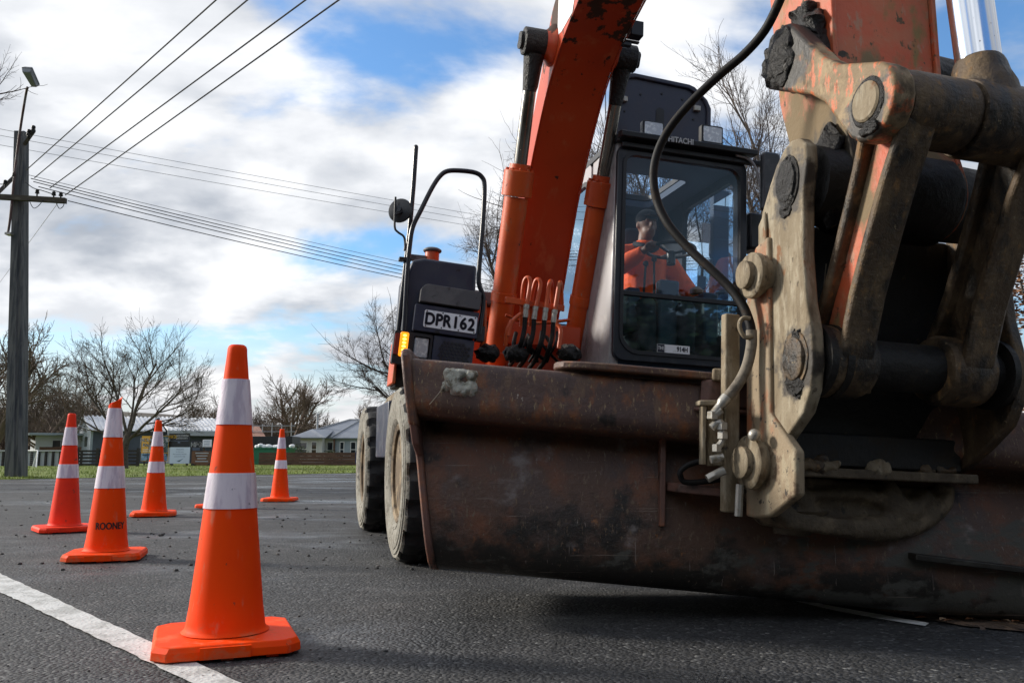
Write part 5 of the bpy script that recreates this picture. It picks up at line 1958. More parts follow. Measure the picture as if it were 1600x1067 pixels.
# mirror and arm on the far side of the cab
g = MB()
a, b = mp(1188, 330, y=CY0 - .15), mp(1216, 242, y=CY0 - .15)
g.prism(rrect(a.x, b.x, a.z, b.z, .035), CY0 - .19, CY0 - .13, FX)
cm_ = part('cab_mirror', g, X['mirror'], smooth=35, bevel=.02, seg=3)
g = MB()
pts = [mp(px, py, y=CY0 - .08) for px, py in ((1150, 243), (1168, 248), (1180, 262), (1188, 290), (1191, 318))]
g.tube(curve(pts, 5), .011, 8)
g.cyl(mp(1186, 281, y=CY0 - .1), mp(1200, 282, y=CY0 - .14), .008, n=8)
part('mirror_arm', g, X['silver'], cm_, smooth=50)
g = MB()
a, b = mp(1163, 392, y=CY0 + .1), mp(1186, 338, y=CY0 + .1)
g.box(a.x, b.x, CY0 + .02, CY0 + .2, a.z, b.z)
part('door_latch_box', g, X['black'], cab, smooth=30, bevel=.02)
# inside
px_seat = mp(1012, 420, y=.45).x
g = MB()
g.prism(rrect(px_seat - .25, px_seat + .27, 1.60, 1.74, .05), .10, .62, FX)
g.prism(rrect(px_seat - .23, px_seat + .25, 1.745, 2.38, .08), .64, .78, FX)
g.prism(rrect(px_seat - .13, px_seat + .15, 2.385, 2.58, .06), .66, .76, FX)
g.box(px_seat - .2, px_seat + .2, .15, .6, CZ0 + .02, 1.595)
part('seat', g, X['seat'], cab, smooth=35, bevel=.03, seg=3)
g = MB()
cc = mp(1043, 440, y=.02)
g.prism([(.0, CZ0 + .02), (.14, CZ0 + .02), (.06, 1.98), (-.03, 1.98)], cc.x - .085, cc.x + .085, FY)
g.box(px_seat - .36, px_seat - .25, .0, .5, 1.6, 1.9)
g.box(px_seat + .29, px_seat + .42, .0, .5, 1.5, 1.92)
part('console', g, mat('console_blue_grey', (.05, .075, .12), .6), cab, smooth=30, bevel=.02)
sw = mp(1048, 391, y=.02)
g = MB()
wmx = Matrix.Translation(sw) @ Matrix.Rotation(radians(-5), 4, 'X')
cir = [wmx @ Vector((.19 * cos(2 * pi * k / 36), .19 * sin(2 * pi * k / 36), 0)) for k in range(37)]
g.tube(cir, .014, 8, False)
for a in (90, 210, 330):
    g.tube([wmx @ Vector((0, 0, -.03)), wmx @ Vector((.19 * cos(radians(a)), .19 * sin(radians(a)), 0))], .011, 6)
g.cyl(wmx @ Vector((0, 0, -.12)), wmx @ Vector((0, 0, -.015)), .035, n=12)
part('steering_wheel', g, X['black'], cab, smooth=40)
g = MB()
for (px0, py0, px1, py1) in ((1022, 480, 1022, 405), (1005, 470, 1009, 412)):
    g.tube([mp(px0, py0, y=.05), mp(px1, py1, y=.02)], .010, 8)
    g.ball(mp(px1, py1, y=.02), .024, 8, 6)
part('control_lever', g, X['black'], cab, smooth=40)
g = MB()
a, b = mp(1112, 480, y=.8), mp(1138, 300, y=.8)
g.box(a.x, b.x, .78, .86, a.z - .1, b.z)
g.box(mp(1094, 0, y=.6).x, mp(1108, 0, y=.6).x, .6, .7, 1.6, 2.2)
part('inner_post', g, mat('inner_post_blue', (.06, .12, .22), .6), cab, smooth=0, bevel=.01)
g = MB()
a, b = mp(1088, 400, y=.7), mp(1100, 355, y=.7)
g.box(a.x, b.x, .58, .595, a.z, b.z)
part('notice', g, X['plate'], cab, smooth=0)

# ---------------------------------------------------------------- boom
low = [(.62, 1.22), (.52, 1.45), (.42, 1.72), (.27, 2.03), (.08, 2.45), (-.09, 2.73), (-.27, 2.97), (-.47, 3.19), (-.74, 3.375), (-1.10, 3.51), (-1.7, 3.66), (-2.5, 3.78), (-3.2, 3.86)]
upp = [(-3.25, 4.12), (-2.5, 4.22), (-1.7, 4.22), (-1.05, 4.06), (-.559, 3.83), (-.38, 3.62), (-.27, 3.42), (-.02, 3.05), (.25, 2.62), (.55, 2.12), (.76, 1.72), (.85, 1.40), (.80, 1.22)]
low_s = curve([(0, a, b) for a, b in low], 4)
upp_s = curve([(0, a, b) for a, b in upp], 4)
poly = [(p.y, p.z) for p in low_s] + [(p.y, p.z) for p in upp_s]
g = MB()
n = len(low_s)
BW = .21
# box section: bottom, top, two sides, with the side plates standing a little proud
vs = []
for lp in (low_s, list(reversed(upp_s))):
    pass
up_r = list(reversed(upp_s))
m_ = len(low_s)


def resample(P, n):
    L = [0]
    for i in range(1, len(P)):
        L.append(L[-1] + (P[i] - P[i - 1]).length)
    out = []
    for k in range(n):
        t = L[-1] * k / (n - 1)
        i = max(j for j in range(len(L)) if L[j] <= t + 1e-9)
        i = min(i, len(P) - 2)
        f = (t - L[i]) / max(1e-9, L[i + 1] - L[i])
        out.append(P[i].lerp(P[i + 1], f))
    return out


lo_r, up_r = resample(low_s, 60), resample(up_r, 60)
rows = []
for a, b in zip(lo_r, up_r):
    d = (b - a).normalized()
    rows.append([Vector((-BW, a.y, a.z)), Vector((-BW, b.y, b.z)), Vector((BW, b.y, b.z)), Vector((BW, a.y, a.z))])
vs = [v for r_ in rows for v in r_]
fs = []
for i in range(59):
    for k in range(4):
        fs.append((i * 4 + k, i * 4 + (k + 1) % 4, (i + 1) * 4 + (k + 1) % 4, (i + 1) * 4 + k))
fs += [(3, 2, 1, 0), tuple(59 * 4 + k for k in range(4))]
g.add(vs, fs)
boom = part('boom', g, X['boom'], smooth=35, bevel=.012)
g = MB()
c_ = mp(838, 74, x=-.33)
cr_ = mp(972, 84, x=.33)
by, bz = (c_.y + cr_.y) / 2, (c_.z + cr_.z) / 2
BPIN = Vector((0, by, bz))
for s_ in (-1, 1):
    g = MB()
    g.lathe([(.15, s_ * (BW + .002)), (.145, s_ * (BW + .02)), (.11, s_ * (BW + .045)), (.10, s_ * (BW + .06))], (0, by, bz), 'x', 28)
    part('pin_boss', g, X['boom'], boom, smooth=40)
# white decal panel
g = MB()
q = [mp(873, -12, x=-BW - .003), mp(899, -12, x=-BW - .003), mp(894, 20, x=-BW - .003), mp(877, 50, x=-BW - .003), mp(871, 56, x=-BW - .003)]
g.prism([(p.y, p.z) for p in q], -BW - .003, -BW - .001, FY)
part('decal', g, X['white'], boom, smooth=0)
# weld seam across the underside
g = MB()
a, b = mp(824, 286, x=-.2), mp(908, 291, x=.2)
g.tube([(-.205, a.y - .004, a.z), (.205, a.y - .004, a.z)], .006, 6)
part('weld_seam', g, X['boom'], boom, smooth=40)
for s_ in (-1, 1):
    g = MB()
    g.tube([Vector((s_ * (BW + .002), v.y, v.z)) for v in lo_r[2:56]], .006, 6)
    part('weld_bead', g, X['boom'], boom, smooth=40)
# boom work lamp
q = mp(993, 47, x=.30)
g = MB().box(q.x - .045, q.x + .05, q.y - .03, q.y + .05, q.z - .055, q.z + .055)
g.box(q.x - .075, q.x + .03, q.y - .01, q.y + .02, q.z - .10, q.z - .085)
g.box(q.x - .10, q.x - .03, q.y - .015, q.y + .02, q.z - .135, q.z - .105)
wl_ = part('boom_lamp', g, X['black'], boom, smooth=30, bevel=.006)

# boom cylinders
for s_, (pb_, pt_, pg) in ((-1, ((776, 552), (807, 258), (829, 125))), (1, ((895, 552), (937, 274), (962, 130)))):
    x_ = s_ * .335
    B0, B1 = mp(*pb_, x=x_), mp(*pt_, x=x_)
    T0 = Vector((x_, by, bz))
    axd = (B1 - B0).normalized()
    L1 = (B1 - B0).length
    # the cylinder is straight: it points at the pin
    axd = (T0 - B0).normalized()
    B1 = B0 + axd * L1
    g = MB()
    P = lambda t: B0 + axd * t
    g.tube([P(-.16), P(-.06), P(0), P(.02), P(.025), P(L1 - .24)], [.05, .088, .094, .094, .089, .089], 28)
    cyl_ = part('boom_cylinder', g, X['orange'], smooth=40)
    g = MB()
    g.tube([P(L1 - .235), P(L1 - .23), P(L1 - .05), P(L1 - .045), P(L1 - .043), P(L1)], [.09, .112, .112, .106, .078, .076], 28)
    for k in range(10):
        a = 2 * pi * k / 10
        u_ = axd.orthogonal().normalized()
        w_ = axd.cross(u_)
        o_ = u_ * (.095 * cos(a)) + w_ * (.095 * sin(a))
        g.cyl(P(L1 - .044) + o_, P(L1 - .030) + o_, .011, n=6)
    part('gland', g, X['orange'], cyl_, smooth=40)
    g = MB()
    g.tube([P(.40), P(.402), P(.47), P(.472)], [.0895, .097, .097, .0895], 24)
    part('clamp_band', g, X['orange'], cyl_, smooth=40)
    g = MB()
    Lt = (T0 - B0).length
    g.tube([P(L1 - .01), P(Lt - .34)], .049, 24)
    part('rod', g, X['rod_dark'], cyl_, smooth=40)
    g = MB()
    g.tube([P(Lt - .34), P(Lt - .30), P(Lt - .16), P(Lt - .08)], [.049, .055, .066, .075], 20)
    g.lathe([(.09, s_ * .255), (.098, s_ * .262), (.098, s_ * .42), (.09, s_ * .427), (.06, s_ * .43), (.06, s_ * .452), (.03, s_ * .452)], (0, by, bz), 'x', 24)
    part('rod_eye', g, X['grease'], cyl_, smooth=40, jitter=.006, jscale=18)

# hose bracket and hoses between the cylinders
yb = -.34
br = [mp(772, 462, y=-.42), mp(900, 487, y=-.42)]
g = MB()
a, b = mp(793, 466, y=-.40), mp(886, 480, y=-.40)
g.hexa([Vector((a.x, yb - .008, a.z - .022)), Vector((b.x, yb - .008, b.z - .022)), Vector((b.x, yb + .008, b.z - .022)), Vector((a.x, yb + .008, a.z - .022)),
        Vector((a.x, yb - .008, a.z + .022)), Vector((b.x, yb - .008, b.z + .022)), Vector((b.x, yb + .008, b.z + .022)), Vector((a.x, yb + .008, a.z + .022))])
part('hose_bracket', g, X['orange'], smooth=30, bevel=.004)
yh = yb - .04
for k, (pxb, pxt, pyt, pyb, loop) in enumerate(((821, 824, 434, 478, 1), (835, 840, 437, 481, 1), (853, 859, 439, 483, 0), (867, 874, 441, 486, 0))):
    g = MB()
    if loop:
        pts = [mp(pxb - 6, 510, y=yb + .05), mp(pxb - 5, 470, y=yb + .02), mp(pxt - 6, pyt + 12, y=yb), mp(pxt - 2, pyt + 1, y=yb - .02), mp(pxt + 3, pyt + 1, y=yh), mp(pxt + 4, pyt + 12, y=yh), mp(pxb + 2, pyb, y=yh)]
    else:
        pts = [mp(pxt + 4, pyt + 40, y=yb + .16), mp(pxt + 3, pyt + 12, y=yb + .12), mp(pxt + 2, pyt + 1, y=yb + .02), mp(pxt, pyt + 3, y=yh), mp(pxt - 2, pyt + 14, y=yh), mp(pxb, pyb, y=yh)]
    g.tube(curve(pts, 5), .0155, 10)
    pp = part('oil_pipe', g, X['orange'], smooth=60)
    xb = pxb + (2 if loop else 0)
    a, b = mp(xb, pyb - 2, y=yh), mp(xb - 2.5, pyb + 18, y=yh)
    g = MB().tube([a, a.lerp(b, .3), a.lerp(b, .32), a.lerp(b, .6), a.lerp(b, .62), b], [.021, .021, .018, .018, .020, .019], 12)
    part('hose_fitting', g, X['zinc'], pp, smooth=40)
    g = MB().tube(curve([b, mp(xb - 4, pyb + 38, y=yh), mp(xb - 9, pyb + 58, y=yh), mp(xb - 16, pyb + 78, y=yh + .1), mp(xb - 26, pyb + 92, y=yh + .3)], 5), .0165, 10)
    part('hose', g, X['hose'], pp, smooth=60)
g = MB()
g.tube(curve([mp(800, 500, y=-.38), mp(793, 515, y=-.38), mp(790, 540, y=-.36)], 5), .014, 8)
g.tube(curve([mp(814, 490, y=-.37), mp(800, 503, y=-.38), mp(794, 525, y=-.38)], 5), .014, 8)
g.tube(curve([mp(868, 505, y=-.3), mp(876, 515, y=-.33), mp(873, 545, y=-.35)], 5), .015, 8)
g.tube(curve([mp(790, 492, y=-.2), mp(830, 505, y=-.2), mp(890, 500, y=-.2)], 5), .012, 8)
g.tube(curve([mp(757, 470, y=-.3), mp(757, 520, y=-.32), mp(752, 545, y=-.3)], 5), .016, 8)
part('oil_pipe', g, X['orange'], smooth=60)
g = MB()
a, b = mp(795, 535, y=.2), mp(885, 512, y=.2)
g.box(-.34, .30, .12, .20, a.z - .02, b.z)
g.box(-.56, .40, .30, .55, 1.1, 1.5)
part('boom_foot_guard', g, X['boom'], smooth=30, bevel=.01)
rr = random.Random(4)
g = MB()
for k in range(9):
    x0_ = rr.uniform(790, 885)
    pts = [mp(x0_ + rr.uniform(-8, 8), 520 + rr.uniform(-4, 8), y=-.1), mp(x0_ + rr.uniform(-14, 14), 540, y=-.25 - rr.random() * .1), mp(x0_ + rr.uniform(-22, 22), 565, y=-.2)]
    g.tube(curve(pts, 5), rr.uniform(.009, .016), 8)
part('hose', g, X['hose'], smooth=60)
for px in (762, 806, 889):
    g = MB().ball(mp(px, 552, y=-.30), (.085, .09, .06), 32, 22)
    part('grease_lump', g, X['grease'], smooth=60, jitter=.022, jscale=30)

# ---------------------------------------------------------------- arm and bucket linkage
A_ = Vector((0, -3.714, 1.423))
B_ = Vector((0, -3.75, .85))
T_ = Vector((0, -4.07, 1.548))
G_ = Vector((0, -3.63, 1.89))
AW = .21
wp = lambda v: tuple(MM @ v)


def tip(c, r, a0, a1, n=10):
    return [(c.y + r * cos(radians(a0 + (a1 - a0) * i / n)), c.z + r * sin(radians(a0 + (a1 - a0) * i / n))) for i in range(n + 1)]


X['arm'] = mat('faded_dirty_arm', (0.50, 0.085, 0.026), 0.5, 0, [
    ((0.44, 0.13, 0.06), 4.5, 0.44, 0.62, 9, 0.6), ((0.40, 0.20, 0.13), (22, 22, 10), 0.56, 0.66, 9, 0.7), ((0.24, 0.17, 0.07), (7, 7, 3.5), 0.53, 0.64, 9, 0.85),
    ((0.10, 0.07, 0.04), (30, 30, 22), 0.61, 0.66, 8, 0.8), ((0.03, 0.026, 0.018), 11, 0.63, 0.67, 9, 0.7),
    ((0.20, 0.145, 0.08), (9, 9, 5), 0.42, 0.60, 10, 0.85, 0, (*wp(A_ + Vector((-.1, .06, .10))), 1.25, .46)),
    ((0.05, 0.038, 0.024), (12, 12, 6), 0.42, 0.58, 10, 0.7, 0, (*wp(A_ + Vector((-.1, .0, .05))), 2.2, .42))], bump=(34, 0.5, 0.008), bump2=(120, 0.25, 0.003))
armp = [(-3.60, 4.35), (-3.69, 3.6), (-3.70, 2.8), (-3.715, 2.2), (-3.74, 1.75)] + tip(A_, .135, 165, 340) + [(-3.50, 1.62), (-3.43, 1.82), (-3.375, 2.2), (-3.28, 2.8), (-3.10, 3.6), (-3.05, 4.2), (-3.3, 4.45)]
g = MB()
xprism(g, armp, -AW + .018, AW - .018)
arm = part('arm', g, X['arm'], smooth=30, bevel=.006)
plt_ = [(a - (.014 if b > 1.6 and a < -3.5 else 0), b) for a, b in armp]
for s_ in (-1, 1):
    g = MB()
    xprism(g, plt_, s_ * (AW - .0175), s_ * AW)
    part('side_plate', g, X['arm'], arm, smooth=30, bevel=.004)
g = MB()
g.lathe([(.09, -AW - .09), (.125, -AW - .085), (.13, -AW), (.15, -AW + .03), (.15, AW - .03), (.13, AW), (.125, AW + .14), (.09, AW + .15)], A_, 'x', 28)
part('tip_boss', g, X['dark_steel'], arm, smooth=40)
for s_, x1_ in ((-1, -.30), (1, .41)):
    g = MB()
    g.lathe([(.105, s_ * (AW + .001)), (.10, s_ * (AW + .02)), (.095, x1_)], G_, 'x', 24)
    part('guide_pin', g, X['grease'], arm, smooth=40, jitter=.008, jscale=16)
# mud and grease caked on the arm
for (px, py, xx, r_) in ((1268, 60, -.225, (.05, .075, .10)), (1258, 40, -.22, (.04, .06, .07)), (1248, 120, -.215, (.03, .07, .06)), (1292, 285, -.24, (.05, .06, .16)), (1300, 225, -.22, (.03, .05, .06))):
    g = MB().ball(mp(px, py, x=xx), r_, 30, 20)
    part('grease_lump', g, X['grease'], arm, smooth=60, jitter=.030, jscale=26)


X['link'] = mat('scraped_guide_link', (0.20, 0.135, 0.066), 0.65, 0, [
    ((0.34, 0.25, 0.145), 9, 0.44, 0.62, 9, 0.75), ((0.50, 0.125, 0.038), (16, 40, 16), 0.525, 0.58, 9, 0.5), ((0.52, 0.20, 0.10), (30, 60, 30), 0.62, 0.67, 8, 0.5),
    ((0.085, 0.058, 0.032), (14, 14, 7), 0.50, 0.66, 10, 0.85),
    ((0.020, 0.016, 0.012), 14, 0.42, 0.60, 10, 0.5, 0, (*wp(G_ + Vector((-.30, 0, .0))), 2.6, .46)),
    ((0.028, 0.021, 0.014), 18, 0.42, 0.62, 10, 0.5, 0, (*wp(T_ + Vector((-.335, .0, -.03))), 4.4, .40))], bump=(30, 0.6, 0.009), bump2=(110, 0.35, 0.003))


def link_shape(c0, r0, c1, r1, waist, n=9):
    """outline of a link between two bosses"""
    d = Vector((c1.y - c0.y, c1.z - c0.z))
    L = d.length
    d.normalize()
    nn = Vector((-d.y, d.x))
    a0 = math.degrees(math.atan2(d.y, d.x))
    c0v, c1v = Vector((c0.y, c0.z)), Vector((c1.y, c1.z))
    out = [tuple(c1v + Vector((cos(radians(a0 + t)), sin(radians(a0 + t)))) * r1) for t in [(-100 + 200 * i / n) for i in range(n + 1)]]
    out += [tuple(c0v + d * (L * .62) + nn * (waist * 1.02)), tuple(c0v + d * (L * .45) + nn * waist)]
    out += [tuple(c0v + Vector((cos(radians(a0 + t)), sin(radians(a0 + t)))) * r0) for t in [(100 + 160 * i / n) for i in range(n + 1)]]
    out += [tuple(c0v + d * (L * .45) - nn * waist), tuple(c0v + d * (L * .62) - nn * waist * 1.02)]
    return out


for s_, x0, x1 in ((-1, -.335, -.262), (1, .40, .47)):
    g = MB()
    xprism(g, link_shape(G_, .112, T_, .112, .058), x0, x1)
    gl_ = part('guide_link', g, X['link'], smooth=35, bevel=.012, seg=3)
    xx = x0 if s_ < 0 else x1
    g = MB()
    g.lathe([(.058, s_ * 0), (.058, s_ * .008), (.052, s_ * .013), (.015, s_ * .011)], (xx, T_.y, T_.z), 'x', 24)
    part('pin_end', g, X['dusty'], gl_, smooth=40)
    g = MB()
    g.lathe([(.057, s_ * 0), (.059, s_ * .006), (.068, s_ * .005), (.072, s_ * 0)], (xx, T_.y, T_.z), 'x', 32)
    part('pin_collar', g, X['grease'], gl_, smooth=40, jitter=.003, jscale=40)
    g = MB().ball((xx + s_ * .004, T_.y - .01, T_.z - .082), (.012, .042, .022), 14, 8)
    part('grease_lump', g, X['grease'], gl_, smooth=60, jitter=.012, jscale=40)
    g = MB().ball((xx - s_ * .0, G_.y + .005, G_.z), (.028, .085, .105), 34, 22)
    part('grease_lump', g, X['grease'], gl_, smooth=60, jitter=.020, jscale=34)
# top pin with its sleeves
g = MB()
g.lathe([(.08, -.261), (.100, -.258), (.106, -.22), (.106, -.04), (.099, -.036), (.099, -.028)], T_, 'x', 36)
part('link_sleeve', g, X['grimy'], smooth=40, jitter=.003, jscale=18)
g = MB()
g.lathe([(.08, .204), (.100, .206), (.106, .21), (.106, .38), (.100, .396), (.08, .399)], T_, 'x', 36)
part('link_sleeve', g, X['grimy'], smooth=40, jitter=.003, jscale=18)
g = MB()
g.lathe([(.08, -.026), (.110, -.022), (.115, -.01), (.115, .185), (.110, .198), (.08, .202)], T_, 'x', 36)
rt = mp(1486, -2, x=.075) - Vector((0, 0, 0))
rb = Vector((.075, T_.y, T_.z))
rd = (Vector((.075, -3.93, 2.75)) - rb).normalized()
g.tube([rb + rd * .05, rb + rd * .11, rb + rd * .15, rb + rd * .18, rb + rd * .195], [.100, .092, .080, .076, .070], 28)
part('rod_eye', g, X['grimy'], smooth=40, jitter=.004, jscale=16)
g = MB()
g.tube([rb + rd * .2, rb + rd * 1.35], .064, 32)
bcr = part('bucket_cylinder_rod', g, X['chrome'], smooth=40)
g = MB()
g.tube([rb + rd * 1.0, rb + rd * 1.01, rb + rd * 1.15, rb + rd * 1.16, rb + rd * 2.2], [.07, .115, .115, .095, .095], 28)
part('bucket_cylinder', g, X['orange'], smooth=40)

# the two legs of the bucket link
for xl in (-.222, .215):
    c0, c1 = T_, B_
    d = Vector((0, c1.y - c0.y, c1.z - c0.z))
    L = d.length
    d.normalize()
    nn = Vector((0, -d.z, d.y))               # across the leg, roughly along y
    if nn.y > 0:
        nn = -nn
    g = MB()
    hw = .056
    for side, w0 in ((1, .060), (-1, .058)):
        a_, b_ = [], []
        for t in (.03, .14, .25, .45, .70, .82, .90, .98):
            spread = w0 + (.016 * max(0, min(1, (.30 - t) / .2)) + .022 * max(0, min(1, (t - .74) / .2)))
            c_ = Vector((xl, c0.y, c0.z)) + d * (L * t) + nn * (side * spread)
            a_.append(c_)
        for i in range(len(a_) - 1):
            p, q = a_[i], a_[i + 1]
            th = nn * (side * .022)
            g.hexa([p + Vector((-hw, 0, 0)) - th * .5, p + Vector((hw, 0, 0)) - th * .5, p + Vector((hw, 0, 0)) + th, p + Vector((-hw, 0, 0)) + th,
                    q + Vector((-hw, 0, 0)) - th * .5, q + Vector((hw, 0, 0)) - th * .5, q + Vector((hw, 0, 0)) + th, q + Vector((-hw, 0, 0)) + th])
    lk = part('link_leg', g, X['grimy'], smooth=40, bevel=.010)
    g = MB()
    p, q = Vector((xl, c0.y, c0.z)) + d * (L * .13), Vector((xl, c0.y, c0.z)) + d * (L * .93)
    w_ = nn * .050
    g.hexa([p - w_ * 1.0 + Vector((-.020, 0, 0)), p + w_ * 1.0 + Vector((-.020, 0, 0)), p + w_ * 1.0 + Vector((.020, 0, 0)), p - w_ * 1.0 + Vector((.020, 0, 0)),
            q - w_ * 1.0 + Vector((-.020, 0, 0)), q + w_ * 1.0 + Vector((-.020, 0, 0)), q + w_ * 1.0 + Vector((.020, 0, 0)), q - w_ * 1.0 + Vector((.020, 0, 0))])
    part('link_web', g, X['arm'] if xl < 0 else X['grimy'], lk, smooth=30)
    g = MB()
    g.lathe([(.085, -.088), (.104, -.083), (.112, -.06), (.112, .06), (.104, .083), (.085, .088)], (xl, B_.y, B_.z), 'x', 32)
    part('link_boss', g, X['grimy'], lk, smooth=40, jitter=.004, jscale=20)
g = MB().cyl((-.315, B_.y, B_.z), (.375, B_.y, B_.z), .078, n=28)
for x_ in (-.30, -.245, .36):
    g.cyl((x_ - .012, B_.y, B_.z), (x_ + .012, B_.y, B_.z), .115, n=28)
part('link_pin', g, X['dark_steel'], smooth=40)
# a couple of dry twigs caught in the linkage
g = MB()
g.tube(curve([mp(1283, 497, x=-.2), mp(1292, 485, x=-.2), mp(1300, 470, x=-.2), mp(1312, 457, x=-.2)], 4), .0022, 4)
g.tube(curve([mp(1285, 462, x=-.2), mp(1288, 440, x=-.2), mp(1291, 412, x=-.2)], 4), .0018, 4)
part('caught_twig', g, mat('dry_straw', (.3, .26, .2), .9), smooth=40)

# ---------------------------------------------------------------- hitch
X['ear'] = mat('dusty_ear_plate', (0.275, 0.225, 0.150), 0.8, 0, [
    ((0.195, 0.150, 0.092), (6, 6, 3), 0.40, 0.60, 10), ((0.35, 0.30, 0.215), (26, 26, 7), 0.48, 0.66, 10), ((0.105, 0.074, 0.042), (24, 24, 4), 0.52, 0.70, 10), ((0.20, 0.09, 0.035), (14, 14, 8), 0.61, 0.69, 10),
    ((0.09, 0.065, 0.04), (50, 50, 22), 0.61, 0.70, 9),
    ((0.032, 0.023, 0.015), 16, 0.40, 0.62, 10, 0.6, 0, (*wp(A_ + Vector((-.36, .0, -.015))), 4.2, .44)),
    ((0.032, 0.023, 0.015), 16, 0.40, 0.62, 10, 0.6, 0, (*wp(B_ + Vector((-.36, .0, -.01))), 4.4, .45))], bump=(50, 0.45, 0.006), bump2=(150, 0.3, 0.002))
earp = [(-3.775, 1.548), (-3.73, 1.556), (-3.69, 1.540), (-3.645, 1.50), (-3.606, 1.444), (-3.559, 1.367), (-3.540, 1.30), (-3.538, .79), (-3.545, .531), (-3.60, .545),
        (-3.70, .612), (-3.789, .683), (-3.825, .75), (-3.840, .83), (-3.832, .93), (-3.808, 1.02), (-3.792, 1.175), (-3.797, 1.365), (-3.815, 1.45), (-3.812, 1.515)]
for s_, x0, x1 in ((-1, -.362, -.318), (1, .378, .422)):
    g = MB()
    xprism(g, earp, x0, x1)
    er = part('hitch_ear', g, X['ear'] if s_ < 0 else X['grimy'], smooth=30, bevel=.008, seg=3)  # right ear's darker material paints in its shade as well as grease
    xx = x0 if s_ < 0 else x1
    # step and weld bead along the back of the plate
    g = MB()
    xprism(g, [(-3.600, .60), (-3.552, .60), (-3.552, 1.32), (-3.592, 1.36), (-3.600, 1.3)], xx + s_ * .001, xx + s_ * .010)
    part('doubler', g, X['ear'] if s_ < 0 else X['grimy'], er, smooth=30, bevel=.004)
    for (c_, r_, rz) in ((A_, .050, 1.35), (B_, .054, 1.25)):
        g = MB()
        g.lathe([(r_ * 1.28, s_ * .000), (r_ * 1.25, s_ * .004), (r_ * 1.0, s_ * .003), (r_ * .98, s_ * .011), (r_ * .9, s_ * .014), (r_ * .2, s_ * .012)], (xx + s_ * .0005, c_.y + .0, c_.z), 'x', 30)
        g.v = [(v[0], v[1], c_.z + (v[2] - c_.z) * rz) for v in g.v]
        part('pin_end', g, X['grease'] if c_ is A_ else X['grimy'], er, smooth=40, jitter=.003, jscale=45)
        for k in range(4):
            dz_ = (-.085, -.05, .0, .05)[k] if c_ is A_ else (-.075, -.088, -.06, .06)[k]
            g = MB().ball((xx + s_ * .001, c_.y + (.012, -.014, .022, -.008)[k], c_.z + dz_), (.008, .026, .034) if k else (.009, .034, .03), 30, 18)
            part('grease_lump', g, X['grease'], er, smooth=60, jitter=.012, jscale=60)
g = MB()
g.box(-.376, .425, -3.62, -3.30, .495, .527)
part('hitch_floor', g, X['cast'], smooth=30, bevel=.006, jitter=0)
rr = random.Random(31)
for k in range(9):
    x_ = rr.uniform(-.30, .34)
    g = MB().ball((x_, -3.60 + rr.uniform(-.01, .015), .532), (rr.uniform(.03, .075), .025, rr.uniform(.012, .03)), 20, 12)
    part('mud_clod', g, X['grimy'] if k % 3 else X['dusty'], smooth=60, jitter=.014, jscale=40)
g = MB()
g.box(-.316, .376, -3.565, -3.50, .53, 1.34)
g.box(-.316, .376, -3.60, -3.565, .53, .64)
part('hitch_shade_back', g, X['dark_steel'], smooth=30, bevel=.008)  # back plate enlarged, its near-black colour standing for shade between the ears
# bucket-side frame of the quick hitch: back plate, cheek and pins
ya = -3.47
z0, z1 = mp(1130, 800, y=ya).z, mp(1130, 490, y=ya).z
xa = mp(1130, 600, y=ya).x
g = MB()
g.box(xa, xa + .055, ya - .015, ya + .02, z0, z1)
part('hitch_flange', g, X['dusty'], smooth=30, bevel=.006)
xc = xa + .075
cheek = [(ya - .016, z0 - .01), (ya - .016, z1 + .10), (ya - .07, z1 + .22), (ya - .15, z1 + .24), (ya - .16, z0 + .32), (ya - .30, z0 + .20), (ya - .30, z0 + .07), (ya - .16, z0 + .0), (ya - .08, z0 - .012)]
g = MB()
xprism(g, cheek, xc, xc + .035)
part('hitch_cheek', g, mat('hitch_paint', (.27, .205, .13), .75, 0, [((.36, .125, .052), (6, 6, 2.2), .50, .60, 9), ((.33, .27, .18), (20, 20, 6), .54, .64, 9), ((.13, .085, .05), 12, .56, .64, 9), ((.05, .04, .03), 30, .62, .66, 8)], bump=(40, .5, .007)), smooth=30, bevel=.008)
for (px, py, rr_, nm) in ((1168, 430, 1.0, 'hitch_pin'), (1163, 722, 1.12, 'hitch_pin')):
    c_ = mp(px, py, x=xc - .05)
    g = MB()
    g.lathe([(.040 * rr_, -.022), (.046 * rr_, -.018), (.046 * rr_, .0), (.044 * rr_, .002), (.070 * rr_, .004), (.076 * rr_, .010), (.076 * rr_, .032), (.066 * rr_, .038), (.058 * rr_, .09), (.058 * rr_, .16)], c_, 'x', 30)
    part(nm, g, X['dusty'], smooth=40, jitter=.0012, jscale=40)
    if py > 600:
        g = MB().tube([c_ + Vector((-.01, .01, -.07)), c_ + Vector((-.012, .015, -.17))], .013, 8)
        part('locking_bolt', g, X['zinc'], smooth=40)
        part('locking_bolt', MB().ball(c_ + Vector((-.0, -.06, .085)), .020, 10, 6), X['zinc'], smooth=40)
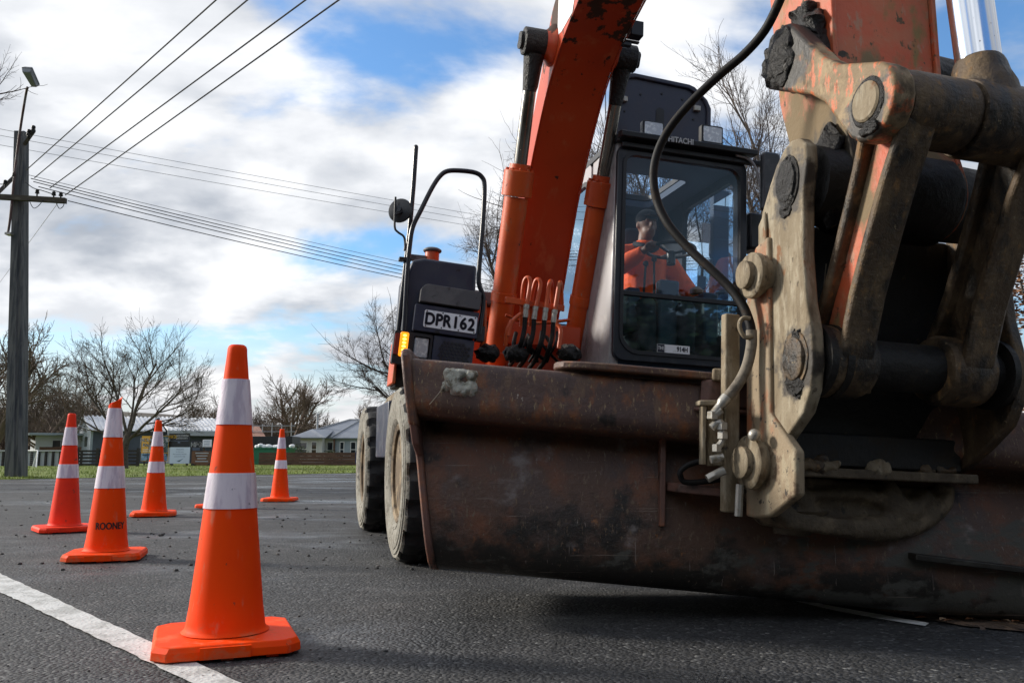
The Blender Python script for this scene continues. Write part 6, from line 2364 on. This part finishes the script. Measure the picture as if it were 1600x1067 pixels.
# cast body of the tilt hitch under the floor plate
g = MB()
cast = [(mp(px, py, y=-3.5).x, mp(px, py, y=-3.5).z) for px, py in ((1232, 742), (1470, 765), (1462, 790), (1440, 812), (1405, 828), (1330, 830), (1260, 818), (1215, 800), (1200, 775))]
g.prism(cast, -3.49, -3.05, FX)
castmb = g
g = MB()
for pts_, rad_ in ((((1260, 775), (1300, 770), (1350, 772), (1385, 786), (1408, 800), (1432, 790), (1448, 765)), (.018, .022, .026, .036, .042, .034, .022)),
                   (((1240, 800), (1246, 785), (1258, 762)), (.016, .018, .018)), (((1400, 826), (1450, 812), (1472, 780), (1474, 760)), (.02, .024, .022, .018)),
                   (((1215, 795), (1225, 770), (1222, 752)), (.02, .024, .026))):
    P_ = curve([mp(px, py, y=-3.50) for px, py in pts_], 4)
    n_ = len(P_)
    rads = [rad_[min(len(rad_) - 1, int(i * (len(rad_) - 1) / (n_ - 1)))] for i in range(n_)]
    castmb.tube(P_, rads, 12)
for pts_, r0_ in ((((1378, 757), (1392, 775), (1402, 795), (1398, 812), (1375, 822), (1330, 826)), .040), (((1476, 757), (1474, 782), (1460, 800), (1438, 816), (1405, 828)), .034), (((1205, 790), (1260, 815), (1330, 828), (1400, 834)), .030), (((1236, 752), (1250, 775), (1262, 800)), .030)):
    castmb.tube(curve([mp(px, py, y=-3.50) for px, py in pts_], 5), r0_, 14)
castmb.prism([(mp(px, py, y=-3.5).x, mp(px, py, y=-3.5).z) for px, py in ((1205, 800), (1420, 818), (1416, 836), (1330, 838), (1225, 826))], -3.535, -3.2, FX)
part('tilt_body', castmb, X['cast'], smooth=60, fix=False, remesh=.010)
c_ = mp(1238, 822, y=-3.42)
g = MB()
g.lathe([(.12, .055), (.095, .03), (.085, .0), (.066, -.004), (.06, -.026), (.03, -.03)], c_, 'z', 30)
part('tilt_pin', g, X['cast'], smooth=40)
g = MB()
a = mp(1459, 800, y=-3.40)
g.box(a.x - .018, a.x + .018, a.y - .02, a.y + .02, a.z - .09, a.z + .04)
part('drop_lug', g, X['cast'], smooth=30, bevel=.004)

# ---------------------------------------------------------------- bucket (square to the camera, tilted)
BT = radians(5.1)
bo = at(655, 560, 2.98)
BM = MI @ Matrix.Translation(bo) @ Matrix.Rotation(BT, 4, 'Y')
LEN = 2.30


def a0(h):
    return -.030 - .225 * min(0, h)


def bucket_band(prof, x1=LEN, taper=True, ends=True, nseg=1):
    """closed profile (depth, height) swept along the bucket, left end following the slanting cheek"""
    g = MB()
    n = len(prof)
    vs = []
    for k in range(nseg + 1):
        t = k / nseg
        for d_, h in prof:
            s0 = a0(h) if taper else 0
            vs.append(BM @ Vector((s0 + (x1 - s0) * t, d_, h)))
    fs = [(k * n + i, k * n + (i + 1) % n, (k + 1) * n + (i + 1) % n, (k + 1) * n + i) for k in range(nseg) for i in range(n)]
    fs += [tuple(range(n - 1, -1, -1)), tuple(nseg * n + i for i in range(n))]
    g.add(vs, fs)
    return g


beam = [(.16, .0), (.02, .0), (-.020, -.004), (-.038, -.020), (-.050, -.080), (-.060, -.135), (-.060, -.165), (-.046, -.188), (-.015, -.203), (.14, -.212), (.16, -.19)]
beam_s = beam
bk = part('bucket', bucket_band([(a_.y, a_.z) for a_ in curve([(0, a, b) for a, b in beam[1:10]], 3)] + [beam[10], beam[0]]), X['rust_beam'], smooth=32)
shell_o = [(.112, -.195), (.108, -.216), (.085, -.26), (.055, -.34), (.030, -.43), (.012, -.52), (.004, -.60), (.010, -.655), (.028, -.692), (.060, -.712), (.14, -.722), (.42, -.712), (.80, -.66)]
shell_i = [(a + .022 if h > -.66 else a + .006, h + (.022 if h < -.62 else 0)) for a, h in shell_o]
sm_o = curve([(0, a, h) for a, h in shell_o], 3)
upper = [(p.y, p.z) for p in sm_o if p.z > -.525]
lower = [(p.y, p.z) for p in sm_o if p.z <= -.525]
lower = [upper[-1]] + lower
lower_cut = [p for p in lower]
nrm = lambda P: [(a + .02, h + (.02 if h < -.6 else 0)) for a, h in P]
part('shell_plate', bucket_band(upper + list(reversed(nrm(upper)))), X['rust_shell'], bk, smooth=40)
part('lower_shell_plate', bucket_band(lower_cut + list(reversed(nrm(lower_cut)))), X['rust_shell'], bk, smooth=40)
# end cheeks
ch = [(-.062, .0), (-.050, .018), (-.02, .026), (.30, .03), (.62, -.25), (.82, -.62), (.80, -.70), (.42, -.722), (.14, -.732), (.056, -.721), (.016, -.698), (-.010, -.65), (-.018, -.60), (-.008, -.52), (.008, -.44), (.03, -.36), (.03, -.335),
      (-.045, -.30), (-.064, -.22), (-.07, -.10)]
for nm, xs in (('left', None), ('right', LEN)):
    g = MB()
    n = len(ch)
    th = .026
    vs = []
    for t in (0, 1):
        for d_, h in ch:
            base_ = a0(h) if xs is None else xs + .03
            vs.append(BM @ Vector((base_ - .0005 - th * (1 - t), d_, h)))
    g.add(vs, [tuple(range(n - 1, -1, -1)), tuple(n + i for i in range(n))] + [(i, (i + 1) % n, n + (i + 1) % n, n + i) for i in range(n)])
    part('cheek_plate', g, X['rust_edge'], bk, smooth=30, bevel=.006)
# rounded end tab on top
g = MB()
tabp = [(-.066, -.235), (-.070, -.10), (-.064, .0), (-.045, .022), (-.02, .028), (.05, .028), (.06, -.25)]
n = len(tabp)
vs = [BM @ Vector((a0(h) - .030 + .034 * t, d_, h)) for t in (0, 1) for d_, h in tabp]
g.add(vs, [tuple(range(n - 1, -1, -1)), tuple(n + i for i in range(n))] + [(i, (i + 1) % n, n + (i + 1) % n, n + i) for i in range(n)])
part('end_tab', g, X['rust_beam'], bk, smooth=30, bevel=.010, seg=3)


def bp(px, py, dep):
    """bucket-frame point at a photo pixel on the plane depth = dep"""
    Mi = (MM @ BM).inverted()
    o = Mi @ Vector((0, 0, CAMH))
    d = Mi.to_3x3() @ ray(px, py)
    return o + d * ((dep - o.y) / d.y)


# vertical rib, step in the shell to its right, cross seams
g = MB()
q0, q1 = bp(1038, 686, .02), bp(1034, 822, .0)
g.hexa([BM @ Vector(v) for v in ((q1.x - .010, -.014, q1.z), (q1.x + .010, -.014, q1.z), (q1.x + .010, .04, q1.z), (q1.x - .010, .04, q1.z), (q0.x - .010, .03, q0.z), (q0.x + .010, .03, q0.z), (q0.x + .010, .08, q0.z), (q0.x - .010, .08, q0.z))])
part('rib', g, X['rust_edge'], bk, smooth=30, bevel=.004)
g = MB()
pa, pb2 = bp(1432, 876, -.05), bp(1620, 902, -.05)
g.prism([(pa.x, pa.z), (pb2.x + .3, pb2.z), (pb2.x + .3, pb2.z + .018), (pa.x, pa.z + .022)], -.045, .03, lambda a, b, h: BM @ Vector((a, h, b)))
part('seam_bar', g, X['rust_low'], bk, smooth=30, bevel=.004)
# lip plate and mounting flange on the beam
g = MB()
fl = []
qa = bp(866, 574, .0)
xs0, xs1 = qa.x, bp(1118, 575, 0).x
fl = [(xs0, .075), (xs0 + .006, .02), (xs0 + .03, -.03), (xs0 + .09, -.062), (xs0 + .2, -.075), (xs1, -.078), (xs1 + .5, -.078), (xs1 + .5, .12), (xs0 + .03, .12)]
g.prism(fl, .008, .034, lambda a, b, h: BM @ Vector((a, b, h)))
part('mount_flange', g, X['rust_beam'], bk, smooth=30, bevel=.006)
g = MB()
g.prism([(xs1 - .03, -.10), (xs1 + .02, -.12), (xs1 + .5, -.12), (xs1 + .5, -.079), (xs1 - .03, -.079)], .004, .046, lambda a, b, h: BM @ Vector((a, b, h)))
part('mount_flange', g, X['dusty'], bk, smooth=30, bevel=.006)
# lower bracket shelf
g = MB()
q = bp(1045, 768, -.05)
g.prism([(q.x, .03), (q.x + .03, -.06), (q.x + .07, -.085), (q.x + .24, -.10), (q.x + .24, .05)], q.z, q.z + .030, lambda a, b, h: BM @ Vector((a, b, h)))
part('bracket_shelf', g, X['rust_edge'], bk, smooth=30, bevel=.005)
g = MB()
q = bp(1085, 596, -.06)
g.prism([(q.x, -.06), (q.x + .05, -.105), (q.x + .5, -.105), (q.x + .5, -.04)], q.z - .10, q.z - .085, lambda a, b, h: BM @ Vector((a, b, h)))
g.prism([(q.x + .02, -.06), (q.x + .05, -.085), (q.x + .5, -.085), (q.x + .5, -.04)], q.z - .08, q.z + .01, lambda a, b, h: BM @ Vector((a, b, h)))
part('hitch_seat', g, X['rust_edge'], bk, smooth=30, bevel=.006)
# clay splat on the beam
g = MB()
rr = random.Random(9)
c0_, c1_ = bp(684, 597, -.062), bp(752, 592, -.062)
nxs, nzs = 44, 22
vs = []
for j in range(nzs + 1):
    for i in range(nxs + 1):
        u, v = i / nxs, j / nzs
        x_ = c0_.x + (c1_.x - c0_.x) * u
        z_ = -.020 - .110 * v
        e = min(u, 1 - u) * 5
        env = min(1, e) * min(1, min(v, 1 - v) * 5)
        q_ = Vector((u * 6, v * 3.2, 2.2))
        t_ = env * (1.15 + .9 * mnoise.noise(q_) + .5 * mnoise.noise(q_ * 2.6)) - .20 - .8 * math.exp(-((u - .66) ** 2 / .012 + (v - .38) ** 2 / .008)) - .9 * math.exp(-((u - .22) ** 2 / .006 + (v - .8) ** 2 / .03))
        # beam surface depth at this height
        bd = -.036 + (-.06 + .036) * min(1, max(0, (-z_ - .016) / .12))
        vs.append(BM @ Vector((x_, bd + .006 - .030 * max(-.5, min(1.0, t_)), z_)))
fs = [(j * (nxs + 1) + i, j * (nxs + 1) + i + 1, (j + 1) * (nxs + 1) + i + 1, (j + 1) * (nxs + 1) + i) for j in range(nzs) for i in range(nxs)]
g.add(vs, fs)
part('clay_splat', g, X['splat'], bk, smooth=60, fix=False)
g = MB()
for (a, b) in (((696, 600), (671, 632)), ((698, 590), (704, 606)), ((694, 588), (697, 612))):
    g.tube([BM @ bp(*a, -.09), BM @ bp((a[0] + b[0]) / 2 + 1, (a[1] + b[1]) / 2, -.10), BM @ bp(*b, -.092)], .0013, 4)
part('straw', g, bpy.data.materials['dry_straw'], bk, smooth=40)

# ---------------------------------------------------------------- valve bracket, fittings and the long hose
q = at(1112, 680, 2.80)


def ml(px, py, Y):
    return MI @ at(px, py, Y)


g = MB()
a, b, c_, d_ = ml(1097, 726, 2.80), ml(1127, 726, 2.80), ml(1127, 630, 2.80), ml(1097, 630, 2.80)
off_ = MI.to_3x3() @ Vector((0, .05, 0))
g.hexa([a, ml(1104, 726, 2.80), ml(1104, 726, 2.80) + off_, a + off_, d_, ml(1104, 630, 2.8), ml(1104, 630, 2.8) + off_, d_ + off_])
g.hexa([ml(1093, 633, 2.79), ml(1130, 634, 2.79), ml(1130, 634, 2.79) + off_ * 1.4, ml(1093, 633, 2.79) + off_ * 1.4, ml(1093, 625, 2.79), ml(1130, 625, 2.79), ml(1130, 625, 2.79) + off_ * 1.4, ml(1093, 625, 2.79) + off_ * 1.4])
g.hexa([ml(1104, 728, 2.83), ml(1130, 728, 2.83), ml(1130, 728, 2.85), ml(1104, 728, 2.85), ml(1104, 634, 2.83), ml(1130, 634, 2.83), ml(1130, 634, 2.85), ml(1104, 634, 2.85)])
part('valve_bracket', g, X['dusty'], smooth=30, bevel=.004)
g = MB()
for pts_, r_ in ((((1112, 649), (1120, 645), (1126, 640)), .016), (((1112, 668), (1122, 660), (1128, 664), (1129, 678)), .013), (((1129, 676), (1128, 690), (1120, 700)), .011),
                 (((1110, 718), (1120, 716), (1130, 714)), .013), (((1105, 748), (1118, 741), (1132, 735)), .014)):
    g.tube(curve([ml(px, py, 2.77) for px, py in pts_], 4), r_, 10)
for (px, py, r_) in ((1128, 666, .019), (1120, 700, .016), (1113, 649, .019), (1129, 680, .018)):
    c_ = ml(px, py, 2.77)
    g.lathe([(r_ * .8, -.013), (r_, -.011), (r_, .011), (r_ * .8, .013)], c_, 'z', 6)
part('pipe_fitting', g, X['zinc'], smooth=35, jitter=.001, jscale=60)
g = MB()
pts = [(1062, 742), (1064, 735), (1076, 726), (1100, 719), (1126, 716)]
g.tube(curve([ml(px, py, 2.86) for px, py in pts], 5), .010, 8)
g.tube(curve([ml(px, py, 2.88) for px, py in ((1062, 740), (1068, 752), (1090, 753), (1130, 748))], 5), .010, 8)
part('hose', g, X['hose'], smooth=60)
hp = [(1232, -40, 2.62), (1218, 2, 2.66), (1195, 48, 2.72), (1163, 85, 2.78), (1125, 117, 2.84), (1080, 160, 2.9), (1047, 200, 2.94), (1028, 237, 2.96), (1021, 275, 2.96), (1027, 315, 2.95), (1045, 352, 2.92), (1078, 390, 2.88),
      (1110, 420, 2.84), (1138, 447, 2.81), (1160, 476, 2.78), (1171, 503, 2.76), (1174, 518, 2.755)]
g = MB()
g.tube(curve([ml(*p) for p in hp], 6), .0155, 12)
part('long_hose', g, X['hose'], smooth=60)
g = MB()
g.tube(curve([ml(*p) for p in ((1174, 516, 2.755), (1174, 540, 2.755), (1167, 572, 2.76), (1153, 600, 2.765), (1135, 622, 2.77))], 6), .0175, 12)
part('hose_sleeve', g, X['dusty_hose'], smooth=60)
g = MB()
g.tube(curve([ml(*p) for p in ((1136, 620, 2.77), (1128, 630, 2.77), (1116, 645, 2.77))], 5), [.019] * 6 + [.014] * 5, 10)
part('hose_end', g, X['zinc'], smooth=40)
g = MB()
cl = ml(1164, 509, 2.76)
g.tube(curve([ml(px, py, 2.74) for px, py in ((1176, 525), (1165, 527), (1157, 516), (1156, 504), (1162, 497), (1172, 498))], 5), .0075, 8)
part('hose_clip', g, X['dusty'], smooth=50)


# ================================================================== THE OPERATOR
def pm(px, py, y):
    return mp(px, py, y=y)


X['skin'] = mat('skin', (.20, .11, .075), .55)
X['hivis'] = mat('hi_vis_cloth', (1.0, .13, .015), .75, 0, [((.75, .09, .015), 12, .5, .68)], bump=(26, .6, .012))
X['trouser'] = mat('dark_trouser', (.02, .025, .04), .85)
X['cap'] = mat('dark_cap', (.018, .022, .03), .8)
hc = pm(1011, 352, .36)                       # centre of the head
person = empty('person', (0, 0, 0))
person.matrix_world = MM
tag(person, 'operator in an orange high-visibility jacket and dark cap sitting behind the wheel', 'person')
sh_z, hip_z = hc.z - .27, hc.z - .78
swc = sw
body = MB()
# head: skull, jaw, nose, ears, neck
body.ball(hc + Vector((0, .01, .02)), (.078, .098, .105), 18, 12)
body.ball(hc + Vector((0, -.028, -.065)), (.058, .066, .062), 16, 10)
body.tube([hc + Vector((0, -.085, .02)), hc + Vector((0, -.108, -.022)), hc + Vector((0, -.088, -.03))], [.012, .017, .012], 8)
for s_ in (-1, 1):
    body.ball(hc + Vector((s_ * .080, .012, -.005)), (.012, .022, .032), 10, 8)
    body.ball(hc + Vector((s_ * .033, -.086, .024)), (.018, .010, .010), 10, 6)
body.tube([hc + Vector((-.028, -.094, -.066)), hc + Vector((0, -.10, -.063)), hc + Vector((.028, -.094, -.066))], .008, 6)
body.tube([hc + Vector((0, .02, -.06)), hc + Vector((0, .05, -.20))], [.058, .066], 12)
# trunk and pelvis
body.tube([hc + Vector((0, .06, -.17)), hc + Vector((0, .07, -.28)), hc + Vector((0, .08, -.50)), hc + Vector((0, .08, -.70)), hc + Vector((0, .05, -.80))], [.09, .155, .165, .155, .15], 14)
hands = []
for s_ in (-1, 1):
    S = hc + Vector((s_ * .205, .07, -.27))
    ang = radians(200 if s_ < 0 else -35)
    Hd = wmx @ Vector((.19 * cos(ang), .19 * sin(ang), .01)) if s_ < 0 else hc + Vector((.36, -.22, -.56))
    E_ = S.lerp(Hd, .48) + Vector((s_ * .10, .05, -.13))
    Wr = Hd + (E_ - Hd).normalized() * .085
    body.tube([hc + Vector((s_ * .10, .07, -.25)), S, S.lerp(E_, .5), E_, E_.lerp(Wr, .4), Wr], [.075, .075, .058, .047, .046, .030], 12)
    # hand: palm, four fingers closed round the rim, thumb
    dv = (Hd - Wr).normalized()
    side = dv.cross(Vector((0, 0, 1))).normalized()
    body.tube([Wr, Wr + dv * .04, Wr + dv * .085], [.028, .038, .036], 10)
    for k in range(4):
        b0_ = Wr + dv * .085 + side * ((k - 1.5) * .019)
        ln = (.036, .042, .040, .031)[k]
        body.tube([b0_ - dv * .02, b0_ + dv * ln * .7 + Vector((0, 0, .004)), b0_ + dv * ln + Vector((0, 0, -.022)), b0_ + dv * ln * .5 + Vector((0, 0, -.036))], [.0095, .009, .0085, .008], 7)
    t0_ = Wr + dv * .03 - side * s_ * .03
    body.tube([t0_, t0_ + dv * .03 - side * s_ * .022, t0_ + dv * .06 - side * s_ * .020], [.012, .011, .009], 7)
    # thigh and shin
    Hp = hc + Vector((s_ * .10, .03, -.80))
    K = hc + Vector((s_ * .17, -.40, -.77))
    F_ = hc + Vector((s_ * .16, -.42, -1.16))
    body.tube([Hp, Hp.lerp(K, .5), K, K.lerp(F_, .35), F_], [.092, .080, .062, .056, .042], 12)
    body.tube([F_ + Vector((0, .05, -.03)), F_ + Vector((0, -.10, -.05)), F_ + Vector((0, -.17, -.06))], [.045, .042, .03], 10)
bo_ = body.build('body', X['skin'], person, smooth=60, fix=False, remesh=.009)
# jacket over trunk and arms
jk = MB()
jk.tube([hc + Vector((0, .05, -.155)), hc + Vector((0, .06, -.20)), hc + Vector((0, .07, -.28)), hc + Vector((0, .08, -.50)), hc + Vector((0, .08, -.72))], [.085, .12, .185, .195, .19], 18)
jk.ball(hc + Vector((0, .045, -.165)), (.105, .095, .05), 14, 8)
for s_ in (-1, 1):
    S = hc + Vector((s_ * .205, .07, -.27))
    ang = radians(200 if s_ < 0 else -35)
    Hd = wmx @ Vector((.19 * cos(ang), .19 * sin(ang), .01)) if s_ < 0 else hc + Vector((.36, -.22, -.56))
    E_ = S.lerp(Hd, .48) + Vector((s_ * .10, .05, -.13))
    Wr = Hd + (E_ - Hd).normalized() * .095
    jk.tube([hc + Vector((s_ * .08, .07, -.24)), S, S.lerp(E_, .5), E_, E_.lerp(Wr, .5), Wr.lerp(E_, .05)], [.09, .098, .082, .072, .066, .050], 14)
jk.build('jacket', X['hivis'], person, smooth=60, fix=False, remesh=.010, jitter=.008, jscale=13)
tr_ = MB()
tr_.ball(hc + Vector((0, .05, -.79)), (.19, .18, .12), 14, 10)
for s_ in (-1, 1):
    Hp = hc + Vector((s_ * .10, .03, -.80))
    K = hc + Vector((s_ * .17, -.40, -.77))
    F_ = hc + Vector((s_ * .16, -.42, -1.12))
    tr_.tube([Hp, Hp.lerp(K, .5), K, K.lerp(F_, .35), F_], [.112, .098, .080, .074, .066], 12)
tr_.build('trousers', X['trouser'], person, smooth=60, fix=False, remesh=.012)
cp = MB()
cp.ball(hc + Vector((0, .012, .055)), (.090, .108, .082), 20, 12)
cp.hexa([hc + Vector(v) for v in ((-.062, -.08, .052), (.062, -.08, .052), (.05, -.175, .040), (-.05, -.175, .040), (-.062, -.08, .060), (.062, -.08, .060), (.05, -.175, .047), (-.05, -.175, .047))])
cp.build('cap', X['cap'], person, smooth=50, bevel=.003)
g = MB().tube(curve([hc + Vector((-.10, .02, -.17)), hc + Vector((-.06, -.055, -.20)), hc + Vector((0, -.075, -.235)), hc + Vector((.06, -.055, -.20)), hc + Vector((.10, .02, -.17))], 5), .026, 8)
g.build('collar', X['cap'], person, smooth=60)
